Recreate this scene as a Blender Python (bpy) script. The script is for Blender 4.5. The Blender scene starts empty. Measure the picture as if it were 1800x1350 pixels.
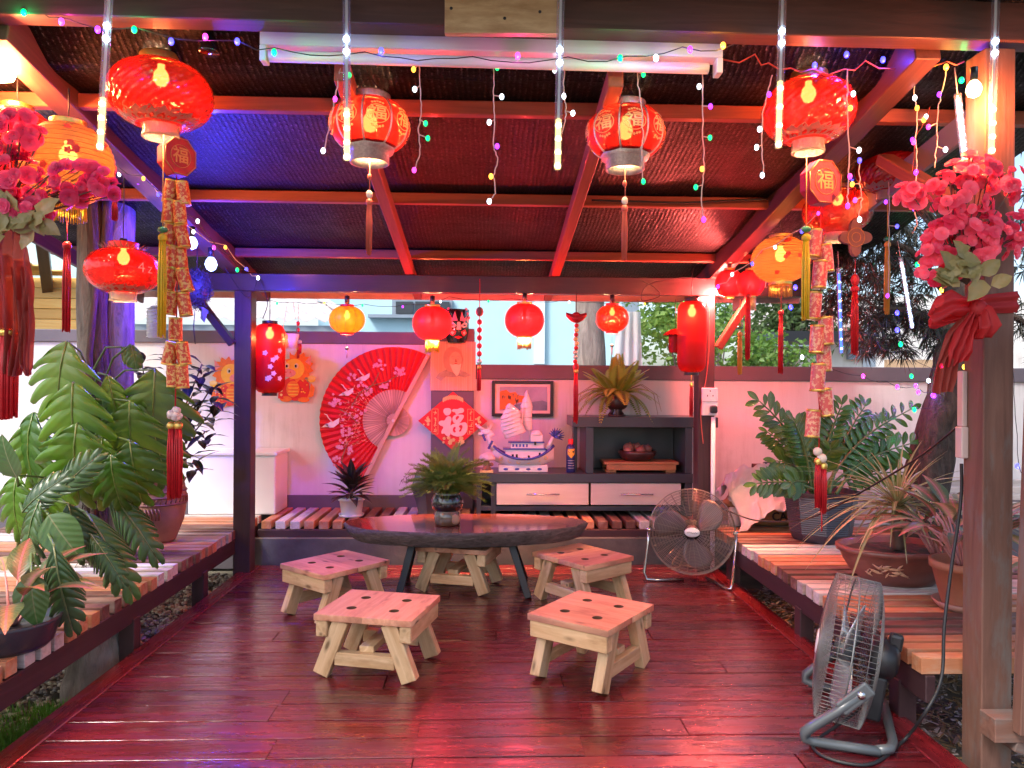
import bpy, bmesh, math, random
from mathutils import Vector, Matrix, noise

random.seed(11)
S = bpy.context.scene
COL = S.collection
R = math.radians
PI = math.pi

# ---------------------------------------------------------------- camera
FPX = 1300.0
EYE = Vector((0, 0, 1.35))
YAW, ROLL = R(1.94), R(0.35)
fw = Vector((math.sin(YAW), math.cos(YAW), 0))
r0 = Vector((math.cos(YAW), -math.sin(YAW), 0))
u0 = Vector((0, 0, 1))
rt = r0 * math.cos(ROLL) + u0 * math.sin(ROLL)
up = u0 * math.cos(ROLL) - r0 * math.sin(ROLL)
cd = bpy.data.cameras.new('camera')
cam = bpy.data.objects.new('camera', cd)
COL.objects.link(cam)
M = Matrix.Identity(4)
for i, a in enumerate((rt, up, -fw)):
    for k in range(3):
        M[k][i] = a[k]
M.translation = EYE
cam.matrix_world = M
cd.sensor_fit = 'HORIZONTAL'
cd.sensor_width = 36
cd.lens = 36 * FPX / 1800
cd.clip_start = 0.05
cd.clip_end = 500
S.camera = cam

# ---------------------------------------------------------------- world, sun, exposure
W = bpy.data.worlds.new('World')
S.world = W
W.use_nodes = True
nt = W.node_tree
sky = nt.nodes.new('ShaderNodeTexSky')
sky.sky_type = 'NISHITA'
sky.sun_disc = False
sky.sun_elevation = R(50)
sky.sun_rotation = R(229)
sky.dust_density = 3.0
sky.air_density = 1.0
sky.ozone_density = 1.5
nt.links.new(sky.outputs[0], nt.nodes['Background'].inputs[0])
nt.nodes['Background'].inputs[1].default_value = 0.14
sd = bpy.data.lights.new('sun', 'SUN')
sd.energy = 1.5
sd.angle = R(12)
sd.color = (1, .96, .9)
sun = bpy.data.objects.new('sun', sd)
COL.objects.link(sun)
# hazy sun, elevation 50 deg, from behind the camera's left shoulder
sun.rotation_euler = Vector((.755, .656, -1.19)).to_track_quat('-Z', 'Y').to_euler()
S.view_settings.view_transform = 'Standard'
S.view_settings.look = 'None'
S.view_settings.exposure = 1.4
S.view_settings.gamma = 1.0
S.view_settings.use_curve_mapping = False
S.render.engine = 'CYCLES'
cy = S.cycles
cy.use_denoising = True
cy.max_bounces = 8
cy.diffuse_bounces = 4
cy.glossy_bounces = 3
cy.transmission_bounces = 6
cy.transparent_max_bounces = 12
cy.sample_clamp_indirect = 4.0
cy.caustics_reflective = False
cy.caustics_refractive = False
cy.use_light_tree = True


def ray(px, py):
    return rt * ((px - 900) / FPX) - up * ((py - 675) / FPX) + fw


def at(px, py, Y):
    """the point of the plane y = Y that the photograph shows at a pixel"""
    d = ray(px, py)
    return EYE + d * (Y / d.y)


def atz(px, py, z):
    d = ray(px, py)
    return EYE + d * ((z - EYE.z) / d.z)


def U(a, b):
    return random.uniform(a, b)


# ---------------------------------------------------------------- objects
def tag(o, label=None, cat=None, group=None, kind=None):
    if label: o['label'] = label
    if cat: o['category'] = cat
    if group: o['group'] = group
    if kind: o['kind'] = kind
    return o


def thing(name, label, cat, loc=(0, 0, 0), rz=0, group=None):
    o = bpy.data.objects.new(name, None)
    COL.objects.link(o)
    o.empty_display_size = .05
    o.location = loc
    o.rotation_euler = (0, 0, rz)
    return tag(o, label, cat, group)


def inst(name, me, parent=None, loc=None, mw=None, rot=None, scale=None):
    o = bpy.data.objects.new(name, me)
    COL.objects.link(o)
    if parent: o.parent = parent
    if mw is not None:
        o.matrix_local = mw
    else:
        if loc is not None: o.location = loc
        if rot is not None: o.rotation_euler = rot
        if scale is not None: o.scale = (scale,) * 3 if isinstance(scale, (int, float)) else scale
    return o


def orient(p, d, upv=(0, 0, 1), s=1.0):
    """matrix with local Y along d, local Z near upv, origin p"""
    d = Vector(d).normalized()
    z = Vector(upv)
    x = d.cross(z)
    if x.length < 1e-4:
        x = d.cross(Vector((1, 0, .1)))
    x.normalize()
    z = x.cross(d)
    m = Matrix.Identity(4)
    for k in range(3):
        m[k][0] = x[k] * s; m[k][1] = d[k] * s; m[k][2] = z[k] * s; m[k][3] = p[k]
    return m


class MB:
    """collects geometry that becomes ONE mesh object"""
    def __init__(s):
        s.v = []; s.f = []; s.m = []; s.s = []

    def add(s, vs, fs, mat=0, smooth=False, X=None):
        n = len(s.v)
        for p in vs:
            p = Vector(p)
            s.v.append(tuple(X @ p) if X is not None else tuple(p))
        for f in fs:
            s.f.append(tuple(i + n for i in f)); s.m.append(mat); s.s.append(smooth)
        return s

    def box(s, c, size, mat=0, X=None):
        x, y, z = (a / 2 for a in size)
        vs = [(c[0] + i * x, c[1] + j * y, c[2] + k * z) for i in (-1, 1) for j in (-1, 1) for k in (-1, 1)]
        return s.add(vs, [(0, 1, 3, 2), (4, 6, 7, 5), (0, 4, 5, 1), (2, 3, 7, 6), (0, 2, 6, 4), (1, 5, 7, 3)], mat, False, X)

    def beam(s, a, b, w, h, mat=0, upv=(0, 0, 1)):
        a, b = Vector(a), Vector(b)
        m = orient((a + b) / 2, b - a, upv)
        return s.box((0, 0, 0), (w, (b - a).length, h), mat, m)

    def tube(s, pts, r, n=6, mat=0, closed=False, caps=True):
        pts = [Vector(p) for p in pts]
        N = len(pts)
        rs = r if isinstance(r, (list, tuple)) else [r] * N
        vs = []
        prev = None
        for i, p in enumerate(pts):
            if closed:
                t = pts[(i + 1) % N] - pts[i - 1]
            else:
                t = pts[min(i + 1, N - 1)] - pts[max(i - 1, 0)]
            if t.length < 1e-9: t = Vector((0, 0, 1))
            t.normalize()
            if prev is None:
                a = t.cross(Vector((0, 0, 1)))
                if a.length < 1e-3: a = t.cross(Vector((0, 1, 0)))
            else:
                a = prev - t * prev.dot(t)
                if a.length < 1e-6: a = t.cross(Vector((0, 0, 1)))
            a.normalize(); prev = a
            b = t.cross(a)
            for k in range(n):
                q = 2 * PI * k / n
                vs.append(p + (a * math.cos(q) + b * math.sin(q)) * rs[i])
        fs = []
        for i in range(N if closed else N - 1):
            j = (i + 1) % N
            for k in range(n):
                l = (k + 1) % n
                fs.append((i * n + k, i * n + l, j * n + l, j * n + k))
        if caps and not closed:
            fs.append(tuple(range(n))[::-1]); fs.append(tuple((N - 1) * n + k for k in range(n)))
        return s.add(vs, fs, mat, True)

    def lathe(s, prof, n=24, mat=0, X=None, smooth=True, mod=None, caps=False):
        """prof: (radius, z) pairs, bottom to top; mod(angle, index) scales the radius"""
        vs = []
        for i, (r, z) in enumerate(prof):
            for k in range(n):
                q = 2 * PI * k / n
                rr = r * (mod(q, i) if mod else 1)
                vs.append((rr * math.cos(q), rr * math.sin(q), z))
        fs = []
        for i in range(len(prof) - 1):
            for k in range(n):
                l = (k + 1) % n
                fs.append((i * n + k, i * n + l, (i + 1) * n + l, (i + 1) * n + k))
        if caps:
            fs.append(tuple(range(n))[::-1]); fs.append(tuple((len(prof) - 1) * n + k for k in range(n)))
        return s.add(vs, fs, mat, smooth, X)

    def ball(s, c, r, n=10, m=7, mat=0, X=None):
        sc = r if isinstance(r, (tuple, list)) else (r, r, r)
        prof = [(max(math.sin(PI * i / m), 1e-3), -math.cos(PI * i / m)) for i in range(m + 1)]
        Y = Matrix.Translation(c) @ Matrix.Diagonal((*sc, 1))
        return s.lathe(prof, n, mat, (X @ Y) if X is not None else Y)

    def prism(s, pts, z0, z1, mat=0, X=None, mat_side=None):
        n = len(pts)
        vs = [(p[0], p[1], z0) for p in pts] + [(p[0], p[1], z1) for p in pts]
        s.add(vs, [tuple(range(n))[::-1], tuple(range(n, 2 * n))], mat, False, X)
        return s.add(vs, [(i, (i + 1) % n, n + (i + 1) % n, n + i) for i in range(n)], mat if mat_side is None else mat_side, False, X)

    def mesh(s, name, mats):
        me = bpy.data.meshes.new(name)
        me.from_pydata(s.v, [], s.f)
        for m in (mats if isinstance(mats, (list, tuple)) else [mats]):
            me.materials.append(m)
        me.polygons.foreach_set('material_index', s.m)
        me.polygons.foreach_set('use_smooth', s.s)
        me.update()
        return me

    def build(s, name, mats, parent=None, loc=None, rot=None, mw=None, bevel=0, seg=2):
        o = inst(name, s.mesh(name, mats), parent, loc, mw, rot)
        if bevel:
            b = o.modifiers.new('bevel', 'BEVEL')
            b.width = bevel; b.segments = seg; b.limit_method = 'ANGLE'; b.angle_limit = R(40)
        return o


_bc = {}


def board(name, size, m, parent=None, loc=(0, 0, 0), rot=(0, 0, 0), ch=.003, mw=None):
    """a chamfered board whose grain runs along local X; equal boards share one mesh"""
    key = (tuple(round(a, 4) for a in size), m.name, ch)
    me = _bc.get(key)
    if me is None:
        bm = bmesh.new()
        bmesh.ops.create_cube(bm, size=1)
        bmesh.ops.scale(bm, vec=size, verts=bm.verts)
        bmesh.ops.bevel(bm, geom=bm.edges[:], offset=ch, segments=1, affect='EDGES')
        me = bpy.data.meshes.new(name)
        bm.to_mesh(me); bm.free()
        me.materials.append(m)
        _bc[key] = me
    return inst(name, me, parent, loc, mw, rot)


def text_mesh(txt, size, ext=.001, off=0.0, align='CENTER'):
    cu = bpy.data.curves.new('lettering', 'FONT')
    cu.body = txt
    cu.size = size
    cu.extrude = ext
    cu.offset = off
    cu.align_x = align
    cu.align_y = 'CENTER'
    cu.resolution_u = 3
    o = bpy.data.objects.new('lettering', cu)
    COL.objects.link(o)
    dg = bpy.context.evaluated_depsgraph_get()
    me = bpy.data.meshes.new_from_object(o.evaluated_get(dg))
    bpy.data.objects.remove(o)
    bpy.data.curves.remove(cu)
    return me


def holed_plate(outer, holes, ext):
    """flat plate (local XY) with round holes, as a mesh"""
    cu = bpy.data.curves.new('plate', 'CURVE')
    cu.dimensions = '2D'
    cu.fill_mode = 'BOTH'
    cu.extrude = ext
    cu.bevel_depth = .002
    def sp(pts):
        q = cu.splines.new('POLY')
        q.points.add(len(pts) - 1)
        for i, p in enumerate(pts): q.points[i].co = (p[0], p[1], 0, 1)
        q.use_cyclic_u = True
    sp(outer)
    for (hx, hy, hr) in holes:
        sp([(hx + hr * math.cos(2 * PI * k / 20), hy + hr * math.sin(2 * PI * k / 20)) for k in range(20)])
    o = bpy.data.objects.new('plate', cu)
    COL.objects.link(o)
    dg = bpy.context.evaluated_depsgraph_get()
    me = bpy.data.meshes.new_from_object(o.evaluated_get(dg))
    bpy.data.objects.remove(o)
    bpy.data.curves.remove(cu)
    return me


def poly_plate(polys, ext, smooth=True):
    """flat plate from outlines and holes (even-odd), rounded brush shapes"""
    cu = bpy.data.curves.new('plate', 'CURVE')
    cu.dimensions = '2D'; cu.fill_mode = 'BOTH'; cu.extrude = ext; cu.bevel_depth = ext * .6; cu.resolution_u = 3
    for pts in polys:
        q = cu.splines.new('BEZIER')
        q.bezier_points.add(len(pts) - 1)
        for i, p in enumerate(pts):
            b = q.bezier_points[i]; b.co = (p[0], p[1], 0); b.handle_left_type = b.handle_right_type = 'AUTO'
        q.use_cyclic_u = True
    o = bpy.data.objects.new('plate', cu)
    COL.objects.link(o)
    me = bpy.data.meshes.new_from_object(o.evaluated_get(bpy.context.evaluated_depsgraph_get()))
    bpy.data.objects.remove(o); bpy.data.curves.remove(cu)
    return me


def lamp(name, loc, col, watts, r=.03):
    l = bpy.data.lights.new(name, 'POINT')
    l.energy = watts * (4.0 if col[0] > .5 else .42); l.color = col; l.shadow_soft_size = r
    return l


def lamp_at(parent, loc, col, watts, r=.03):
    o = bpy.data.objects.new('lamp_light', lamp('lamp_light', loc, col, watts, r))
    COL.objects.link(o)
    if parent: o.parent = parent
    o.location = loc
    return o


# ---------------------------------------------------------------- materials
def newmat(name):
    m = bpy.data.materials.new(name)
    m.use_nodes = True
    t = m.node_tree
    return m, t, t.nodes['Principled BSDF']


def nd(t, typ, **kw):
    n = t.nodes.new(typ)
    for k, v in kw.items():
        setattr(n, k, v)
    return n


def ramp(t, fac, stops):
    n = nd(t, 'ShaderNodeValToRGB')
    el = n.color_ramp.elements
    while len(el) < len(stops): el.new(.5)
    for e, (p, c) in zip(el, stops):
        e.position = p
        e.color = (*c, 1) if len(c) == 3 else c
    t.links.new(fac, n.inputs[0])
    return n


def coords(t, scale=(1, 1, 1), rnd=True):
    tc = nd(t, 'ShaderNodeTexCoord')
    mp = nd(t, 'ShaderNodeMapping')
    mp.inputs['Scale'].default_value = scale
    if rnd:
        oi = nd(t, 'ShaderNodeObjectInfo')
        mu = nd(t, 'ShaderNodeMath', operation='MULTIPLY')
        mu.inputs[1].default_value = 37.0
        t.links.new(oi.outputs['Random'], mu.inputs[0])
        ad = nd(t, 'ShaderNodeVectorMath', operation='ADD')
        t.links.new(tc.outputs['Object'], ad.inputs[0])
        t.links.new(mu.outputs[0], ad.inputs[1])
        t.links.new(ad.outputs[0], mp.inputs[0])
    else:
        t.links.new(tc.outputs['Object'], mp.inputs[0])
    return mp


def noise_tex(t, vec, scale, detail=4, rough=.55, dist=0):
    n = nd(t, 'ShaderNodeTexNoise')
    n.inputs['Scale'].default_value = scale
    n.inputs['Detail'].default_value = detail
    n.inputs['Roughness'].default_value = rough
    n.inputs['Distortion'].default_value = dist
    t.links.new(vec, n.inputs['Vector'])
    return n


def bump(t, b, h, strength, dist=.01):
    n = nd(t, 'ShaderNodeBump')
    n.inputs['Strength'].default_value = strength
    n.inputs['Distance'].default_value = dist
    t.links.new(h, n.inputs['Height'])
    t.links.new(n.outputs[0], b.inputs['Normal'])
    return n


def mulcol(c, k):
    return tuple(min(1, a * k) for a in c)


def plain(name, col, rough=.5, metal=0.0, var=.18, scale=6, bmp=.15, bscale=60, coat=0, spec=.5):
    m, t, b = newmat(name)
    mp = coords(t)
    n = noise_tex(t, mp.outputs[0], scale, 5)
    rp = ramp(t, n.outputs['Fac'], [(.25, mulcol(col, 1 - var)), (.75, mulcol(col, 1 + var))])
    t.links.new(rp.outputs[0], b.inputs['Base Color'])
    b.inputs['Roughness'].default_value = rough
    b.inputs['Metallic'].default_value = metal
    b.inputs['Coat Weight'].default_value = coat
    b.inputs['Coat Roughness'].default_value = .08
    b.inputs['Specular IOR Level'].default_value = spec
    if bmp:
        n2 = noise_tex(t, mp.outputs[0], bscale, 3)
        bump(t, b, n2.outputs['Fac'], bmp, .004)
    return m


def wood(name, c1, c2, rough=.6, coat=0, grain=26, bmp=.35, rvar=.25, worn=None, croug=.1, spec=.4, knots=False, rmod=.0, scuff=None):
    """grain along local X; every board has its own tone and figure"""
    m, t, b = newmat(name)
    mp = coords(t, (1.3, grain, grain))
    n = noise_tex(t, mp.outputs[0], 1.0, 6, .62, 1.4)
    rp = ramp(t, n.outputs['Fac'], [(.28, c1), (.5, tuple((a + d) / 2 for a, d in zip(c1, c2))), (.72, c2)])
    col = rp.outputs[0]
    if worn:
        mp2 = coords(t, (1.2, 4, 4))
        n3 = noise_tex(t, mp2.outputs[0], 3.0, 5, .65)
        r3 = ramp(t, n3.outputs['Fac'], [(.5, (0, 0, 0)), (.68, (1, 1, 1))])
        mx = nd(t, 'ShaderNodeMixRGB')
        t.links.new(r3.outputs[0], mx.inputs[0]); t.links.new(col, mx.inputs[1])
        mx.inputs[2].default_value = (*worn, 1)
        col = mx.outputs[0]
    if knots:
        vo = nd(t, 'ShaderNodeTexVoronoi', feature='F1')
        mpk = coords(t, (4.5, 13, 13)); t.links.new(mpk.outputs[0], vo.inputs['Vector']); vo.inputs['Scale'].default_value = 1.0
        rk = ramp(t, vo.outputs['Distance'], [(.07, (1, 1, 1)), (.13, (.35, .35, .35)), (.2, (0, 0, 0))])
        mk = nd(t, 'ShaderNodeMixRGB'); t.links.new(rk.outputs[0], mk.inputs[0]); t.links.new(col, mk.inputs[1])
        mk.inputs[2].default_value = (*tuple(a * .38 for a in c1), 1); col = mk.outputs[0]
    if scuff:
        ns = noise_tex(t, coords(t, (3, 60, 60)).outputs[0], 1.0, 5, .7)
        rs_ = ramp(t, ns.outputs['Fac'], [(.62, (0, 0, 0)), (.72, (.7, .7, .7))])
        ms_ = nd(t, 'ShaderNodeMixRGB'); t.links.new(rs_.outputs[0], ms_.inputs[0]); t.links.new(col, ms_.inputs[1])
        ms_.inputs[2].default_value = (*scuff, 1); col = ms_.outputs[0]
    oi = nd(t, 'ShaderNodeObjectInfo')
    mr = nd(t, 'ShaderNodeMapRange')
    mr.inputs['To Min'].default_value = 1 - rvar
    mr.inputs['To Max'].default_value = 1 + rvar
    t.links.new(oi.outputs['Random'], mr.inputs['Value'])
    hs = nd(t, 'ShaderNodeHueSaturation')
    t.links.new(mr.outputs[0], hs.inputs['Value'])
    t.links.new(col, hs.inputs['Color'])
    t.links.new(hs.outputs[0], b.inputs['Base Color'])
    b.inputs['Roughness'].default_value = rough
    if rmod:
        mp4 = coords(t, (2.0, 9, 9))
        n4 = noise_tex(t, mp4.outputs[0], 2.2, 5, .6)
        m4 = nd(t, 'ShaderNodeMapRange')
        m4.inputs['From Min'].default_value = .3; m4.inputs['From Max'].default_value = .7
        m4.inputs['To Min'].default_value = max(.03, rough - rmod); m4.inputs['To Max'].default_value = rough + rmod
        t.links.new(n4.outputs['Fac'], m4.inputs['Value'])
        t.links.new(m4.outputs[0], b.inputs['Roughness'])
    b.inputs['Coat Weight'].default_value = coat
    b.inputs['Coat Roughness'].default_value = croug
    b.inputs['Specular IOR Level'].default_value = spec
    bn = bump(t, b, n.outputs['Fac'], bmp, .004)
    if coat:
        t.links.new(bn.outputs[0], b.inputs['Coat Normal'])
    return m


def glow(name, col, strength):
    m, t, b = newmat(name)
    b.inputs['Base Color'].default_value = (*mulcol(col, .8), 1)
    b.inputs['Emission Color'].default_value = (*col, 1)
    b.inputs['Emission Strength'].default_value = strength * .8
    b.inputs['Roughness'].default_value = .3
    m.cycles.emission_sampling = 'NONE' if strength < 6 else 'AUTO'
    return m


def shell(name, col, trans=.3, tl=.6, rough=.25, pattern=None, col2=None, pscale=(20, 20, 20), bmp=0.0, coat=.5, tcol=None, tlc=None):
    """thin skin of a lantern: part see-through (tinted), part diffusely transmitting, with a gloss coat"""
    m, t, b = newmat(name)
    out = t.nodes['Material Output']
    cl = None
    mp = coords(t, pscale, False)
    if pattern == 'diamond':
        w1 = nd(t, 'ShaderNodeTexVoronoi', feature='F1')
        w1.inputs['Scale'].default_value = 1.0
        t.links.new(mp.outputs[0], w1.inputs['Vector'])
        h = w1.outputs['Distance']
    elif pattern == 'ribs':
        sx = nd(t, 'ShaderNodeSeparateXYZ')
        t.links.new(mp.outputs[0], sx.inputs[0])
        s1 = nd(t, 'ShaderNodeMath', operation='SINE')
        t.links.new(sx.outputs['Z'], s1.inputs[0])
        h = s1.outputs[0]
    else:
        n = noise_tex(t, mp.outputs[0], 1.0, 3)
        h = n.outputs['Fac']
    if col2:
        rp = ramp(t, h, [(.35, col), (.6, col2)] if pattern != 'ribs' else [(.0, col2), (.16, col)])
        cl = rp.outputs[0]
    def setc(sock, c=col):
        if cl: t.links.new(cl, sock)
        else: sock.default_value = (*c, 1)
    setc(b.inputs['Base Color'])
    b.inputs['Roughness'].default_value = rough
    b.inputs['Coat Weight'].default_value = coat
    if bmp:
        bump(t, b, h, bmp, .006)
    tr = nd(t, 'ShaderNodeBsdfTranslucent')
    if tlc is None: setc(tr.inputs[0])
    else:
        tr.inputs[0].default_value = (*tlc, 1)
        if cl:
            mk = nd(t, 'ShaderNodeMixRGB', blend_type='MULTIPLY'); mk.inputs[0].default_value = 1
            t.links.new(cl, mk.inputs[1]); mk.inputs[2].default_value = (*tlc, 1); t.links.new(mk.outputs[0], tr.inputs[0])
    tp = nd(t, 'ShaderNodeBsdfTransparent')
    tp.inputs[0].default_value = (*(tcol or col), 1)
    m1 = nd(t, 'ShaderNodeMixShader'); m1.inputs[0].default_value = tl
    t.links.new(b.outputs[0], m1.inputs[1]); t.links.new(tr.outputs[0], m1.inputs[2])
    m2 = nd(t, 'ShaderNodeMixShader'); m2.inputs[0].default_value = trans
    t.links.new(m1.outputs[0], m2.inputs[1]); t.links.new(tp.outputs[0], m2.inputs[2])
    t.links.new(m2.outputs[0], out.inputs[0])
    return m


def leafmat(name, c1, c2, rib=None, tl=.25, rough=.32, ribw=.004, vein=40, coat=.25, edge=None, ew=.03, spots=None):
    """leaf: midrib along local Y at x = 0, side veins, tone per leaf, light shining through"""
    m, t, b = newmat(name)
    out = t.nodes['Material Output']
    tc = nd(t, 'ShaderNodeTexCoord')
    mp = coords(t, (7, 7, 7))
    n = noise_tex(t, mp.outputs[0], 1.5, 4)
    oi = nd(t, 'ShaderNodeObjectInfo')
    ad = nd(t, 'ShaderNodeMath', operation='ADD')
    mu = nd(t, 'ShaderNodeMath', operation='MULTIPLY'); mu.inputs[1].default_value = .6
    t.links.new(oi.outputs['Random'], mu.inputs[0])
    t.links.new(mu.outputs[0], ad.inputs[0]); 
    mu2 = nd(t, 'ShaderNodeMath', operation='MULTIPLY'); mu2.inputs[1].default_value = .6
    t.links.new(n.outputs['Fac'], mu2.inputs[0]); t.links.new(mu2.outputs[0], ad.inputs[1])
    rp = ramp(t, ad.outputs[0], [(.25, c1), (.85, c2)])
    col = rp.outputs[0]
    sx = nd(t, 'ShaderNodeSeparateXYZ')
    t.links.new(tc.outputs['Object'], sx.inputs[0])
    ab = nd(t, 'ShaderNodeMath', operation='ABSOLUTE')
    t.links.new(sx.outputs['X'], ab.inputs[0])
    if edge:
        g = nd(t, 'ShaderNodeMapRange'); g.inputs['From Min'].default_value = ew * .35; g.inputs['From Max'].default_value = ew
        n5 = noise_tex(t, tc.outputs['Object'], 60, 3)
        a5 = nd(t, 'ShaderNodeMath', operation='MULTIPLY_ADD'); a5.inputs[1].default_value = ew * 1.2; 
        t.links.new(n5.outputs['Fac'], a5.inputs[0]); t.links.new(ab.outputs[0], a5.inputs[2])
        sb = nd(t, 'ShaderNodeMath', operation='SUBTRACT'); sb.inputs[1].default_value = ew * .5
        t.links.new(a5.outputs[0], sb.inputs[0])
        t.links.new(sb.outputs[0], g.inputs['Value'])
        mx = nd(t, 'ShaderNodeMixRGB'); t.links.new(g.outputs[0], mx.inputs[0]); t.links.new(col, mx.inputs[1])
        mx.inputs[2].default_value = (*edge, 1); col = mx.outputs[0]
    if rib:
        lt = nd(t, 'ShaderNodeMath', operation='LESS_THAN'); lt.inputs[1].default_value = ribw
        t.links.new(ab.outputs[0], lt.inputs[0])
        mx = nd(t, 'ShaderNodeMixRGB'); t.links.new(lt.outputs[0], mx.inputs[0]); t.links.new(col, mx.inputs[1])
        mx.inputs[2].default_value = (*rib, 1); col = mx.outputs[0]
    t.links.new(col, b.inputs['Base Color'])
    b.inputs['Roughness'].default_value = rough
    b.inputs['Coat Weight'].default_value = coat
    b.inputs['Coat Roughness'].default_value = .2
    # side veins as relief
    v = nd(t, 'ShaderNodeMath', operation='MULTIPLY_ADD'); v.inputs[1].default_value = -.9
    t.links.new(ab.outputs[0], v.inputs[0]); t.links.new(sx.outputs['Y'], v.inputs[2])
    v2 = nd(t, 'ShaderNodeMath', operation='MULTIPLY'); v2.inputs[1].default_value = vein * 6.28
    t.links.new(v.outputs[0], v2.inputs[0])
    v3 = nd(t, 'ShaderNodeMath', operation='SINE'); t.links.new(v2.outputs[0], v3.inputs[0])
    bump(t, b, v3.outputs[0], .25, .002)
    tr = nd(t, 'ShaderNodeBsdfTranslucent')
    br = nd(t, 'ShaderNodeHueSaturation'); br.inputs['Value'].default_value = 1.6; br.inputs['Hue'].default_value = .48
    t.links.new(col, br.inputs['Color']); t.links.new(br.outputs[0], tr.inputs[0])
    ms = nd(t, 'ShaderNodeMixShader'); ms.inputs[0].default_value = tl
    t.links.new(b.outputs[0], ms.inputs[1]); t.links.new(tr.outputs[0], ms.inputs[2])
    t.links.new(ms.outputs[0], out.inputs[0])
    return m


def bark(name, c1, c2, scale=(14, 14, 3), bmp=1.0):
    m, t, b = newmat(name)
    mp = coords(t, scale, False)
    n = noise_tex(t, mp.outputs[0], 1.6, 8, .65, .8)
    rp = ramp(t, n.outputs['Fac'], [(.3, c1), (.7, c2)])
    t.links.new(rp.outputs[0], b.inputs['Base Color'])
    b.inputs['Roughness'].default_value = .9
    bump(t, b, n.outputs['Fac'], bmp, .03)
    return m
# ---------------------------------------------------------------- the palette
m_deck = wood('deck_varnish', (.046, .003, .0055), (.16, .010, .015), .27, .9, 22, .7, .3, None, .10, .5, rmod=.16, scuff=(.14, .035, .035))
m_sl_orange = wood('slat_orange', (.40, .135, .055), (.56, .25, .13), .6, 0, 24, .4, .2, (.5, .33, .22))
m_sl_white = wood('slat_white', (.42, .36, .33), (.66, .60, .55), .75, 0, 24, .5, .15, (.34, .26, .22))
m_sl_dark = wood('slat_brown', (.10, .040, .030), (.21, .09, .065), .65, 0, 24, .5, .25, (.24, .16, .13))
m_post = wood('post_paint', (.040, .018, .018), (.075, .035, .035), .5, .1, 14, .25, .15)
m_beam = wood('beam_stain', (.060, .026, .020), (.115, .05, .038), .55, .05, 20, .3, .15)
m_frontpost = wood('weathered_post', (.105, .048, .034), (.19, .095, .068), .7, 0, 16, .6, .12, (.13, .11, .10))
m_rafter = wood('rafter_stain', (.22, .055, .030), (.36, .10, .05), .55, .1, 20, .3, .2)
m_rafter_dark = wood('rafter_dark_stain', (.065, .026, .022), (.12, .05, .035), .55, .1, 20, .3, .15)
m_pine = wood('pine', (.50, .29, .13), (.74, .52, .30), .55, 0, 18, .5, .16, (.42, .24, .11), knots=True)
m_pine_top = wood('pine_seat', (.58, .24, .13), (.75, .40, .25), .5, .1, 16, .4, .14, (.47, .20, .12), knots=True)
m_clad = wood('pine_cladding', (.74, .38, .07), (.85, .56, .17), .5, .15, 12, .2, .18)
m_rail = wood('rail_paint', (.040, .018, .022), (.065, .03, .035), .5, .1, 12, .25, .1)
m_wall, _t, _b = newmat('wall_paint')
_mp = coords(_t, (1, 1, 1), False)
_n1 = noise_tex(_t, coords(_t, (5, 5, .35), False).outputs[0], 1.6, 6, .7)
_n2 = noise_tex(_t, _mp.outputs[0], 1.3, 5, .6)
_mm = nd(_t, 'ShaderNodeMath', operation='MULTIPLY'); _t.links.new(_n1.outputs['Fac'], _mm.inputs[0]); _t.links.new(_n2.outputs['Fac'], _mm.inputs[1])
_r = ramp(_t, _mm.outputs[0], [(.12, (.50, .47, .44)), (.22, (.66, .64, .62)), (.36, (.72, .70, .68))])
_t.links.new(_r.outputs[0], _b.inputs['Base Color'])
_b.inputs['Roughness'].default_value = .75
bump(_t, _b, noise_tex(_t, _mp.outputs[0], 70, 4).outputs['Fac'], .25, .004)
m_cap = plain('cap_paint', (.125, .105, .125), .6, 0, .12, 5, .2, 80)
m_conc = plain('concrete', (.10, .11, .10), .9, 0, .3, 6, .5, 50)
m_house = plain('house_paint', (.42, .64, .72), .8, 0, .05, 2, .1, 60)
m_house2 = plain('pale_house_paint', (.66, .72, .76), .8, 0, .05, 2, .1, 60)
m_htrim = plain('house_trim', (.22, .27, .33), .6, 0, .08, 4, .05)
m_white = plain('white_plastic', (.78, .77, .76), .35, 0, .03, 6, .02)
m_enamel = plain('white_enamel', (.74, .73, .70), .3, 0, .05, 3, .03, 50, .2)
m_tile = plain('roof_tile', (.50, .46, .46), .7, 0, .2, 20, .2)
m_redtile = plain('red_roof_tile', (.30, .13, .11), .7, 0, .25, 20, .2)
m_slate = plain('slate_lacquer', (.040, .046, .055), .35, 0, .15, 3, .05, 50, .2)
m_drawer = wood('drawer_front', (.62, .50, .40), (.72, .60, .50), .4, .2, 8, .08, .03)
m_black = plain('black_plastic', (.015, .015, .018), .4, 0, .1, 6, .05)
m_blackrub = plain('black_cable', (.012, .012, .014), .5, 0, .1, 6, .0)
m_grey = plain('grey_enamel', (.075, .085, .09), .35, 0, .1, 6, .05, 50, .3)
m_chrome = plain('chrome', (.65, .64, .62), .22, 1, .05, 6, .0)
m_gold = plain('gold_foil', (.75, .48, .12), .3, .9, .2, 60, .4, 200)
m_silver = plain('silver_foil', (.62, .60, .56), .3, .85, .25, 90, .5, 250)
m_redpaper = plain('red_paper', (.62, .018, .022), .55, 0, .12, 14, .1)
m_redsilk = plain('red_silk', (.55, .012, .02), .45, 0, .2, 30, .2, 300)
m_yellowsilk = plain('yellow_silk', (.75, .50, .02), .5, 0, .15, 30, .2, 300)
m_orangesilk = plain('orange_silk', (.70, .33, .05), .5, 0, .15, 30, .2, 300)
m_goldprint = plain('gold_print', (.80, .56, .22), .4, .3, .1, 40, .05)
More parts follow.
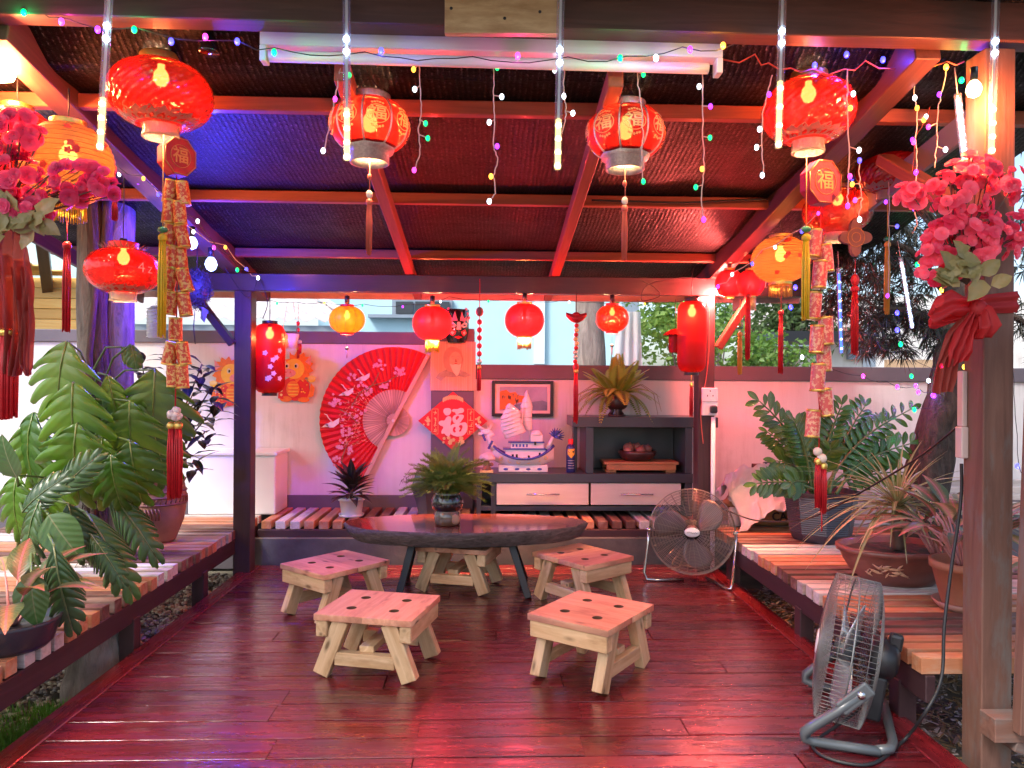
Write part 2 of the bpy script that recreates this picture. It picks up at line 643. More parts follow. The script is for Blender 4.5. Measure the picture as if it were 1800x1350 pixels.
m_greenbead = plain('green_bead', (.03, .22, .10), .25, 0, .15, 20, 0, 50, .5)
m_pinkwhite = plain('pink_white_petal', (.72, .56, .55), .5, 0, .1, 30, .1)
m_terra = plain('terracotta', (.40, .15, .08), .7, 0, .2, 8, .2, 60)
m_terradark = plain('dark_terracotta', (.22, .085, .06), .6, 0, .3, 8, .3, 60)
m_bowl = plain('glazed_bowl', (.20, .07, .055), .4, 0, .25, 10, .1, 60, .3)
m_bowlmark = plain('bamboo_mark', (.55, .32, .20), .5, 0, .1, 30, .1)
m_pot = plain('black_pot', (.035, .036, .05), .35, 0, .15, 10, .1, 60, .2)
m_soil = plain('soil', (.06, .04, .03), .95, 0, .5, 40, 1, 60)
m_ground = plain('ground_earth', (.16, .14, .10), .95, 0, .5, 3, .8, 40)
m_gravel = plain('pebble', (.55, .48, .34), .8, 0, .4, 1, .3, 60)
m_grass = plain('grass_blade', (.12, .34, .03), .6, 0, .35, 4, 0)
m_glassdark = plain('dark_pane', (.02, .025, .04), .08, 0, .1, 3, 0)
m_sack = plain('white_sack', (.62, .58, .56), .75, 0, .12, 6, .5, 40)
m_burlap = plain('brown_sack', (.34, .20, .09), .85, 0, .25, 12, .6, 160)
m_porc = plain('porcelain', (.74, .70, .70), .2, 0, .06, 20, .05, 50, .4)
m_blue = plain('cobalt_glaze', (.05, .07, .33), .25, 0, .3, 40, 0, 50, .4)
m_tablebark = bark('table_live_edge', (.05, .035, .03), (.17, .13, .12), (10, 10, 30), .8)
m_table = wood('table_varnish', (.10, .018, .014), (.22, .05, .035), .14, .9, 6, .12, .05, None, .06)
m_dark = plain('dark_metal', (.02, .018, .018), .45, .3, .1, 6, .05)
m_cage = plain('wire_steel', (.30, .24, .20), .3, .9, .1, 6, 0)
m_cagegrey = plain('wire_grey', (.22, .22, .21), .4, .6, .1, 6, 0)
m_blade = plain('fan_blade', (.16, .12, .12), .35, .3, .1, 4, 0)
m_greyblade = plain('silver_blade', (.55, .56, .58), .3, .6, .1, 4, 0)
m_cord = plain('flex_cord', (.55, .11, .07), .6, 0, .1, 6, 0)
m_whitecord = plain('white_flex', (.58, .44, .40), .5, 0, .1, 6, 0)
m_brownleaf = plain('dry_leaf', (.26, .17, .08), .8, 0, .4, 20, .2)
m_skin = plain('printed_skin', (.62, .40, .28), .7, 0, .1, 30, 0)
m_golddim = plain('dull_gold_print', (.55, .22, .06), .45, .2, .15, 40, .05)
m_ink = plain('grey_ink', (.36, .30, .27), .8, 0, .3, 30, 0)
m_red = plain('bright_red', (.62, .02, .02), .4, 0, .08, 10, .03)
m_orange = plain('orange_print', (.75, .17, .02), .5, 0, .15, 30, .03)
m_yellow = plain('yellow_print', (.80, .48, .05), .5, 0, .1, 30, .03)
m_cream = plain('cream_print', (.76, .62, .50), .6, 0, .08, 20, .03)
m_pinkprint = plain('pink_print', (.70, .25, .30), .6, 0, .2, 60, .03)
m_bamboo = wood('bamboo_slip', (.56, .40, .27), (.70, .53, .38), .6, 0, 60, .3, .1)
m_fanstick = wood('fan_stick', (.50, .28, .18), (.64, .40, .28), .5, .1, 20, .2, .15)
m_clay = plain('jar_clay', (.34, .17, .12), .6, 0, .3, 6, .3, 50)
m_fruit = plain('dried_gourd', (.30, .12, .08), .5, 0, .4, 8, .2)
m_brownwood = wood('stand_wood', (.32, .11, .04), (.46, .19, .08), .5, .1, 10, .2, .05)
m_hole_shade = plain('painted_hole_shade', (.10, .045, .02), .8, 0, .2, 20, 0)  # seat hole walls coloured dark to stand in for the shade inside
m_picture_sky = plain('picture_sky', (.34, .33, .40), .4, 0, .25, 9, 0)
m_picture_sea = plain('picture_sea', (.16, .20, .24), .4, 0, .3, 12, 0)
m_blackgloss = plain('black_glaze', (.012, .010, .010), .1, 0, .3, 6, 0, 50, 1)
m_vase = plain('brown_glaze', (.10, .055, .035), .12, 0, .5, 14, 0, 50, 1)
m_urn = plain('dark_urn', (.05, .022, .018), .3, 0, .3, 8, .1)
m_trunkL = bark('grey_bark', (.10, .085, .075), (.30, .26, .23))
m_vine = bark('vine_bark', (.045, .022, .020), (.15, .085, .07), (20, 20, 4))
m_trunkR = bark('dark_bark', (.018, .012, .010), (.10, .065, .05), (16, 16, 6), 1.5)
m_trunkB = bark('pale_bark', (.13, .105, .09), (.36, .31, .27), (9, 9, 2))
m_netdark = plain('dark_twigs', (.035, .035, .038), .6, .2, .3, 50, 0)

m_monstera = leafmat('monstera_leaf', (.042, .125, .012), (.13, .28, .022), (.20, .28, .07), .34, .28, .0035, 26)
m_philo = leafmat('split_leaf', (.03, .075, .022), (.065, .15, .035), (.16, .2, .08), .2, .32, .003, 30)
m_zz = leafmat('glossy_leaf', (.026, .085, .014), (.07, .17, .022), (.10, .2, .06), .22, .26, .0015, 60, .3)
m_aglo = leafmat('red_green_leaf', (.20, .075, .04), (.32, .15, .06), (.45, .12, .12), .2, .4, .004, 70, .15, (.075, .11, .035), .03)
m_aglopale = leafmat('cream_leaf', (.40, .33, .15), (.52, .40, .22), (.6, .25, .25), .25, .4, .003, 70, .15, (.16, .19, .07), .028)
m_darkplant = leafmat('dark_plum_leaf', (.012, .022, .016), (.05, .028, .03), (.07, .08, .05), .12, .28, .002, 60)
m_croton = leafmat('dark_croton_leaf', (.012, .035, .02), (.05, .03, .03), (.12, .08, .06), .12, .3, .002, 60)
m_fern = leafmat('fern_frond', (.17, .26, .03), (.38, .46, .07), (.2, .24, .08), .3, .45, .0015, 90)
m_asp = leafmat('asparagus_fern', (.10, .19, .03), (.21, .32, .06), None, .3, .5)
m_spider = leafmat('strap_leaf', (.12, .18, .05), (.30, .33, .14), (.4, .42, .24), .2, .4, .0015, 40)
m_needle = leafmat('dark_needle', (.018, .024, .016), (.06, .055, .035), None, .15, .45)
m_treeleaf = leafmat('bright_leaf', (.10, .22, .035), (.20, .34, .07), None, .4, .5)
m_farleaf = leafmat('dull_leaf', (.05, .10, .03), (.11, .17, .06), None, .3, .5)
m_dryleaf = leafmat('olive_leaf', (.20, .17, .05), (.34, .26, .09), None, .2, .6)
m_blossom = leafmat('blossom_petal', (.70, .045, .12), (.90, .18, .26), None, .45, .5)
m_blossomL = leafmat('magenta_petal', (.58, .03, .13), (.80, .09, .22), None, .45, .5)
m_tulle = shell('red_tulle', (.62, .035, .04), .28, .35, .6, None, None, (60, 60, 60), .3, 0)
m_tulle2 = shell('faded_red_tulle', (.42, .07, .05), .35, .35, .6, None, None, (60, 60, 60), .3, 0)
m_sheet = shell('clear_film', (.7, .68, .68), .25, .3, .4, None, None, (9, 9, 9), .5, .3)

m_lan_red = shell('red_plastic_shell', (.58, .006, .010), .09, .5, .22, 'diamond', None, (46, 46, 46), .9, .8, (1, .26, .13), (.021, .0009, .0004))
m_lan_silk = shell('red_silk_shell', (.62, .010, .020), .055, .6, .45, None, None, (40, 40, 40), .25, .15, (1, .07, .20), (.0034, .00008, .00010))
m_lan_palace = shell('red_flock_shell', (.58, .012, .014), .09, .6, .5, None, None, (60, 60, 60), .3, .05, (1, .22, .11), (.020, .0008, .0005))
m_lan_paper = shell('orange_paper_shell', (.85, .26, .08), .07, .7, .6, None, None, (26, 26, 26), .2, 0, (1, .5, .2), (.030, .0095, .0022))
m_lan_orange = shell('orange_silk_shell', (.85, .18, .02), .12, .65, .4, None, None, (40, 40, 40), .15, .1, (1, .45, .1), (.024, .0066, .0006))
m_lan_cyl = shell('red_paper_shell', (.62, .010, .015), .13, .6, .5, None, None, (30, 30, 30), .1, 0, (1, .2, .12), (.011, .0003, .0003))
m_tubeshell = shell('clear_tube', (.30, .33, .40), .74, .4, .1, None, None, (9, 9, 9), 0, .5, (.95, .96, 1))
m_silverclear = shell('silver_plastic', (.40, .34, .28), .30, .25, .15, None, None, (90, 90, 90), .9, .8, (.9, .75, .6), (.02, .016, .011))

g_warm = glow('warm_bulb', (1, .66, .28), 26)
g_white = glow('white_bulb', (.9, .93, 1), 9)
g_bluebulb = glow('blue_white_bulb', (.42, .55, 1), 3.2)
g_tubewarm = glow('warm_led', (1, .85, .38), 9)
g_tubewhite = glow('cold_led', (.6, .82, 1), 9)
g_tubelit = glow('lit_tube_core', (1, .72, .20), 1.6)
g_tubecold = glow('lit_cold_core', (.75, .9, 1), 2.2)
g_tubeblue = glow('lit_blue_core', (.03, .16, 1), 1.6)
LED = {'g': glow('green_led', (.0, .75, .16), 1.6), 'b': glow('blue_led', (.05, .05, 1), 3.0), 'p': glow('violet_led', (.30, .03, 1), 2.2),
       'm': glow('magenta_led', (1, .05, .65), 1.8), 'y': glow('amber_led', (1, .45, .04), 2.2), 'w': glow('white_led', (.75, .88, 1), 3.5)}

# crinkled dark foil and shade net above the rafters
m_foil, _t, _b = newmat('dark_foil')
_mp = coords(_t, (1, 1, 1), False)
_n = noise_tex(_t, _mp.outputs[0], 48, 5, .8)
_w = nd(_t, 'ShaderNodeTexWave', wave_type='BANDS', bands_direction='X')
_w.inputs['Scale'].default_value = 13; _w.inputs['Distortion'].default_value = 1.6; _w.inputs['Detail'].default_value = 2; _w.inputs['Detail Scale'].default_value = .6
_t.links.new(_mp.outputs[0], _w.inputs['Vector'])
_mx = nd(_t, 'ShaderNodeMixRGB', blend_type='MIX'); _mx.inputs[0].default_value = .16
_t.links.new(_n.outputs['Fac'], _mx.inputs[1]); _t.links.new(_w.outputs['Color'], _mx.inputs[2])
_r = ramp(_t, _mx.outputs[0], [(.35, (.002, .002, .003)), (.58, (.0065, .006, .0075)), (.70, (.13, .12, .13))])  # palest stop paints sparkle specks, glints of the foil, into the base colour
_t.links.new(_r.outputs[0], _b.inputs['Base Color'])
_b.inputs['Metallic'].default_value = .45
_b.inputs['Roughness'].default_value = .38
_b.inputs['Specular IOR Level'].default_value = .16
bump(_t, _b, _mx.outputs[0], 1.0, .022)
m_seam = plain('foil_seam', (.016, .012, .014), .4, .4, .2, 20, .4, 90)


def fleck(name, c1, c2, sc):
    m, t, b = newmat(name)
    mp = coords(t, (1, 1, 1))
    n = noise_tex(t, mp.outputs[0], sc, 3, .6)
    rp = ramp(t, n.outputs['Fac'], [(.50, c1), (.56, c2), (.66, c2), (.70, c1)])
    t.links.new(rp.outputs[0], b.inputs['Base Color'])
    b.inputs['Roughness'].default_value = .4
    bump(t, b, n.outputs['Fac'], .3, .004)
    return m
m_cracker = fleck('firecracker_paper', (.62, .055, .015), (.78, .42, .12), 75)
m_crackpink = fleck('pink_firecracker_paper', (.66, .10, .09), (.80, .42, .25), 75)
# ---------------------------------------------------------------- ground
ZG = -.22
mb = MB(); N = 60
vs = []; fs = []
for i in range(N + 1):
    for k in range(N + 1):
        x = -60 + 120 * i / N; y = -20 + 120 * k / N
        vs.append((x, y, ZG - .02 + .015 * noise.noise(Vector((x, y, 0)))))
for i in range(N):
    for k in range(N):
        a = i * (N + 1) + k
        fs.append((a, a + N + 1, a + N + 2, a + 1))
mb.add(vs, fs)
tag(mb.build('ground', m_ground), kind='structure')

def pebbles(name, x0, x1, y0, y1, n, label, mats, r=(.008, .02)):
    mb = MB()
    for i in range(n):
        c = (U(x0, x1), U(y0, y1), ZG + U(-.004, .012))
        a = U(*r)
        mb.ball(c, (a * U(.8, 1.3), a * U(.7, 1.1), a * .6), 6, 3, random.randrange(len(mats)))
    o = mb.build(name, mats)
    return tag(o, label, 'gravel', kind='stuff')

m_peb2 = plain('pale_pebble', (.55, .50, .40), .8, 0, .3, 3, .2)
m_peb3 = plain('grey_pebble', (.22, .20, .18), .8, 0, .3, 3, .2)
pebbles('gravel', -2.6, -1.76, 2.3, 6.1, 5200, 'pale gravel between the deck and the left bench', [m_gravel, m_peb2, m_peb3])
mb = MB()
for i in range(5200):
    c = Vector((U(1.7, 2.9), U(2.0, 5.6), ZG + U(0, .03)))
    mb.beam(c, c + Vector((U(-.05, .05), U(-.05, .05), U(-.012, .025))), U(.006, .016), .003, random.randrange(3))
tag(mb.build('wood_chips', [m_brownleaf, plain('grey_chip', (.48, .42, .36), .9, 0, .3, 20, .3), plain('dark_chip', (.16, .11, .08), .9, 0, .3, 20, .3)]),
    'brown and grey wood chips under the right bench', 'wood chips', kind='stuff')
mb = MB()
for i in range(16000):
    x = -1.80 - abs(random.gauss(0, .22)); y = U(2.4, 3.62)
    h = U(.03, .075)
    if y > 3.3 and random.random() < .6: continue
    a = U(0, 6.28); d = Vector((math.cos(a), math.sin(a), 0)) * .003; b = Vector((U(-.02, .02), U(-.02, .02), h))
    p = Vector((x, y, ZG))
    mb.add([p - d, p + d, p + b], [(0, 1, 2)])
tag(mb.build('grass', m_grass), 'short bright green grass at the left deck edge', 'grass', kind='stuff')

# ---------------------------------------------------------------- deck of varnished boards
DX0, DX1, DY0, DY1 = -1.655, 1.61, .7, 5.52
deck = bpy.data.objects.new('deck', None); COL.objects.link(deck); tag(deck, kind='structure')
bw = .152
y = DY0; row = 0
while y < DY1 - .02:
    w = min(bw, DY1 - y)
    cuts = [DX0]
    x = DX0 + U(.5, 1.4)
    while x < DX1 - .4:
        cuts.append(x); x += U(.75, 1.6)
    cuts.append(DX1)
    for a, b in zip(cuts[:-1], cuts[1:]):
        board('plank', (round(b - a, 2) - .003, w - .0065, .03), m_deck, deck, ((a + b) / 2, y + w / 2, -.015 + U(-.0012, .0012)), (U(-.004, .004), U(-.0006, .0006), 0), .0014)
    y += bw; row += 1
for x in (-1.71, 1.665):
    board('edge_board', (DY1 - DY0, .105, .036), m_deck, deck, (x, (DY0 + DY1) / 2, -.016), (0, 0, PI / 2), .004)
for x in (-1.745, 1.70):
    board('fascia_board', (DY1 - DY0, .02, .16), m_deck, deck, (x, (DY0 + DY1) / 2, -.116), (0, 0, PI / 2), .003)
mb = MB()
for x in (-1.5, -.5, .5, 1.45): mb.box((x, (DY0 + DY1) / 2, -.12), (.08, DY1 - DY0 - .1, .16))
mb.build('joist', m_post, deck)

# ---------------------------------------------------------------- garden wall
wall = thing('garden_wall', 'white painted garden wall with purple grey coping behind the pavilion', 'wall', (0, 6.42, ZG))
zl, zr = 1.785 - ZG, 1.515 - ZG       # left part higher than right part
xp = -.29
def wl(name, x0, x1, z0, z1, m, dy=0, th=.2, bv=0):
    mb = MB(); mb.box(((x0 + x1) / 2, dy, (z0 + z1) / 2), (x1 - x0, th, z1 - z0))
    return mb.build(name, m, wall, bevel=bv)
wl('wall_panel', -9, -.47, 0, zl - .105, m_wall)
wl('wall_panel', -.11, 9, 0, zr - .125, m_wall)
wl('coping', -9, -.47, zl - .105, zl, m_cap, 0, .24, .006)
wl('coping', -.11, 9, zr - .125, zr, m_cap, 0, .24, .006)
wl('pillar', -.47, -.11, 0, zl + .03, m_cap, -.03, .28, .006)
wl('plinth', -9, -.47, 0, .40 - ZG, m_cap, -.11, .03, .004)
wl('plinth', -.11, 9, 0, .36 - ZG, m_cap, -.11, .03, .004)
kerb = thing('footing', 'low dark concrete footing under the back bench', 'footing', (0, 5.62, ZG))
mb = MB(); mb.box((0, 0, .2), (3.5, .06, .40)); mb.build('block', m_conc, kerb)

# ---------------------------------------------------------------- slatted benches
SW = .098
MATS3 = [m_sl_white, m_sl_orange, m_sl_dark]
def legs_for(b, pts, zt=.15):
    for (x, y) in pts:
        board('leg', (zt - ZG, .075, .075), m_rail, b, (x, y, (zt + ZG) / 2), (0, PI / 2, 0), .003)
def bench_side(label, x0, x1, y0, y1, railx, order, lab):
    b = thing('slatted_bench', label, 'bench', (0, 0, 0), 0, 'slatted benches round the deck')
    y = y0; i = 0
    while y < y1:
        mt = MATS3[order[(i // 3) % len(order)]]
        L = x1 - x0 + U(-.012, .012)
        sx = 1 if railx > x0 + .5 else -1
        board('slat', (round(x1 - x0, 2), .069, .062), mt, b, ((x0 + x1) / 2 + U(-.008, .008), y + SW / 2, .268 + U(-.003, .003)), (U(-.03, .03), 0, U(-.006, .006)), .002)
        y += SW; i += 1
    board('rail', (y1 - y0, .04, .105), m_rail, b, (railx, (y0 + y1) / 2, .183), (0, 0, PI / 2), .004)
    far = x0 + .1 if railx > x0 + .5 else x1 - .1
    board('rail', (y1 - y0, .04, .105), m_rail, b, (far, (y0 + y1) / 2, .183), (0, 0, PI / 2), .004)
    return b
bl = bench_side('long slatted bench left of the deck carrying the big leafy plants', -3.45, -1.78, 2.02, 5.85, -1.80, [0, 2, 1, 0, 1, 2, 1, 0, 2, 1, 0, 2, 1], '')
legs_for(bl, [(-1.81, 2.62), (-1.81, 3.83), (-1.81, 4.75), (-3.3, 2.6), (-3.3, 4.7)])
br = bench_side('long slatted bench right of the deck carrying pots and sacks', 1.69, 3.3, 2.79, 6.2, 1.715, [1, 2, 1, 0, 2, 1, 0, 2, 1, 0, 1, 2], '')
legs_for(br, [(1.725, 3.0), (1.725, 3.95), (1.725, 5.1), (3.1, 3.0), (3.1, 5.1)])
bb = thing('slatted_bench', 'slatted back bench carrying the sideboard and the white pot', 'bench', (0, 0, 0), 0, 'slatted benches round the deck')
x = -1.72; i = 0
seq = [1, 0, 0, 1, 1, 1, 2, 2, 2, 0, 0, 0, 1, 1, 1, 2, 2, 2]
while x < 1.62:
    board('slat', (.70, .074, .062), MATS3[seq[i % len(seq)]], bb, (x + SW * .55, 6.02 + U(-.006, .006), .268 + U(-.003, .003)), (0, 0, PI / 2 + U(-.006, .006)), .004)
    x += .107; i += 1
board('rail', (3.42, .04, .125), m_rail, bb, (-.02, 5.68, .172), (0, 0, 0), .004)
board('rail', (3.42, .04, .105), m_rail, bb, (-.02, 6.24, .18), (0, 0, 0), .004)
legs_for(bb, [(-1.6, 5.70), (0, 5.70), (1.5, 5.70)], .11)

# ---------------------------------------------------------------- pavilion frame and roof
SL = .15
def zr_(y): return 2.13 + SL * (5.3 - y)
pav = thing('pavilion', 'open timber pavilion with brown posts, red rafters and dark foil roof', 'pavilion', (0, 0, 0))
def tim(name, a, b, w, h, m, ch=.004, upv=(0, 0, 1)):
    a, b = Vector(a), Vector(b); d = b - a
    mm = orient((a + b) / 2, d, upv)
    # board() has its grain along X: turn the frame so X follows the length
    rr = Matrix(((0, 1, 0, 0), (-1, 0, 0, 0), (0, 0, 1, 0), (0, 0, 0, 1)))
    return board(name, (round(d.length, 3), w, h), m, pav, mw=mm @ rr.inverted(), ch=ch)
tim('post', (-1.735, 5.37, ZG), (-1.735, 5.37, 2.0), .12, .12, m_post, upv=(0, 1, 0))
tim('post', (1.59, 5.37, ZG), (1.59, 5.37, 2.0), .12, .12, m_post, upv=(0, 1, 0))
tim('post', (1.885, 2.72, ZG), (1.885, 2.72, 2.6), .115, .115, m_frontpost, upv=(0, 1, 0))
tim('post', (-1.97, 2.72, ZG), (-1.97, 2.72, 2.6), .115, .115, m_frontpost, upv=(0, 1, 0))
tim('beam', (-2.5, 5.34, 2.062), (2.35, 5.34, 2.062), .07, .125, m_post)
tim('beam', (-3.0, 2.70, 2.722), (3.0, 2.70, 2.692), .09, .15, m_beam)
for x, w, h, m in ((-1.80, .11, .13, m_rafter_dark), (-.56, .06, .075, m_rafter), (.49, .06, .075, m_rafter), (1.66, .10, .13, m_rafter_dark)):
    e_ = .10 if w > .08 else 0
    y_ = 2.75 if e_ else 2.84
    tim('rafter', (x, y_, zr_(y_) + .0375 + e_), (x, 6.0, zr_(6.0) + .0375), w, h, m)
for y in (2.0, 3.23, 4.22, 5.2, 6.02):
    l_ = .13 if y < 2.5 else 0
    tim('purlin', (-3.0, y, zr_(y) + .107 + l_), (2.6, y, zr_(y) + .107 + l_), .05, .06, m_rafter)
tim('brace', (-1.80, 5.30, 1.62), (-2.12, 5.22, 2.06), .05, .075, m_post, upv=(0, 1, 0))
tim('brace', (1.67, 5.30, 1.62), (1.93, 5.22, 2.06), .05, .075, m_rafter, upv=(0, 1, 0))
tim('brace', (1.88, 2.80, 2.02), (1.88, 3.45, zr_(3.45) + .02), .05, .08, m_rafter, upv=(1, 0, 0))
# eaves boards outside the outer rafters
tim('eaves_board', (2.02, 2.8, zr_(2.8) - .01), (2.02, 6.0, zr_(6.0) - .01), .025, .12, plain('eaves_paint', (.20, .17, .18), .6, 0, .1), upv=(0, 0, 1))
tim('eaves_board', (-2.75, 2.2, zr_(2.2) - .0), (-2.75, 6.0, zr_(6.0) - .0), .025, .10, m_rafter_dark)
tim('eaves_board', (-3.0, 6.08, 2.07), (2.6, 6.08, 2.07), .025, .07, plain('white_eaves', (.55, .48, .46), .6))
# crinkled roof skin
NX, NY = 150, 110
X0, X1, Y0, Y1 = -3.05, 2.62, 1.2, 6.12
vs = []; fs = []
pur = [1.2, 2.0, 3.23, 4.22, 5.2, 6.02, 6.4]
for i in range(NX + 1):
    for k in range(NY + 1):
        x = X0 + (X1 - X0) * i / NX; y = Y0 + (Y1 - Y0) * k / NY
        for a, b in zip(pur[:-1], pur[1:]):
            if a <= y <= b:
                q = (y - a) / (b - a); break
        sag = -.035 * math.sin(PI * q) + .004
        wr = .009 * noise.noise(Vector((x * 5, y * 1.5, 0))) + .005 * noise.noise(Vector((x * 14, y * 5, 3))) + .004 * noise.noise(Vector((x * 2, y * 16, 7)))
        wr *= math.sin(PI * q) ** .5 if q > 0 else 0
        s_ = max(0, min(1, (3.05 - y) / .3)); lift = .13 * s_ * s_ * (3 - 2 * s_)
        vs.append((x, y, zr_(y) + .139 + lift + sag + wr))
for i in range(NX):
    for k in range(NY):
        a = i * (NY + 1) + k
        fs.append((a, a + NY + 1, a + NY + 2, a + 1))
roof = MB().add(vs, fs, 0, True).build('roof_sheet', m_foil, pav)
mb = MB()   # opaque outer skin of corrugated sheet
for k in range(160):
    x = -3.1 + 5.75 * k / 160
    mb.beam((x + .018, 1.1, zr_(1.1) + .34), (x + .018, 6.2, zr_(6.2) + .22), .04, .012 + .01 * (k % 2))
mb.build('roof_cover', m_redtile, pav)
# pale offcut nailed to the front beam
blk = thing('pine_offcut', 'pale pine offcut with three nail holes on the front beam', 'wood block', at(882, 30, 2.64))
board('block', (.405, .03, .13), m_pine, blk, (0, 0, .0), (0, 0, -.03), .002)
mb = MB()
for dx, dz in ((-.18, .022), (.01, -.012), (.135, .012)): mb.ball((dx, -.016 - dx * .03, dz), (.006, .003, .006), 8, 4)
mb.build('nail_hole', m_black, blk)
# slanting board and cleat at the right front
st = thing('fence_board', 'slanting brown board beside the right front post', 'fence board', (0, 0, 0))
pa, pb = at(1815, 1290, 2.52), at(1842, 560, 2.52)
mm = orient((pa + pb) / 2, pb - pa, (0, 1, 0))
rr = Matrix(((0, 1, 0, 0), (-1, 0, 0, 0), (0, 0, 1, 0), (0, 0, 0, 1)))
board('board', (round((pb - pa).length, 3), .12, .045), m_frontpost, st, mw=mm @ rr.inverted())
cl = at(1800, 1280, 2.56)
board('cleat', (.24, .085, .085), m_frontpost, st, (cl.x, cl.y + .02, cl.z))
board('lower_board', (.30, .10, .04), m_frontpost, st, (cl.x + .1, cl.y + .03, cl.z - .1), (0, .3, 0))
# fluorescent batten behind the front beam
a, b = at(461, 84, 2.79), at(1266, 107, 2.79)
ft = thing('light_batten', 'long white fluorescent batten under the front beam', 'light fitting', (a + b) / 2)
d = b - a
rz = math.atan2(d.y, d.x)
mb = MB(); mb.box((0, 0, .026), (d.length, .07, .056))
mb.build('housing', m_enamel, ft, rot=(0, math.asin(-d.z / d.length), 0), bevel=.004)
mb = MB(); mb.tube([(-d.length / 2 + .03, -.012, -.036), (d.length / 2 - .05, -.012, -.036)], .021, 14)
mb.build('tube', m_white, ft, rot=(0, math.asin(-d.z / d.length), 0))
for s in (-1, 1):
    mb = MB(); mb.box((s * (d.length / 2 - .012), -.01, -.032), (.024, .055, .058)); mb.build('end_cap', m_enamel, ft, rot=(0, math.asin(-d.z / d.length), 0), bevel=.004)
# ---------------------------------------------------------------- houses behind the wall
# timber clad house, left
h = thing('timber_house', 'house wall of honey coloured horizontal pine boards behind the left tree', 'house', (0, 0, 0))
xr = at(170, 500, 7.4).x
z = 1.6; i = 0
while z < 2.35:
    board('board', (4.0, .022, .098), m_clad, h, (xr - 2.0, 7.4 + U(-.003, .003), z), (0, 0, 0), .004)
    z += .102; i += 1
board('sill_board', (4.0, .04, .05), m_clad, h, (xr - 2.0, 7.37, 1.55), (0, 0, 0), .004)
for i in range(9):
    y = 7.3 - i * .115
    board('soffit_board', (3.4, .11, .02), m_clad, h, (xr - 1.95 - i * .10, y, 2.40 + i * .030), (R(-15), 0, 0), .003)
board('eaves_beam', (1.5, .09, .12), m_post, h, (xr - .18, 6.85, 2.43), (0, R(-14), R(-62)), .004)
mb = MB(); mb.box((xr - 2, 7.6, 2.0), (4, .3, 4.4)); mb.build('wall', m_house, h)
# tiled house
p0, p1 = at(200, 560, 12.5), at(606, 560, 12.5)
h = thing('tiled_house', 'pale blue house with a wavy grey tiled roof over the left wall', 'house', (0, 0, 0))
ze, zt = at(400, 566, 12.5).z, at(400, 500, 15.0).z
mb = MB(); mb.box(((p0.x + p1.x) / 2 - 1.5, 14, ze / 2 - .8), (p1.x - p0.x + 3, 3, ze + 1.5)); mb.build('wall', m_house2, h)
mb = MB(); mb.box(((p0.x + p1.x) / 2 - 1.5, 12.4, ze - .17), (p1.x - p0.x + 3.0, .12, .22)); mb.build('fascia', m_htrim, h)
rows = 9
for r_ in range(rows):
    q0 = r_ / rows; y0 = 12.3 + 3.4 * q0; z0 = ze + (zt - ze + .35) * q0
    xe = p1.x + .12 - 2.3 * q0
    n = int((xe - p0.x + 3) / .075)
    vs = []; fs = []
    for k in range(n + 1):
        x = p0.x - 3 + .075 * k
        w = .035 * math.sin(k * PI / 2)
        vs += [(x, y0 - .04, z0 + w + .02), (x, y0 - .04, z0 + w + .055), (x, y0 + 3.4 / rows, z0 + (zt - ze + .35) / rows + w + .03)]
    for k in range(n):
        a = 3 * k
        fs += [(a, a + 3, a + 4, a + 1), (a + 1, a + 4, a + 5, a + 2)]
    MB().add(vs, fs, 0, True).build('tile_course', m_tile, h)
rp = [(p1.x + .14 - 2.3 * k / 8, 12.3 + 3.4 * k / 8, ze + .09 + (zt - ze + .35) * k / 8) for k in range(9)]
mb = MB(); mb.tube(rp, .06, 8); mb.build('ridge', m_tile, h)
# blue house, middle
h = thing('blue_house', 'light blue rendered house with dark windows behind the pillar', 'house', (0, 0, 0))
x0, x1 = at(560, 500, 16).x, at(1110, 500, 16).x
mb = MB(); mb.box(((x0 + x1) / 2, 17.5, 2.2), (x1 - x0, 3, 5.2)); mb.build('wall', m_house, h)
def hbox(name, xa, xb, ya, yb, m, Y, th, par):
    a, b = at(xa, ya, Y), at(xb, yb, Y)
    mb = MB(); mb.box(((a.x + b.x) / 2, Y, (a.z + b.z) / 2), (abs(b.x - a.x), th, abs(a.z - b.z)))
    return mb.build(name, m, par)
w = hbox('window', 690, 795, 526, 556, m_htrim, 15.94, .16, h); 
hbox('pane', 696, 726, 530, 552, m_glassdark, 15.83, .04, w)
hbox('pane', 730, 790, 530, 552, m_glassdark, 15.83, .04, w)
hbox('ledge', 648, 790, 553, 560, m_htrim, 15.9, .22, h)
hbox('pilaster', 940, 957, 420, 640, m_house2, 15.95, .1, h)
hbox('side_wing', 1095, 1120, 430, 645, m_htrim, 15.9, .3, h)
hbox('string_course', 560, 850, 470, 486, m_htrim, 15.92, .2, h)
# far right: white house, red roof, black awning
h = thing('white_house', 'bright white house with a red tiled roof behind the right wall', 'house', (0, 0, 0))
hbox('wall', 1310, 2300, 520, 700, m_wall, 18, .4, h)
hbox('window', 1490, 1530, 580, 632, m_htrim, 17.7, .1, h)
hbox('pillar', 1521, 1535, 570, 645, m_htrim, 16.5, .2, h)
for r_ in range(7):
    a, b = at(1330, 596 - r_ * 9, 17.2 + r_ * .3), at(1475, 596 - r_ * 9, 17.2 + r_ * .3)
    mb = MB()
    mb.box(((a.x + b.x) / 2, a.y, a.z), (b.x - a.x + 1.0, .34, .09)); mb.build('roof_course', m_redtile, h)
aw = thing('awning', 'dark grey flat awning on the street side of the right wall', 'awning', (0, 0, 0))
hbox('canopy', 1338, 1440, 588, 606, m_black, 11, 1.6, aw)
hbox('frame_bar', 1338, 1440, 606, 609, m_htrim, 10.2, .05, aw)
hbox('pole', 1436, 1440, 606, 700, m_htrim, 10.3, .05, aw)
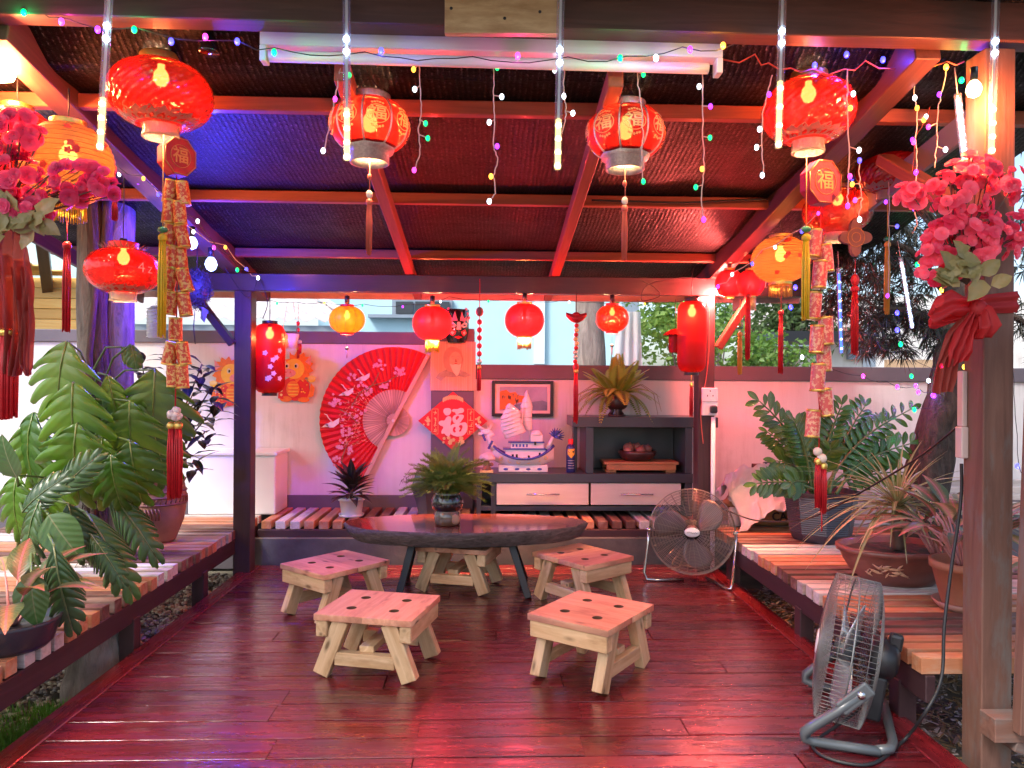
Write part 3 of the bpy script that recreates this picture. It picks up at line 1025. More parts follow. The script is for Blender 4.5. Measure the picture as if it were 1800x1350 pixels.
# yellow-brown far wall
h = thing('orange_wall', 'low tan boundary wall seen under the drooping tree', 'wall', (0, 0, 0))
hbox('panel', 1560, 1760, 632, 700, plain('tan_paint', (.45, .30, .18), .8), 12, .2, h)

# ---------------------------------------------------------------- trees behind
def leaf_quad(mb, c, s, mat=0):
    d = Vector((random.gauss(0, 1), random.gauss(0, 1), random.gauss(0, .8))).normalized()
    m = orient(c, d, (random.gauss(0, 1), random.gauss(0, 1), 1), s)
    mb.add([(0, 0, 0), (.32, .45, .06), (0, 1, -.05), (-.32, .45, .06)], [(0, 1, 2), (0, 2, 3)], mat, False, m)
def bushy(name, label, c, rad, n, s, mat, trunk=None, tm=None, group=None, clumps=40):
    t = thing(name, label, 'tree', (c[0], c[1], ZG), 0, group)
    mb = MB()
    cl = []
    for i in range(clumps):
        v = Vector((random.gauss(0, .5), random.gauss(0, .5), random.gauss(0, .5)))
        cl.append(Vector((v.x * rad[0], v.y * rad[1], c[2] - ZG + v.z * rad[2])))
    for i in range(n):
        k = random.choice(cl)
        p = k + Vector((random.gauss(0, .16) * rad[0], random.gauss(0, .16) * rad[1], random.gauss(0, .16) * rad[2]))
        leaf_quad(mb, p, s * U(.6, 1.3))
    mb.build('crown', mat, t)
    mb = MB()
    mb.tube([(0, 0, 0), (.05, 0, (c[2] - ZG) * .5), (0, .1, c[2] - ZG)], [trunk, trunk * .8, trunk * .3], 8)
    for i in range(9):
        k = cl[i * 3]
        mb.tube([(0, 0, (c[2] - ZG) * .5), tuple(Vector((0, 0, (c[2] - ZG) * .7)).lerp(k, .5)), tuple(k)], [trunk * .4, trunk * .25, trunk * .1], 5)
    mb.build('trunk', tm, t)
    return t
c = at(1200, 580, 8.6); bushy('green_tree', 'bright green small leaved tree left of the right back post', c, (.62, .5, .5), 2300, .085, m_treeleaf, .05, m_trunkB, 'bushes beyond the wall')
c = at(1330, 628, 8.2); bushy('green_bush', 'low bright green bush right of the right back post', c, (.55, .4, .30), 1500, .075, m_treeleaf, .03, m_trunkB, 'bushes beyond the wall')
c = at(1385, 540, 13); bushy('far_tree', 'dull green tree in front of the red tiled roof', c, (.7, .7, 1.1), 3600, .12, m_farleaf, .1, m_trunkB, 'bushes beyond the wall')
c = at(1262, 560, 10.5); bushy('slim_tree', 'slim green tree half hidden by the right back post', c, (.4, .4, .8), 700, .09, m_treeleaf, .04, m_trunkB, 'bushes beyond the wall')
# grey trunk behind the back wall
t = thing('street_tree', 'thick grey furrowed tree trunk behind the wall right of centre', 'tree', (*at(1040, 600, 8.2).xy, ZG))
mb = MB()
pts = []; rs = []
for k in range(16):
    z = 4.2 * k / 15; pts.append((.03 * math.sin(z * 2), .03 * math.cos(z), z)); rs.append(.19 - .012 * z + .008 * math.sin(k * 2.1))
mb.tube(pts, rs, 18); mb.tube([(0, 0, 2.6), (.35, .1, 3.3), (.5, .2, 4.2)], [.1, .08, .06], 10)
mb.build('trunk', m_trunkB, t)
mb = MB()
for i in range(900): leaf_quad(mb, Vector((U(-1, 1), U(-.8, .8), 4.0 + U(-.3, 1.2))), .12)
mb.build('crown', m_farleaf, t)
# cloth hanging on the trunk
c = at(1105, 600, 7.9)
t = thing('hanging_sheet', 'clear plastic sheet hanging beside the grey trunk', 'plastic sheet', c)
vs = []; fs = []
for i in range(13):
    for k in range(15):
        q = k / 14; u_ = i / 12 - .5
        vs.append((u_ * (.26 + .06 * q), .04 * math.sin(i * 1.7 + q * 2) * (.4 + q), .32 - .75 * q))
for i in range(12):
    for k in range(14):
        a = i * 15 + k; fs.append((a, a + 15, a + 16, a + 1))
MB().add(vs, fs, 0, True).build('sheet', m_sheet, t)
# low bench-back slats and boxes beyond the right bench
t = thing('garden_seat', 'low seat of pale horizontal slats against the right wall', 'bench', (0, 0, 0))
for k in range(5):
    a, b = at(1500, 848 + k * 13, 6.1 - k * .03), at(1800, 848 + k * 13, 6.1 - k * .03)
    board('slat', (round(b.x - a.x + .6, 2), .03, .045), m_sl_white, t, ((a.x + b.x) / 2 + .3, a.y, a.z), (0, 0, 0), .003)
for x in (3.1, 4.2, 4.9): board('leg', (.75, .05, .05), m_rail, t, (x, 6.16, .14), (0, PI / 2, 0))
# ---------------------------------------------------------------- stools
RX = Matrix(((0, 1, 0, 0), (-1, 0, 0, 0), (0, 0, 1, 0), (0, 0, 0, 1))).inverted()
def plank(name, a, b, w, h, m, par, ch=.003, upv=(0, 0, 1)):
    a, b = Vector(a), Vector(b)
    return board(name, (round((b - a).length, 3), w, h), m, par, mw=orient((a + b) / 2, b - a, upv) @ RX, ch=ch)
SLN, SWD, SH = .41, .47, .297
hole_me = []
for s in (-1, 1):
    w2 = SWD / 4 - .001
    me = holed_plate([(-SLN / 2, -w2), (SLN / 2, -w2), (SLN / 2, w2), (-SLN / 2, w2)], [(-.085, -s * .012, .0245), (.085, -s * .012, .0245)], .013)
    me.materials.append(m_pine_top); me.materials.append(m_hole_shade)
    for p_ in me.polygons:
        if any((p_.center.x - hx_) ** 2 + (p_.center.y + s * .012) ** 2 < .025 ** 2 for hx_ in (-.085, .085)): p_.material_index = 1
    hole_me.append(me)
def make_stool():
    t = thing('wooden_stool', '', 'stool', (0, 0, 0), 0, 'low pine stools round the table')
    for s, me in zip((-1, 1), hole_me):
        inst('seat_plank', me, t, (0, s * SWD / 4, SH - .015))
    for s in (-1, 1):
        board('side_board', (SLN - .012, .055, .075), m_pine, t, (0, s * (SWD / 2 - .033), SH - .031 - .0375), ch=.004)
        for e in (-1, 1):
            plank('leg', (e * (SLN / 2 - .045), s * .115, SH - .032), (e * (SLN / 2 - .045), s * .215, .012), .075, .05, m_pine, t, .003, (1, 0, 0))
    for e in (-1, 1):
        board('stretcher', (.29, .045, .06), m_pine, t, (e * (SLN / 2 - .045), 0, .09), (0, 0, PI / 2))
    board('tie_bar', (SLN - .10, .07, .03), m_pine, t, (0, 0, .135))
    return t
def copy_thing(o, loc, rz, label):
    c = o.copy(); COL.objects.link(c); c.location = loc; c.rotation_euler = (0, 0, rz); c['label'] = label
    for ch in list(o.children):
        d = ch.copy(); COL.objects.link(d); d.parent = c
        for g in ch.children:
            e = g.copy(); COL.objects.link(e); e.parent = d
    return c
st0 = make_stool()
STOOLS = [((-.505, 3.545), R(76), 'pine stool at the left front of the table, nearest the left bench corner of the deck front'),
          ((.50, 3.46), R(-37), 'pine stool at the right front of the table, nearest the standing fan'),
          ((-.885, 4.39), R(-41), 'pine stool at the far left, beside the left end of the table'),
          ((.60, 4.58), R(38), 'pine stool behind the right front stool, in front of the chrome fan'),
          ((-.17, 4.93), R(74), 'pine stool pushed under the middle of the dark table')]
STOOLS[0] = (STOOLS[0][0], STOOLS[0][1], 'pine stool at the left front of the dark table')
for i, (p, a, lb) in enumerate(STOOLS):
    if i == 0:
        st0.location = (*p, 0); st0.rotation_euler = (0, 0, a); st0['label'] = lb
    else:
        copy_thing(st0, (*p, 0), a, lb)

# ---------------------------------------------------------------- live edge table
tb = thing('slab_table', 'low oval live edge slab table with a glossy dark red top', 'table', (-.14, 4.90, 0))
ZT = .432
n = 72
def rim(q, k):
    r_ = 1 + .035 * math.sin(2 * q + 1) + .025 * math.sin(3 * q + .4) + .012 * math.sin(7 * q) + .006 * math.sin(15 * q)
    return (.78 - k) * r_ * math.cos(q), (.36 - k) * r_ * math.sin(q)
mb = MB()
top = [rim(2 * PI * k / n, .012) for k in range(n)]
mb.add([(x, y, ZT) for x, y in top], [tuple(range(n))], 0)
levels = [(.0, ZT - .012), (.015, ZT - .045), (.035, ZT - .075), (.06, ZT - .10)]
vs = [(x, y, ZT) for x, y in top]; fs = []
for L, (k_, z) in enumerate(levels):
    for k in range(n):
        x, y = rim(2 * PI * k / n, k_ + .010 * noise.noise(Vector((k * .9, L * 2, 1))))
        vs.append((x, y, z))
for L in range(len(levels)):
    for k in range(n):
        l = (k + 1) % n
        fs.append((L * n + k, (L + 1) * n + k, (L + 1) * n + l, L * n + l))
mb.add(vs, fs, 1, True)
mb.add([vs[len(levels) * n + k] for k in range(n)], [tuple(range(n))[::-1]], 1)
mb.build('tabletop', [m_table, m_tablebark], tb)
for sx, sy in ((-1, 1), (-1, -1), (1, 1), (1, -1)):
    plank('leg', (sx * .30 - (.03 if sx < 0 else 0), sy * .14, ZT - .10), (sx * .41, sy * .24, 0), .045, .045, m_dark, tb, .003, (0, 1, 0))
for sy in (-1, 1):
    plank('frame_bar', (-.33, sy * .14, ZT - .115), (.30, sy * .14, ZT - .115), .045, .03, m_dark, tb)
mb = MB()
# vase on the table
p = atz(786, 922, ZT)
vz = thing('glazed_vase', 'squat glossy dark vase holding feathery fern on the table', 'vase', (p.x, p.y, ZT + .001))
mb = MB()
mb.lathe([(.001, 0), (.078, 0), (.086, .01), (.088, .055), (.082, .085), (.075, .092), (.094, .105), (.102, .135), (.10, .165), (.088, .19), (.080, .205), (.083, .215), (.075, .215), (.06, .19), (.001, .188)], 32)
mb.build('body', m_vase, vz)
mb = MB(); mb.lathe([(.0775, .0925), (.0965, .105), (.1045, .135), (.1025, .165), (.0905, .19), (.0855, .2)], 32); mb.build('glaze_band', m_blackgloss, vz)
mb = MB(); mb.ball((.055, -.072, .045), (.032, .012, .034), 12, 6); mb.build('medallion', m_clay, vz)

# ---------------------------------------------------------------- sideboard
YF = 5.86
def B(xa, xb, ya, yb, Y=YF):
    a, b = at(xa, ya, Y), at(xb, yb, Y)
    return min(a.x, b.x), max(a.x, b.x), min(a.z, b.z), max(a.z, b.z)
sb = thing('sideboard', 'dark slate sideboard with two cream drawers and a raised open shelf', 'sideboard', (0, 0, 0))
def cab(name, xa, xb, za, zb, y0, y1, m, par=sb, bv=.003, ext=None):
    mb = MB(); mb.box(((xa + xb) / 2, (y0 + y1) / 2, (za + zb) / 2), (xb - xa, y1 - y0, zb - za))
    return mb.build(name, m, par, bevel=bv)
XA, XB = at(838, 840, YF).x, at(1217, 840, YF).x
Z0 = .302
zt = at(950, 832, YF).z; zt2 = at(950, 848, YF).z
zd = at(950, 887, YF).z
cab('top_board', XA - .03, XB + .0, zt2, zt, YF - .02, 6.28, m_slate)
cab('side_panel', XA, XA + .035, Z0, zt2 - .001, YF, 6.26, m_slate)
cab('side_panel', XB - .06, XB - .001, Z0, zt2 - .001, YF - .005, 6.26, m_slate)
xd0, xd1, xd2, xd3 = at(873, 860, YF).x, at(1035, 860, YF).x, at(1038, 860, YF).x, at(1205, 860, YF).x
cab('partition', xd0 - .045, xd0 - .006, Z0, zt2 - .001, YF, 6.24, m_slate)
cab('bottom_board', XA + .036, XB - .061, zd - .05, zd - .012, YF + .004, 6.24, m_slate)
cab('back_panel', XA + .036, XB - .061, Z0 + .05, zt2 - .002, 6.24, 6.255, m_black)
for a, b in ((xd0, xd1 - .003), (xd2 + .003, xd3 - .04)):
    d_ = cab('drawer', a, b, zd, zt2 - .006, YF - .012, YF + .30, m_drawer, sb, .002)
    c_ = (a + b) / 2; zc = (zd + zt2) / 2
    mb = MB(); mb.tube([(c_ - .13, YF - .045, zc), (c_ + .13, YF - .045, zc)], .006, 8)
    for s in (-1, 1): mb.tube([(c_ + s * .10, YF - .013, zc), (c_ + s * .10, YF - .045, zc)], .005, 6)
    mb.build('handle', m_chrome, d_)
# raised shelf unit
xl, xr_ = at(1030, 790, YF).x, at(1217, 790, YF).x
zs1, zs0 = at(1100, 733, YF).z, at(1100, 751, YF).z
cab('shelf_top', at(1006, 740, YF).x, at(1262, 740, YF).x, zs0, zs1, YF - .01, 6.27, m_slate)
cab('shelf_side', xl, xl + .06, zt + .001, zs0 - .001, YF, 6.26, m_slate)
cab('shelf_side', xr_ - .055, xr_, zt + .001, zs0 - .001, YF, 6.26, m_slate)
cab('shelf_back', xl + .061, xr_ - .056, zt + .001, zs0 - .001, 6.235, 6.26, m_slate)
cab('shelf_post', xl - .075, xl - .04, zt + .001, zs0 - .001, 6.1, 6.2, m_slate)
# things on the sideboard
p = at(1122, 826, 6.02)
t = thing('wooden_stand', 'orange brown low wooden stand under the bowl on the shelf', 'stand', (p.x, 6.02, zt + .001))
cab('top_slab', -.30, .30, .066, .088, -.13, .13, m_brownwood, t); cab('apron', -.28, .28, .020, .0655, -.125, -.10, m_brownwood, t); cab('apron', -.28, .28, .020, .0655, .10, .125, m_brownwood, t)
for s in (-1, 1): cab('foot', s * .24 - .04, s * .24 + .04, 0, .0195, -.11, .11, m_brownwood, t)
t2 = thing('round_bowl', 'dark red round bowl heaped with dried gourds on the wooden stand', 'bowl', (p.x - .01, 6.02, zt + .0895))
mb = MB(); mb.lathe([(.001, 0), (.10, 0), (.13, .02), (.155, .06), (.15, .085), (.143, .085), (.14, .06), (.11, .03), (.001, .028)], 28); mb.build('bowl', m_urn, t2)
for (x, y, z, r_) in ((-.07, 0, .10, .05), (.02, -.04, .085, .042), (.08, .01, .09, .045), (-.03, .06, .09, .045), (.05, .06, .085, .04), (-.085, -.05, .08, .035), (.0, .02, .105, .04)):
    mb = MB(); mb.ball((x, y, z), (r_, r_, r_ * .85), 12, 8); mb.ball((x + .01, y, z + r_ * .8), r_ * .2, 6, 4); mb.build('gourd', random.choice([m_fruit, m_terradark, m_clay]), t2)
# ornamental ship
p = at(917, 828, 5.98)
sh = thing('porcelain_ship', 'white and blue porcelain dragon junk with two sails on the sideboard', 'ornament', (p.x, 5.98, zt + .001))
k = 6.0 / FPX * 1.0
def sx(px): return (px - 917) * k
def sz(py): return (828 - py) * k
mb = MB(); mb.box((sx(919) - .0, 0, .029), (sx(962) - sx(876), .135, .058)); mb.build('base', m_porc, sh, bevel=.008)
for q in (-.14, -.05, .04, .13):
    mb = MB(); mb.ball((q + .01, -.069, .026), (.02, .002, .010), 8, 4); mb.build('base_flower', m_blue, sh)
# hull: lofted sections
vs = []; fs = []
secs = 17; mm_ = 9
for i in range(secs):
    q = i / (secs - 1); x = sx(866 + (973 - 866) * q)
    zt_ = sz(786) * .0 + .105 + .10 * abs(2 * q - 1) ** 2.2
    wd = .085 * (1 - abs(2 * q - 1) ** 3) + .012
    zb = .042 + .05 * abs(2 * q - 1) ** 3
    for j in range(mm_):
        a_ = PI * j / (mm_ - 1)
        vs.append((x * (1 + .0), -wd * math.cos(a_) * (1 - .25 * math.sin(a_)), zt_ - (zt_ - zb) * math.sin(a_) ** .45))
for i in range(secs - 1):
    for j in range(mm_ - 1):
        a_ = i * mm_ + j; fs.append((a_, a_ + mm_, a_ + mm_ + 1, a_ + 1))
mb = MB(); mb.add(vs, fs, 0, True)
mb.add([vs[i * mm_ + j] for i in range(secs) for j in (0, mm_ - 1)], [(2 * i, 2 * i + 1, 2 * i + 3, 2 * i + 2) for i in range(secs - 1)], 0)
mb.build('hull', m_porc, sh)
mb = MB()
for j in (0, mm_ - 1): mb.tube([Vector(vs[i * mm_ + j]) + Vector((0, 0, .004)) for i in range(secs)], .011, 8)
mb.build('gunwale', m_blue, sh)
for q in (-.17, -.10, -.03, .05, .13, .19):
    mb = MB(); mb.lathe([(.017, 0), (.017, .004), (.011, .004)], 14, 0, Matrix.Translation((q, -.088 + abs(q) * .12, .085 + q * q * .9)) @ Matrix.Rotation(PI / 2, 4, 'X')); mb.build('porthole', m_goldprint, sh)
def hus(name, xa, xb, ya, yb, dy, m=m_porc, bv=.004):
    mb = MB(); mb.box(((sx(xa) + sx(xb)) / 2, 0, (sz(ya) + sz(yb)) / 2), (sx(xb) - sx(xa), dy, sz(ya) - sz(yb))); return mb.build(name, m, sh, bevel=bv)
hus('deckhouse', 888, 958, 806, 788, .10); hus('upper_house', 897, 955, 787.5, 776, .08); hus('stern_house', 932, 953, 775.5, 763, .07)
hus('roof_rim', 884, 958, 789, 786.5, .12, m_blue, .001); hus('roof_rim', 893, 956, 777.5, 775, .10, m_blue, .001)
mb = MB(); mb.lathe([(.001, .035), (.03, .027), (.05, .002), (.05, 0)], 20, 0, Matrix.Translation((sx(943), 0, sz(763)))); mb.build('dome', m_porc, sh)
for xx in range(900, 930, 6): hus('window', xx, xx + 3, 784.5, 779.5, .082, m_blue, 0)
for xx, yy in ((899, 803), (906, 803), (927, 805), (946, 800), (938, 781)): hus('window', xx, xx + 3.5, yy, yy - 6, .103, m_blackgloss, 0)
def sail(poly, dy, bulge):
    """ribbed sail, px outline: left edge list and right edge list top to bottom"""
    L_, R_ = poly
    vs = []; fs = []; nn = 17; w_ = 9
    for i in range(nn):
        q = i / (nn - 1)
        def ip(arr):
            f_ = q * (len(arr) - 1); a_ = min(int(f_), len(arr) - 2); g = f_ - a_
            return tuple(arr[a_][c_] * (1 - g) + arr[a_ + 1][c_] * g for c_ in (0, 1))
        l, r_ = ip(L_), ip(R_)
        sc = .007 * abs(math.sin(q * PI * 8))
        for j in range(w_):
            g = j / (w_ - 1)
            vs.append((sx(l[0] * (1 - g) + r_[0] * g) - (sc if j == 0 else 0), dy - bulge * math.sin(PI * g) + sc, sz(l[1] * (1 - g) + r_[1] * g)))
    for i in range(nn - 1):
        for j in range(w_ - 1):
            a_ = i * w_ + j; fs.append((a_, a_ + w_, a_ + w_ + 1, a_ + 1))
    o = MB().add(vs, fs, 0, True).build('sail', m_porc, sh)
    so = o.modifiers.new('solid', 'SOLIDIFY'); so.thickness = .006
    for i in range(2, nn - 1, 2):
        mb = MB(); mb.tube([(vs[i * w_ + j][0], vs[i * w_ + j][1] - .003, vs[i * w_ + j][2]) for j in range(w_)], .0028, 5); mb.build('batten', m_porc, sh)
sail(([(892, 709), (880, 735), (880, 752), (888, 771)], [(896, 708), (914, 722), (916, 740), (924, 758)]), -.02, .03)
sail(([(925, 686), (915, 715), (916, 735), (922, 756)], [(926, 686), (936, 712), (935, 735), (936, 755)]), .03, .02)
mb = MB(); mb.tube([(sx(915), 0, .15), (sx(918), 0, sz(715))], .006, 6); mb.tube([(sx(933), .03, .15), (sx(926), .035, sz(690))], .006, 6); mb.build('mast', m_porc, sh)
mb = MB(); mb.tube([(sx(869), 0, .18), (sx(862), 0, .23), (sx(858), 0, .28), (sx(866), -.005, .31)], [.03, .024, .022, .026], 10); mb.build('dragon_neck', m_porc, sh)
mb = MB()
for i in range(9): mb.ball((sx(869) - .045 + .006 * i * (1 if i < 5 else -1), -.024, .19 + .013 * i), (.012, .006, .009), 8, 5)
mb.build('blue_scales', m_blue, sh)
mb = MB(); mb.ball((sx(855), 0, .315), (.045, .024, .028), 12, 8); mb.ball((sx(846), 0, .30), (.03, .018, .016), 10, 6)
for i in range(12):
    a_ = i * .5; mb.tube([(sx(858), 0, .31), (sx(850) + .07 * math.cos(a_ + 1.2), .02 * math.sin(a_ * 3), .325 + .06 * abs(math.sin(a_)))], [.007, .002], 5)
mb.build('dragon_head', m_porc, sh)
mb = MB(); mb.tube([(sx(962), 0, .18), (sx(968), 0, .24), (sx(972), 0, .28)], [.026, .018, .012], 8); mb.build('dragon_tail', m_porc, sh)
mb = MB()
for i in range(11):
    a_ = -.6 + i * .34; mb.tube([(sx(975), 0, .285), (sx(978) + .065 * math.cos(a_), .02 * math.sin(i * 2), .29 + .065 * math.sin(a_))], [.016, .002], 6)
mb.build('tail_plume', m_blue, sh)
# shell lamp ornament
p = at(856, 828, 5.9)
t = thing('shell_ornament', 'small pink shell topped ornament between the ship and the fern', 'ornament', (p.x, 5.9, zt + .001))
cab('base', -.055, .05, 0, .02, -.04, .04, m_goldprint, t)
mb = MB(); mb.tube([(0, 0, .02), (.005, 0, .06), (-.005, 0, .10)], [.035, .022, .02], 10)
for i in range(8): mb.ball((U(-.04, .04), U(-.03, .0), U(.03, .08)), U(.012, .02), 8, 5)
mb.build('stem', m_clay, t)
mb = MB(); mb.lathe([(.02, .095), (.06, .10), (.065, .115), (.05, .14), (.02, .155), (.001, .16)], 28, 0, None, True, lambda q, i: 1 + .06 * math.cos(q * 9)); mb.build('shell', m_pinkwhite, t)
# spray can
p = at(1003, 828, 5.93)
t = thing('spray_can', 'blue aerosol can with a red cap and yellow shield label', 'spray can', (p.x, 5.93, zt + .001))
mb = MB(); mb.lathe([(.001, 0), (.034, 0), (.036, .004), (.036, .20), (.03, .215), (.022, .225), (.001, .226)], 24); mb.build('can', plain('can_blue', (.02, .03, .14), .3, .2, .05), t)
mb = MB(); mb.lathe([(.021, .2265), (.021, .262), (.018, .268), (.001, .268)], 18); mb.build('cap', m_red, t)
def wrap(me, R_, z0, m, name, par, phi=-PI / 2, squash=1):
    """bend flat lettering (x right, y up) round a vertical cylinder"""
    for v in me.vertices:
        a_ = phi + v.co.x / R_
        v.co = Vector(((R_ + v.co.z) * math.cos(a_), (R_ + v.co.z) * math.sin(a_), z0 + v.co.y * squash))
    me.materials.clear(); me.materials.append(m); me.update()
    return inst(name, me, par)
def band(R_, z0, z1, a0, a1, m, name, par, n=14, shape=None):
    vs = []; fs = []
    for i in range(n + 1):
        q = a0 + (a1 - a0) * i / n; e = shape(i / n) if shape else 0
        vs += [(R_ * math.cos(q), R_ * math.sin(q), z0 + e), (R_ * math.cos(q), R_ * math.sin(q), z1)]
    for i in range(n): fs.append((2 * i, 2 * i + 2, 2 * i + 3, 2 * i + 1))
    return MB().add(vs, fs, 0, True).build(name, m, par)
band(.0366, .115, .19, -PI / 2 - .85, -PI / 2 + .85, m_yellow, 'shield', t, 14, lambda q: .03 * abs(2 * q - 1))
for q_ in (-.42, .42):
    mb = MB(); mb.ball((.0368 * math.cos(-PI / 2 + q_), .0368 * math.sin(-PI / 2 + q_), .168), (.007, .002, .008), 8, 5); mb.build('label_mark', m_blackgloss, t)
for z in (.035, .055, .075, .095): band(.0366, z, z + .003, -PI / 2 - .8, -PI / 2 + .8, m_porc, 'label_line', t)
# ---------------------------------------------------------------- floor fans
def fan_cage(par, R_, depth, mcage, mblade, mhub, rings=22, spokes=36, wr=.0016):
    """axis along local -Y (front); centre at origin"""
    mb = MB()
    def ring(r_, y, rad):
        mb.tube([(r_ * math.cos(2 * PI * k / 40), y, r_ * math.sin(2 * PI * k / 40)) for k in range(40)], rad, 4, 0, True)
    for i in range(rings):
        q = (i + 1) / rings
        ring(.05 + (R_ - .05) * q, -depth * .5 - .03 * (1 - q * q), wr * .85)
    for i in range(10): ring(.09 + (R_ - .09) * (i + 1) / 10, depth * .5 + .03 * (1 - ((i + 1) / 10) ** 2), wr * .8)
    for i in range(3): ring(R_, -depth * .5 + depth * (i + .5) / 3, wr * .9)
    front = mb.build('front_grille', mcage, par); front['kind'] = 'stuff'
    mb = MB()
    for i in range(spokes):
        a = 2 * PI * i / spokes; c, s = math.cos(a), math.sin(a)
        mb.tube([(.05 * c, -depth * .5 - .031, .05 * s), (R_ * .6 * c, -depth * .5 - .021, R_ * .6 * s), (R_ * c, -depth * .5, R_ * s), (R_ * c, depth * .5, R_ * s), (R_ * .5 * c, depth * .5 + .025, R_ * .5 * s)], wr, 4)
    o = mb.build('spokes', mcage, par); o['kind'] = 'stuff'
    mb = MB(); mb.tube([(R_ * 1.005 * math.cos(2 * PI * k / 48), -depth * .02, R_ * 1.005 * math.sin(2 * PI * k / 48)) for k in range(48)], wr * 2.4, 6, 0, True); mb.build('rim_hoop', mcage, par)
    for b in range(3):
        a = b * 2 * PI / 3 + .5
        vs = []; fs = []
        for i in range(9):
            q = i / 8; r_ = .05 + (R_ * .90 - .05) * q
            w = .32 + .55 * math.sin(PI * min(1, q * .75 + .12))
            for j in range(7):
                g = j / 6 - .5
                an = a + g * w * 1.3 + q * .35
                rr_ = r_ * (1 - .10 * (2 * g) ** 2 * q)
                vs.append((rr_ * math.cos(an), .045 * g * 1.3, rr_ * math.sin(an)))
        for i in range(8):
            for j in range(6):
                k = i * 7 + j; fs.append((k, k + 7, k + 8, k + 1))
        bl_ = MB().add(vs, fs, 0, True).build('blade', mblade, par)
        so = bl_.modifiers.new('solid', 'SOLIDIFY'); so.thickness = .003
    Xr = Matrix.Rotation(PI / 2, 4, 'X')
    mb = MB(); mb.lathe([(.001, .05), (.035, .045), (.045, .02), (.045, -.02), (.001, -.02)], 20, 0, Xr); mb.build('hub', mhub, par)
    mb = MB(); mb.lathe([(.001, depth * .5 + .037), (.045, depth * .5 + .036), (.052, depth * .5 + .03), (.052, depth * .5 + .026), (.001, depth * .5 + .026)], 24, 0, Xr)
    o = mb.build('badge', m_enamel, par); o.scale = (1, 1, .62 if depth < .12 else 1)
    return o
# chrome fan at the back
c = at(1216, 934, 5.02)
f1 = thing('floor_fan', 'round chrome wire floor fan in front of the right back post', 'fan', (c.x, c.y, 0), R(-14))
# tilted head carried by two legs: the head is one part with its pieces below it
head = inst('fan_head', None, f1, (0, 0, c.z), None, (R(-6), 0, 0))
fan_cage(head, .286, .11, m_cage, m_blade, m_blade, 24, 30)
mb = MB(); mb.tube([(-.034 + .0068 * k, -.0955, .004 * (-1) ** k * (.6 + .4 * (k % 3)) - .001 * k * .5) for k in range(11)], .0016, 5); mb.build('badge_mark', m_grey, head)
mb = MB(); mb.lathe([(.001, .075), (.06, .075), (.075, .06), (.075, 0), (.001, 0)], 24, 0, Matrix.Rotation(-PI / 2, 4, 'X') @ Matrix.Translation((0, 0, .05))); mb.build('motor', m_dark, head)
mb = MB()
hz = c.z
pts = [(-.29, 0, hz), (-.292, -.01, hz - .08), (-.32, -.04, .06), (-.30, -.05, .015), (-.26, -.05, .011), (.22, .10, .011)]
mb.tube(pts[:4] + [(-.24, -.04, .011), (-.05, .02, .011)], .011, 8)
mb.build('stand', m_chrome, f1)
mb = MB(); mb.tube([(.29, 0, hz), (.292, -.01, hz - .06), (.26, -.12, .05), (.245, -.17, .014), (.22, -.15, .012), (.10, .10, .012)], .011, 8); mb.build('stand', m_chrome, f1)
for s in (-1, 1):
    mb = MB(); mb.tube([(s * .27, 0, hz), (s * .305, 0, hz)], .014, 10); mb.build('pivot_knob', m_chrome, f1)

# grey fan at the right front, seen from its side
c = at(1489, 1140, 2.93)
f2 = thing('floor_fan', 'tall grey floor fan seen from the side at the right front of the deck', 'fan', (c.x, c.y, 0), R(-114))
head = inst('fan_head', None, f2, (0, 0, c.z), None, (R(-9), 0, 0))
fan_cage(head, .285, .16, m_cagegrey, m_greyblade, m_grey, 20, 88, .0013)
mb = MB(); mb.lathe([(.001, .10), (.05, .10), (.075, .08), (.08, 0), (.001, 0)], 24, 0, Matrix.Rotation(-PI / 2, 4, 'X') @ Matrix.Translation((0, 0, .085))); mb.build('motor', m_black, head)
mb = MB(); mb.box((0, .13, -.16), (.05, .06, .18)); mb.build('motor_bracket', m_black, head, bevel=.01)
mb = MB(); mb.box((0, .165, .075), (.045, .05, .07)); mb.build('switch_knob', m_black, head, bevel=.012)
hz = c.z
for s in (-1, 1):
    mb = MB(); mb.tube([(s * .30, 0, hz - .0), (s * .30, .05, hz - .10), (s * .30, -.10 * .0 - .13, .10), (s * .295, -.17, .045), (s * .28, -.14, .026), (s * .27, -.06, .024), (s * .265, .12, .024)], [.016, .017, .019, .02, .019, .018, .018], 10)
    # the side arm rises from the foot towards the hub of the grille
    mb2 = MB(); mb2.tube([(s * .302, .03, .225), (s * .302, -.05, .150), (s * .300, -.125, .088), (s * .298, -.155, .058), (s * .292, -.158, .034), (s * .285, -.125, .022), (s * .275, .0, .021), (s * .27, .10, .021)], [.016, .018, .020, .020, .019, .018, .018, .018], 12)
    mb2.build('side_arm', m_grey, f2)
    mb = MB(); mb.beam((s * .304, -.035, .165), (s * .304, .065, .262), .022, .055); mb.build('arm_plate', m_grey, f2, bevel=.008)
    mb = MB(); mb.tube([(s * .285, .035, .232), (s * .320, .035, .232)], .014, 12); mb.build('arm_bolt', m_chrome, f2)
mb = MB(); mb.tube([(-.27, .09, .024), (-.24, .135, .024), (-.18, .15, .024), (.18, .15, .024), (.24, .135, .024), (.27, .09, .024)], .018, 12); mb.build('foot_bar', m_grey, f2)
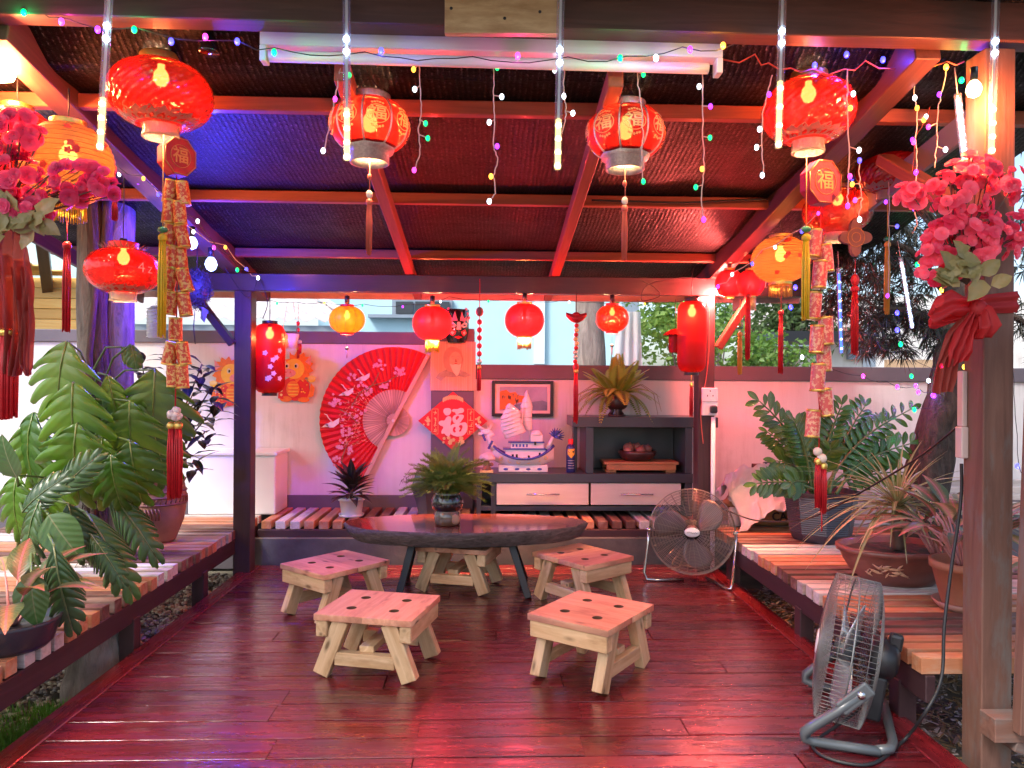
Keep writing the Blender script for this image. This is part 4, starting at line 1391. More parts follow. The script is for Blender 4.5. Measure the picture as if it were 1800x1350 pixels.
# cords
def cord(name, label, pts, r=.006, m=None):
    P = []
    pts = [Vector(p) for p in pts]
    for i in range(len(pts) - 1):
        a, b = pts[i], pts[i + 1]
        p0 = pts[max(i - 1, 0)]; p3 = pts[min(i + 2, len(pts) - 1)]
        for k in range(8):
            t_ = k / 8
            P.append(.5 * ((2 * a) + (b - p0) * t_ + (2 * p0 - 5 * a + 4 * b - p3) * t_ ** 2 + (3 * a - p0 - 3 * b + p3) * t_ ** 3))
    P.append(pts[-1])
    mb = MB(); mb.tube(P, r, 8)
    o = mb.build(name, m or m_blackrub)
    return tag(o, label, 'cord')
cord('mains_cable', 'black cable running down the right front post and over the deck to the grey fan',
     [at(1690, 815, 2.80), at(1689, 880, 2.80), at(1672, 1000, 2.78), at(1660, 1100, 2.74), at(1655, 1190, 2.70), at(1628, 1250, 2.66), atz(1590, 1300, .01), atz(1540, 1340, .008), atz(1490, 1342, .008), atz(1440, 1325, .008), atz(1425, 1300, .008), atz(1450, 1290, .03), at(1520, 1235, 2.95), at(1538, 1170, 2.98)], .0065)
cord('extension_lead', 'dark extension cord slung from the right front post to the chrome fan',
     [at(1690, 745, 2.80), at(1620, 800, 3.2), at(1540, 850, 3.7), at(1450, 900, 4.2), at(1400, 915, 4.5), at(1330, 915, 4.8), at(1285, 900, 4.95), at(1262, 890, 5.02)], .005)
# ---------------------------------------------------------------- things on the back wall
YW = 6.305
def PX(px, py, Y=YW): return at(px, py, Y)
# big hand fan
pv = PX(693, 739)
K = YW / FPX
hf = thing('hand_fan', 'huge red folding fan with blossom and crane print on the wall', 'hand fan', (pv.x, YW - .02, pv.z))
a0, a1 = R(62.5), R(244)
NP = 34
def polar(r_, q, y=0): return (r_ * math.cos(q), y, r_ * math.sin(q))
Ro, Ri, Rt = 128 * K, 53 * K, 27 * K
mb = MB(); vs = []; fs = []
for i in range(2 * NP + 1):
    q = a0 + (a1 - a0) * i / (2 * NP); y = -.018 if i % 2 else -.004
    vs += [polar(Ri, q, y), polar((Ri + Ro) / 2, q, y * 1.3), polar(Ro, q, y * 1.6)]
for i in range(2 * NP):
    a = 3 * i; fs += [(a, a + 1, a + 4, a + 3), (a + 1, a + 2, a + 5, a + 4)]
mb.add(vs, fs); mb.build('fan_paper', m_redpaper, hf)
for i in range(NP + 1):
    q = a0 + (a1 - a0) * i / NP
    o = plank('fan_stick', polar(.0, q, -.004), polar(Ri * 1.02, q, -.012), .0165, .004, m_fanstick, hf, .0008, (0, -1, 0))
    plank('stick_end', polar(.0, q, -.003), polar(-Rt, q, -.003), .016, .004, m_fanstick, hf, .0008, (0, -1, 0))
mb = MB(); vs = []; fs = []
for i in range(2 * NP + 1):
    q = a0 + (a1 - a0) * i / (2 * NP); y = -.014 if i % 2 else -.003
    vs += [polar(.06, q, y), polar(Ri, q, y)]
for i in range(2 * NP): fs.append((2 * i, 2 * i + 1, 2 * i + 3, 2 * i + 2))
mb.add(vs, fs); mb.build('stick_web', m_clay, hf)
for q in (a0, a1):
    plank('guard_stick', polar(-Rt * .9, q, -.03), polar(Ro * 1.01, q, -.03), .034, .01, m_fanstick, hf, .002, (0, -1, 0))
mb = MB(); mb.ball((0, -.038, 0), (.014, .008, .014), 10, 6); mb.build('rivet', m_cream, hf)
mb = MB(); mb.lathe([(.012, 0), (.012, .004), (.007, .004)], 12, 0, Matrix.Translation(polar(Ro * .97, a0, -.036)) @ Matrix.Rotation(PI / 2, 4, 'X')); mb.build('ring', m_cream, hf)
def fpos(px, py, y=-.034): return Vector(((px - 693) * K, y, (739 - py) * K))
def flower(mb, c, r_, mat=0, petals=5, ph=0):
    for k in range(petals):
        q = ph + k * 2 * PI / petals
        d = Vector((math.cos(q), 0, math.sin(q))); s = Vector((-math.sin(q), 0, math.cos(q)))
        mb.add([c, c + d * r_ * .55 + s * r_ * .38, c + d * r_, c + d * r_ * .55 - s * r_ * .38], [(0, 1, 2, 3)], mat)
mb = MB()
for cx, cy, n, sp in ((668, 645, 14, 10), (705, 654, 14, 10), (678, 678, 9, 8), (622, 662, 10, 8), (592, 710, 14, 11), (610, 762, 14, 14), (602, 785, 9, 8), (620, 790, 9, 8), (640, 680, 10, 12), (625, 730, 12, 16), (650, 690, 8, 10), (600, 805, 8, 8)):
    for i in range(n):
        flower(mb, fpos(cx + random.gauss(0, sp * .5), cy + random.gauss(0, sp * .5), -.033 - U(0, .003)), U(.010, .020), 0, 5, U(0, 6))
o = mb.build('blossom_print', m_pinkprint, hf); o['kind'] = 'stuff'
mb = MB()
for i in range(150):
    q = R(U(130, 215)); r_ = Ri + U(.01, .20)
    c = Vector(polar(r_, q, -.032 - U(0, .003)))
    d = Vector((random.gauss(0, 1), 0, random.gauss(0, 1))).normalized() * U(.01, .035)
    mb.beam(c, c + d, .004, .0012, 0, (0, -1, 0))
o = mb.build('petal_print', plain('peach_print', (.75, .30, .18), .6), hf); o['kind'] = 'stuff'
mb = MB()
for pts in (((700, 660), (680, 672), (655, 678), (635, 690), (620, 715)), ((615, 775), (606, 800), (604, 815)), ((668, 655), (660, 672), (645, 690)), ((600, 720), (618, 728), (632, 745))):
    mb.tube([fpos(*p, -.032) for p in pts], .004, 5)
mb.build('branch_print', m_brownleaf, hf)['kind'] = 'stuff'
for (cx, cy, s) in ((642, 664, 1), (614, 690, 1), (588, 744, 1.2)):
    mb = MB()
    P = lambda dx, dy: fpos(cx + dx * s, cy + dy * s, -.036)
    mb.add([P(-10, 2), P(-2, -3), P(8, 1), P(2, 6), P(-4, 6)], [(0, 1, 2, 3, 4)])
    mb.add([P(-16, 6), P(-8, 0), P(-4, 5)], [(0, 1, 2)]); mb.add([P(0, -2), P(10, -8), P(9, 1)], [(0, 1, 2)])
    mb.tube([P(0, -2), P(-6, -8), P(-8, -12), P(-12, -14)], [.006, .005, .005, .002], 5)
    mb.build('crane_print', m_cream, hf)
# red diamond with the fortune character, on the pillar
c = PX(796, 740, 6.225)
fu = thing('fortune_diamond', 'red paper diamond with a pale gold fortune character on the pillar', 'paper decoration', (c.x, 6.235, c.z))
hx, hzz = 60 * K, 51 * K
mb = MB(); mb.prism([(-hx, 0), (0, -hzz), (hx, 0), (0, hzz)], 0, .006, 0, Matrix.Rotation(PI / 2, 4, 'X')); mb.build('paper', m_redpaper, fu)
cp = lambda L_: [((x - 528) * .000554, (433 - y) * .000554) for x, y in L_]
tm = poly_plate([cp(q) for q in ([(390, 262), (440, 240), (495, 258), (488, 322), (440, 348), (405, 330)],
    [(515, 268), (600, 255), (650, 236), (692, 258), (682, 302), (630, 315), (580, 332), (560, 300), (525, 292)],
    [(440, 372), (485, 366), (505, 400), (495, 460), (485, 560), (470, 665), (430, 652), (396, 620), (365, 626), (358, 590), (385, 522), (340, 500), (315, 462), (350, 430), (400, 428)],
    [(530, 372), (560, 345), (640, 338), (690, 350), (685, 388), (662, 420), (640, 452), (562, 468), (530, 438)], [(575, 372), (622, 358), (604, 405), (580, 418)],
    [(485, 560), (500, 502), (560, 476), (650, 465), (720, 457), (746, 500), (745, 560), (710, 630), (640, 665), (560, 660), (500, 625)],
    [(530, 548), (558, 520), (577, 535), (562, 565), (575, 600), (545, 607)], [(618, 522), (650, 490), (677, 512), (666, 556), (640, 597), (620, 590), (642, 545)])], .002)
tm.materials.append(m_cream)
inst('character', tm, fu, (0, -.010, 0), None, (PI / 2, 0, 0))
for (dx, dz, n, an) in ((0, .175, 6, 0),):
    mb = MB()
    for i in range(25):
        q = R(50 + 80 * i / 24); mb.box((.13 * math.cos(q) * 1.0, -.0075, .09 + .11 * math.sin(q)), (.005, .002, .03 + .008 * (i % 2)))
    mb.build('arch_print', m_goldprint, fu)
for s in (-1, 1):
    mb = MB()
    for k in range(4):
        for m_ in range(5): mb.box((s * .150 + U(-.012, .012), -.0075 - .0001 * m_, .070 - k * .05 + U(-.016, .016)), ((U(.012, .026), .002, .004) if m_ % 2 else (.004, .002, U(.012, .028))))
    mb.build('side_print', m_goldprint, fu)['kind'] = 'stuff'
    mb = MB()
    for xx in (-.026, .026): mb.box((s * .150 + xx, -.0075, -.005), (.0025, .002, .21))
    for zz in (-.11, .10): mb.box((s * .150, -.0078, zz), (.055, .002, .0025))
    mb.build('side_border', m_goldprint, fu)
mb = MB()
for i in range(16):
    flower(mb, Vector((U(-.09, .09), -.0075 - i * .0001, -.165 + U(-.03, .03))), U(.012, .024), 0, 6, U(0, 6))
for s in (-1, 1):
    for i in range(9): flower(mb, Vector((s * U(.19, .245), -.0075 - i * .0001, U(-.035, .035))), U(.008, .016), 0, 5, U(0, 6))
mb.build('flower_print', m_goldprint, fu)['kind'] = 'stuff'
# portrait scroll on the pillar
a, b = PX(757, 600, 6.235), PX(836, 687, 6.235)
sc = thing('portrait_scroll', 'bamboo slip scroll with a printed portrait of a bearded old man', 'scroll', ((a.x + b.x) / 2, 6.24, (a.z + b.z) / 2))
w_, h_ = b.x - a.x, a.z - b.z
nsl = 26
for i in range(nsl):
    plank('bamboo_slip', (-w_ / 2 + w_ * (i + .5) / nsl, -.002 - .0008 * (i % 2), -h_ / 2), (-w_ / 2 + w_ * (i + .5) / nsl, -.002 - .0008 * (i % 2), h_ / 2), w_ / nsl * .93, .004, m_bamboo, sc, .0012, (0, -1, 0))
def flat(name, pts, y, m, par, th=.0012):
    mb = MB(); mb.prism([(p[0], p[1]) for p in pts], 0, th, 0, Matrix.Translation((0, y, 0)) @ Matrix.Rotation(PI / 2, 4, 'X')); return mb.build(name, m, par)
def ell(cx, cz, rx, rz, n=24, j=0): return [(cx + rx * math.cos(2 * PI * k / n) * (1 + j * math.sin(5.3 * k)), cz + rz * math.sin(2 * PI * k / n) * (1 + j * math.sin(7.1 * k))) for k in range(n)]
flat('robe_print', [(-.145, -.10), (-.12, -.06), (-.06, -.03), (.0, -.05), (.06, -.03), (.12, -.055), (.15, -.075), (.10, -.095), (.05, -.085), (.0, -.095), (-.06, -.088), (-.10, -.125)], -.0055, m_ink, sc)
flat('hair_print', ell(.0, .055, .085, .11, 28, .03), -.0062, plain('hair_ink', (.44, .31, .24), .8), sc)
flat('face_print', ell(.02, .05, .052, .072), -.0078, m_skin, sc)
flat('beard_print', [(-.03, .02), (.0, .01), (.02, .018), (.045, .01), (.07, .022), (.06, -.03), (.045, -.07), (.03, -.085), (.0, -.05)], -.0092, m_cream, sc)
flat('brow_print', [(-.02, .072), (.01, .08), (.01, .085), (-.02, .078)], -.0095, m_ink, sc); flat('brow_print', [(.03, .08), (.06, .072), (.06, .078), (.03, .085)], -.0095, m_ink, sc)
flat('eye_print', ell(0, .06, .010, .004, 10), -.0095, m_ink, sc); flat('eye_print', ell(.042, .06, .010, .004, 10), -.0095, m_ink, sc)
flat('nose_print', [(.018, .06), (.026, .06), (.034, .035), (.014, .033)], -.0096, m_clay, sc); flat('mouth_print', [(.005, .022), (.022, .027), (.04, .022), (.022, .017)], -.0105, m_red, sc)
# opera mask hung above the scroll
c = PX(803, 573, 6.2)
mk = thing('opera_mask', 'small black, white and red painted opera mask above the portrait scroll', 'mask', (c.x, 6.2, c.z), R(18))
vs = []; fs = []
for i in range(13):
    for j in range(11):
        u_, v_ = i / 12 * 2 - 1, j / 10 * 2 - 1
        wz = .105 * (1 - .28 * max(0, -v_) ** 2)
        vs.append((u_ * wz, -.06 * (1 - u_ * u_) * (1 - .35 * v_ * v_), v_ * .14))
for i in range(12):
    for j in range(10):
        k_ = i * 11 + j; fs.append((k_, k_ + 11, k_ + 12, k_ + 1))
mb = MB().add(vs, fs, 0, True); mb.build('face', m_blackgloss, mk)
def onm(name, poly, m, off=.004):
    pts = []
    for (x, z) in poly:
        u_ = x / .105; v_ = z / .14
        pts.append((x, -.06 * (1 - u_ * u_) * (1 - .35 * v_ * v_) - off, z))
    mb = MB(); mb.add(pts, [tuple(range(len(pts)))]); return mb.build(name, m, mk)
for s in (-1, 1):
    onm('eye_patch', [(s * .02, .0), (s * .05, .03), (s * .085, .02), (s * .07, -.01), (s * .04, -.02)], m_cream)
    onm('eye', [(s * .035, .002), (s * .055, .012), (s * .07, .006), (s * .055, -.004)], m_blackgloss, .007)
    onm('flame_mark', [(s * .01, .04), (s * .03, .12), (s * .05, .06), (s * .085, .09), (s * .06, .035)], m_pinkprint)
    onm('cheek_mark', [(s * .02, -.05), (s * .06, -.03), (s * .08, -.06), (s * .05, -.09), (s * .03, -.075)], m_red)
    onm('cheek_line', [(s * .035, -.058), (s * .055, -.045), (s * .066, -.06), (s * .05, -.078)], m_cream, .006)
    onm('horn_mark', [(s * .075, .05), (s * .095, .08), (s * .10, .02)], m_cream)
    for i in range(3):
        mb = MB(); mb.ball((s * (.10 - i * .012), -.01, .07 + i * .035), .014, 8, 6); mb.build('pompom', m_pinkprint, mk)
onm('nose', [(-.012, .03), (.012, .03), (.02, -.035), (-.02, -.035)], m_cream); onm('mouth', [(-.035, -.095), (0, -.085), (.035, -.095), (0, -.112)], m_red)
# framed landscape
a, b = PX(865, 669), PX(972, 732)
fr = thing('framed_picture', 'black framed landscape picture of orange cliffs by a lake', 'picture', ((a.x + b.x) / 2, YW - .002, (a.z + b.z) / 2), 0)
w_, h_ = b.x - a.x, a.z - b.z
for s in (-1, 1):
    plank('frame_bar', (s * (w_ / 2 - .012), -.012, -h_ / 2), (s * (w_ / 2 - .012), -.012, h_ / 2), .026, .024, m_black, fr, .003, (0, -1, 0))
    plank('frame_bar', (-w_ / 2 + .026, -.012, s * (h_ / 2 - .012)), (w_ / 2 - .026, -.012, s * (h_ / 2 - .012)), .026, .024, m_black, fr, .003, (0, -1, 0))
cab('mount', -w_ / 2 + .02, w_ / 2 - .02, -h_ / 2 + .02, h_ / 2 - .02, -.006, -.001, m_cream, fr, 0)
cab('sky_print', -w_ / 2 + .065, w_ / 2 - .05, -h_ / 2 + .05, h_ / 2 - .05, -.0075, -.0065, m_picture_sky, fr, 0)
flat('lake_print', [(-w_ / 2 + .065, -h_ / 2 + .05), (w_ / 2 - .05, -h_ / 2 + .05), (w_ / 2 - .05, -.03), (w_ / 2 - .09, -.015), (.07, -.03), (-.1, -.06)], -.0080, m_picture_sea, fr, .0005)
flat('cliff_print', [(-w_ / 2 + .066, -h_ / 2 + .055), (-w_ / 2 + .066, .06), (-.14, .075), (-.11, .05), (-.06, .055), (-.04, .03), (.02, .02), (.0, -.03), (-.06, -.04), (-.09, -.08)], -.0086, m_orange, fr, .0005)
for i in range(14):
    x_ = U(-.20, -.02); z_ = U(-.03, .04)
    flat('rock_shadow', [(x_, z_), (x_ + .016, z_ + .008), (x_ + .008, z_ - .035)], -.0095, m_brownleaf, fr, .0004)
# two paper dragons
def dragon(px, py, flip, label):
    c = PX(px, py)
    d = thing('dragon_cutout', label, 'paper decoration', (c.x, YW - .004, c.z), 0, 'paper dragon cutouts on the wall')
    f = -1 if flip else 1
    def pl(name, pts, m, lay):
        mb = MB(); mb.prism([(p[0] * f, p[1]) for p in pts][::f], 0, .002, 0, Matrix.Translation((0, -.0025 * lay, 0)) @ Matrix.Rotation(PI / 2, 4, 'X')); return mb.build(name, m, d)
    el = lambda cx, cz, rx, rz, n=20: [(cx + rx * math.cos(2 * PI * k / n), cz + rz * math.sin(2 * PI * k / n)) for k in range(n)]
    pl('body', [(-.10, -.18), (-.13, -.12), (-.10, -.03), (-.05, .0), (.06, .0), (.11, -.05), (.12, -.13), (.10, -.19), (.0, -.20)], m_red, 1)
    pl('tail', [(.09, -.18), (.15, -.16), (.16, -.09), (.13, -.05), (.12, -.10), (.11, -.15)], m_orange, 1.2)
    mane = []
    for k in range(26):
        q = 2 * PI * k / 26; r_ = .135 if k % 2 else .105
        mane.append((.025 + r_ * math.cos(q) * .95, .085 + r_ * math.sin(q)))
    pl('mane', mane, m_orange, 2)
    pl('face', el(-.01, .07, .085, .085), m_yellow, 3)
    pl('snout', el(-.055, .035, .058, .036), m_pinkprint, 4)
    for s in (-1, 1):
        pl('horn', [(.0 + s * .05, .14), (.02 + s * .07, .215), (.03 + s * .035, .15)], m_orange, 2.5)
        pl('eye', el(-.03 + s * .038, .095, .017, .022, 12), m_cream, 4.2); pl('pupil', el(-.034 + s * .038, .093, .009, .013, 10), m_blackgloss, 5)
        pl('nostril', el(-.06 + s * .018, .042, .006, .006, 8), m_red, 5)
    pl('ear', [(.08, .13), (.13, .19), (.125, .10)], m_pinkprint, 3)
    pl('belly', el(-.02, -.10, .055, .07), m_orange, 3)
    for k in range(4): pl('belly_band', [(-.06, -.06 - k * .028), (.025, -.06 - k * .028), (.02, -.068 - k * .028), (-.055, -.068 - k * .028)], m_yellow, 4)
    pl('paw', el(.135, -.015, .032, .03, 14), m_yellow, 3); pl('ingot', [(.10, .0), (.12, -.02), (.155, -.02), (.175, .0), (.15, .012), (.125, .012)], m_goldprint, 4)
    pl('foot', el(-.08, -.185, .05, .025, 14), m_orange, 3); pl('foot', el(.07, -.19, .05, .022, 14), m_orange, 3)
    pl('banner', [(-.145, -.18), (-.135, -.05), (-.09, -.06), (-.10, -.185)], m_red, 3.5)
    for k in range(3): pl('banner_mark', el(-.117, -.08 - k * .035, .012, .011, 8), m_goldprint, 4.5)
    for k in range(30):
        x_, z_ = U(-.08, .10), U(-.17, -.02); 
        if abs(x_ + .02) < .06: continue
        pl('scale_mark', el(x_, z_, .007, .006, 6), m_yellow, 3.2)
    return d
dragon(405, 672, True, 'orange and gold paper dragon on the wall left of the left back post')
dragon(520, 663, False, 'orange and red paper dragon on the wall right of the tall red lantern')

# ---------------------------------------------------------------- left: white box behind the post
a = at(330, 897, 5.92); b = at(484, 897, 5.92)
bx = thing('storage_box', 'big white storage box on the bench behind the left back post', 'box', (0, 0, 0))
zb, zt_ = .302, at(400, 801, 5.92).z
mb = MB(); mb.box(((a.x + b.x) / 2, 6.1, (zb + zt_) / 2), (b.x - a.x, .36, zt_ - zb)); mb.build('body', m_white, bx, bevel=.012)
mb = MB(); mb.box(((a.x + b.x) / 2, 6.1, zt_ + .016), (b.x - a.x + .03, .39, .03)); mb.build('lid', m_white, bx, bevel=.008)
# ---------------------------------------------------------------- right: sacks, planks, bottle
def lump(name, c, r_, m, par=None, seed=0, amp=.14, flat_=-1, fr=2.5, n=36):
    mb = MB(); vs = []; fs = []
    for i in range(n + 1):
        th = PI * i / n
        for k in range(n):
            q = 2 * PI * k / n
            d = Vector((math.sin(th) * math.cos(q), math.sin(th) * math.sin(q), math.cos(th)))
            e = 1 + amp * noise.noise(d * fr + Vector((seed, 0, 0))) + amp * .5 * noise.noise(d * fr * 3 + Vector((0, seed, 0))) + amp * .25 * noise.noise(d * fr * 8)
            z = d.z * r_[2] * e
            if z < flat_ * r_[2]: z = flat_ * r_[2]
            vs.append((c[0] + d.x * r_[0] * e, c[1] + d.y * r_[1] * e, c[2] + z))
    for i in range(n):
        for k in range(n):
            l = (k + 1) % n; fs.append((i * n + k, (i + 1) * n + k, (i + 1) * n + l, i * n + l))
    mb.add(vs, fs, 0, True)
    return mb.build(name, m, par)
c = at(1345, 890, 5.55)
sk = thing('brown_sack', 'bulging brown sack with black lettering under the white cloth', 'sack', (c.x, 5.6, .30))
lump('sack', (.02, -.02, .11), (.34, .20, .15), m_burlap, sk, 3, .10, -.7)
lump('sack_fold', (-.10, -.08, .17), (.22, .16, .07), m_burlap, sk, 9, .12, -.9)
tm = text_mesh('CAS', .085, .001, .002); 
for v in tm.vertices: v.co = Vector((v.co.x, v.co.z + .1 * v.co.x ** 2, v.co.y))
tm.materials.append(m_black); 
o = inst('lettering', tm, sk, (.055, -.235, .085)); o.rotation_euler = (R(-8), 0, R(5))
c = at(1350, 838, 5.5)
ws = thing('white_sack', 'crumpled white woven cloth draped over the brown sack', 'sack', (c.x, 5.55, .30))
vs = []; fs = []; n = 64
for i in range(n + 1):
    for k in range(n + 1):
        u_, v_ = i / n * 2 - 1, k / n * 2 - 1
        x_ = u_ * .34 + .05 * noise.noise(Vector((u_ * 2, v_ * 2, 5))) + .03; y_ = v_ * .30 - .02
        z_ = .455 - .30 * max(0, -v_ - .12 + .30 * u_ * (1 if u_ > 0 else -.2)) ** 1.2 * (1.1 if v_ < 0 else 0) - .20 * abs(u_ + .1) ** 2.2 - .10 * max(0, v_) + .06 * noise.noise(Vector((u_ * 3, v_ * 3, 1))) + .03 * noise.noise(Vector((u_ * 8, v_ * 8, 2))) - .035 * abs(noise.noise(Vector((u_ * 4 + v_ * 3, v_ * 5 - u_, 9)))) - .02 * abs(noise.noise(Vector((u_ * 11, v_ * 9, 4))))
        if u_ > .2: z_ -= .25 * (u_ - .2) ** 1.5 * (1 if v_ < .2 else .5)
        vs.append((x_, y_, max(z_, .012)))
for i in range(n):
    for k in range(n):
        a_ = i * (n + 1) + k; fs.append((a_, a_ + n + 1, a_ + n + 2, a_ + 1))
o = MB().add(vs, fs, 0, True).build('cloth', m_sack, ws); so = o.modifiers.new('solid', 'SOLIDIFY'); so.thickness = .006
p = at(1335, 812, 5.6)
pk = thing('old_plank', 'two short weathered planks lying on the white sack', 'plank', (p.x + .10, 5.6, p.z - .035))
board('plank', (.36, .09, .03), m_sl_dark, pk, (.03, 0, 0), (0, R(2), R(6))); board('plank', (.22, .05, .022), m_sl_dark, pk, (-.13, -.05, -.02), (0, R(-6), R(-5)))
mb = MB(); mb.box((-.02, -.02, .026), (.11, .05, .02)); mb.build('black_block', m_black, pk, bevel=.006)
p = at(1292, 919, 5.48)
bt = thing('spray_bottle', 'small white trigger spray bottle beside the chrome fan', 'spray bottle', (p.x, 5.48, .301), R(20))
mb = MB(); mb.lathe([(.001, 0), (.046, 0), (.05, .006), (.05, .105), (.044, .13), (.022, .15), (.018, .155), (.018, .17)], 24); mb.build('bottle', m_white, bt)
mb = MB(); mb.lathe([(.021, .160), (.021, .182), (.001, .183)], 16); mb.box((-.012, 0, .198), (.075, .026, .03)); mb.box((-.055, 0, .203), (.018, .014, .014)); mb.build('spray_head', m_white, bt, bevel=.004)
mb = MB(); mb.tube([(-.035, 0, .185), (-.042, 0, .165), (-.036, 0, .145)], .006, 6); mb.build('trigger', m_white, bt)

# ---------------------------------------------------------------- sockets and power strip
p = at(1247, 706, 5.30)
so_ = thing('wall_socket', 'double white wall socket on the right back post', 'socket', (p.x, 5.296, p.z))
mb = MB(); mb.box((0, 0, 0), (.115, .03, .20)); mb.build('plate', m_white, so_, bevel=.006)
for z_ in (.055,):
    for dx, dz in ((0, .022), (-.02, -.012), (.02, -.012)):
        mb = MB(); mb.box((dx, -.0152, z_ + dz), (.006, .002, .012)); mb.build('slot', m_black, so_)
mb = MB(); mb.box((0, -.0155, 0), (.113, .002, .003)); mb.build('joint', m_grey, so_)
mb = MB(); mb.box((.02, -.035, -.055), (.05, .045, .055)); mb.build('plug', m_black, so_, bevel=.012)
cn = thing('conduit', 'white plastic conduit running down from the socket on the right back post', 'conduit', (p.x + .02, 5.27, 0))
mb = MB(); mb.tube([(0, 0, p.z - .11), (0.0, 0, .02)], .016, 10); mb.build('pipe', m_white, cn)
mb = MB(); mb.lathe([(.022, 0), (.022, .03), (.016, .03)], 12, 0, Matrix.Translation((0, 0, .42))); mb.build('coupling', m_white, cn)
p = at(1694, 730, 2.77)
ps = thing('power_strip', 'tall pinkish white power strip on the side of the right front post', 'power strip', (1.818, p.y, p.z))
a, b = at(1690, 652, 2.77).z - p.z, at(1690, 805, 2.77).z - p.z
mb = MB(); mb.box((0, 0, (a + b) / 2 + .06), (.02, .036, a - b - .12)); mb.build('body', m_whitecord, ps, bevel=.005)
mb = MB(); mb.box((-.004, -.005, b + .06), (.028, .042, .12)); mb.build('adapter', m_whitecord, ps, bevel=.005)
# ---------------------------------------------------------------- lanterns
def sph_prof(Rr, H, n=22, pw=1.0, cut=.22):
    """(radius, z) outline of a squashed ball with open ends"""
    out = []
    t0 = math.asin(cut)
    for i in range(n + 1):
        th = -PI / 2 + t0 + (PI - 2 * t0) * i / n
        out.append((Rr * math.cos(th) ** pw, H * math.sin(th) / math.cos(t0)))
    return out
def prof_r(Rr, H, z, cut=.22, pw=1.0):
    s = max(-1, min(1, z / H * math.cos(math.asin(cut))))
    return Rr * math.sqrt(max(0, 1 - s * s)) ** pw
def hang(par, z0, z1, m=None, r=.003, dx=0):
    mb = MB(); mb.tube([(0, 0, z0), (dx * .5, .002, (z0 + z1) / 2), (dx, 0, z1)], r, 6)
    return mb.build('hanging_cord', m or m_blackrub, par)
def bulb(par, z, r, g, col, watts, dz=-.02):
    mb = MB(); mb.lathe([(.001, z - r * 1.4), (r * .6, z - r * 1.2), (r, z - r * .4), (r * .9, z + r * .3), (r * .45, z + r), (r * .45, z + r * 1.5), (.001, z + r * 1.5)], 14)
    o = mb.build('bulb', g, par)
    mb = MB(); mb.tube([(0, 0, z + r * 1.5), (0, 0, z + r * 1.5 + .05)], r * .62, 10); mb.build('socket', m_black, par)
    lamp_at(par, (0, 0, z + dz), col, watts, r)
def tassel(par, z1, length, r, m, knot=None, x=0, name='tassel', n=26):
    mb = MB()
    for i in range(n):
        q = i * 2.4; rr = r * math.sqrt((i + .5) / n)
        c, s = math.cos(q) * rr, math.sin(q) * rr
        L = length * U(.9, 1.0)
        mb.tube([(x + c * .6, s * .6, z1), (x + c, s, z1 - L * .4), (x + c * U(.7, 1.0), s, z1 - L)], r * .17, 4)
    o = mb.build(name, m, par)
    mb = MB(); mb.lathe([(r * .8, 0), (r * 1.08, .006), (r * 1.08, .018), (r * .7, .026), (.001, .03)], 12, 0, Matrix.Translation((x, 0, z1 - .012))); mb.build('tassel_band', knot or m_gold, par)
    return o
def fringe(par, z1, length, r, m, n=44):
    mb = MB()
    for i in range(n):
        q = 2 * PI * i / n
        c, s = math.cos(q), math.sin(q); L = length * U(.8, 1)
        mb.tube([(r * c, r * s, z1), (r * c * U(.95, 1.05), r * s * U(.95, 1.05), z1 - L)], .0026, 4)
    return mb.build('fringe', m, par)
def ringset(par, r, z0, h, m, name='end_ring', n=30):
    mb = MB(); mb.lathe([(r * .86, z0), (r, z0), (r * 1.02, z0 + h * .1), (r * .97, z0 + h * .5), (r * 1.02, z0 + h * .9), (r, z0 + h), (r * .86, z0 + h)], n)
    return mb.build(name, m, par)
WARM, RED = (1, .60, .28), (1, .16, .09)
def lathe_shade(par, prof, m, n=40, name='shade', mod=None):
    mb = MB(); mb.lathe(prof, n, 0, None, True, mod); return mb.build(name, m, par)

def plastic_lantern(p, Rr, H, label, watts=22, cordtop=.3, group='red plastic lanterns', g=None, lace=True, top=True, ribbed=False, bw=None):
    watts *= 1.0
    t = thing('red_lantern', label, 'lantern', p, U(0, 6), group)
    mod = (lambda q, i: 1 + .018 * abs(math.sin(q * 8))) if ribbed else None
    if ribbed: lathe_shade(t, sph_prof(Rr, H, 24, .8, .3), m_lan_red, 48, 'shade', mod)
    else:
        mb = MB(); mb.lathe(sph_prof(Rr, H, 22, .8, .3), 52, 0, None, False, lambda q, i: 1 + .016 * ((round(q * 52 / 6.2831853) + i) % 2)); mb.build('shade', m_lan_red, t)
    rr = prof_r(Rr, H, H, .3, .8)
    if lace:   # silver lace collar near the foot
        mb = MB(); n = 72; vs = []; fs = []
        for i in range(n):
            q = 2 * PI * i / n
            z0 = -H * .97; z1 = -H * (.70 + .06 * (i % 4 in (1, 2)) + .04 * (i % 2))
            for z in (z0, (z0 + z1) / 2, z1):
                r_ = prof_r(Rr, H, z, .3, .8) + .0025; vs.append((r_ * math.cos(q), r_ * math.sin(q), z))
        for i in range(n):
            j = (i + 1) % n
            for k in range(2): fs.append((i * 3 + k, j * 3 + k, j * 3 + k + 1, i * 3 + k + 1))
        mb.add(vs, fs, 0, True); mb.build('lace_collar', m_silverclear, t)
    ringset(t, Rr * .36, -H - .045, .05, m_silverclear, 'foot_ring')
    ringset(t, Rr * .40, H - .008, .038, m_gold if top else m_red, 'top_ring')
    bulb(t, H * .62, .030, g or g_warm, (1, .62, .34), watts)
    hang(t, H + .0, H + cordtop)
    return t
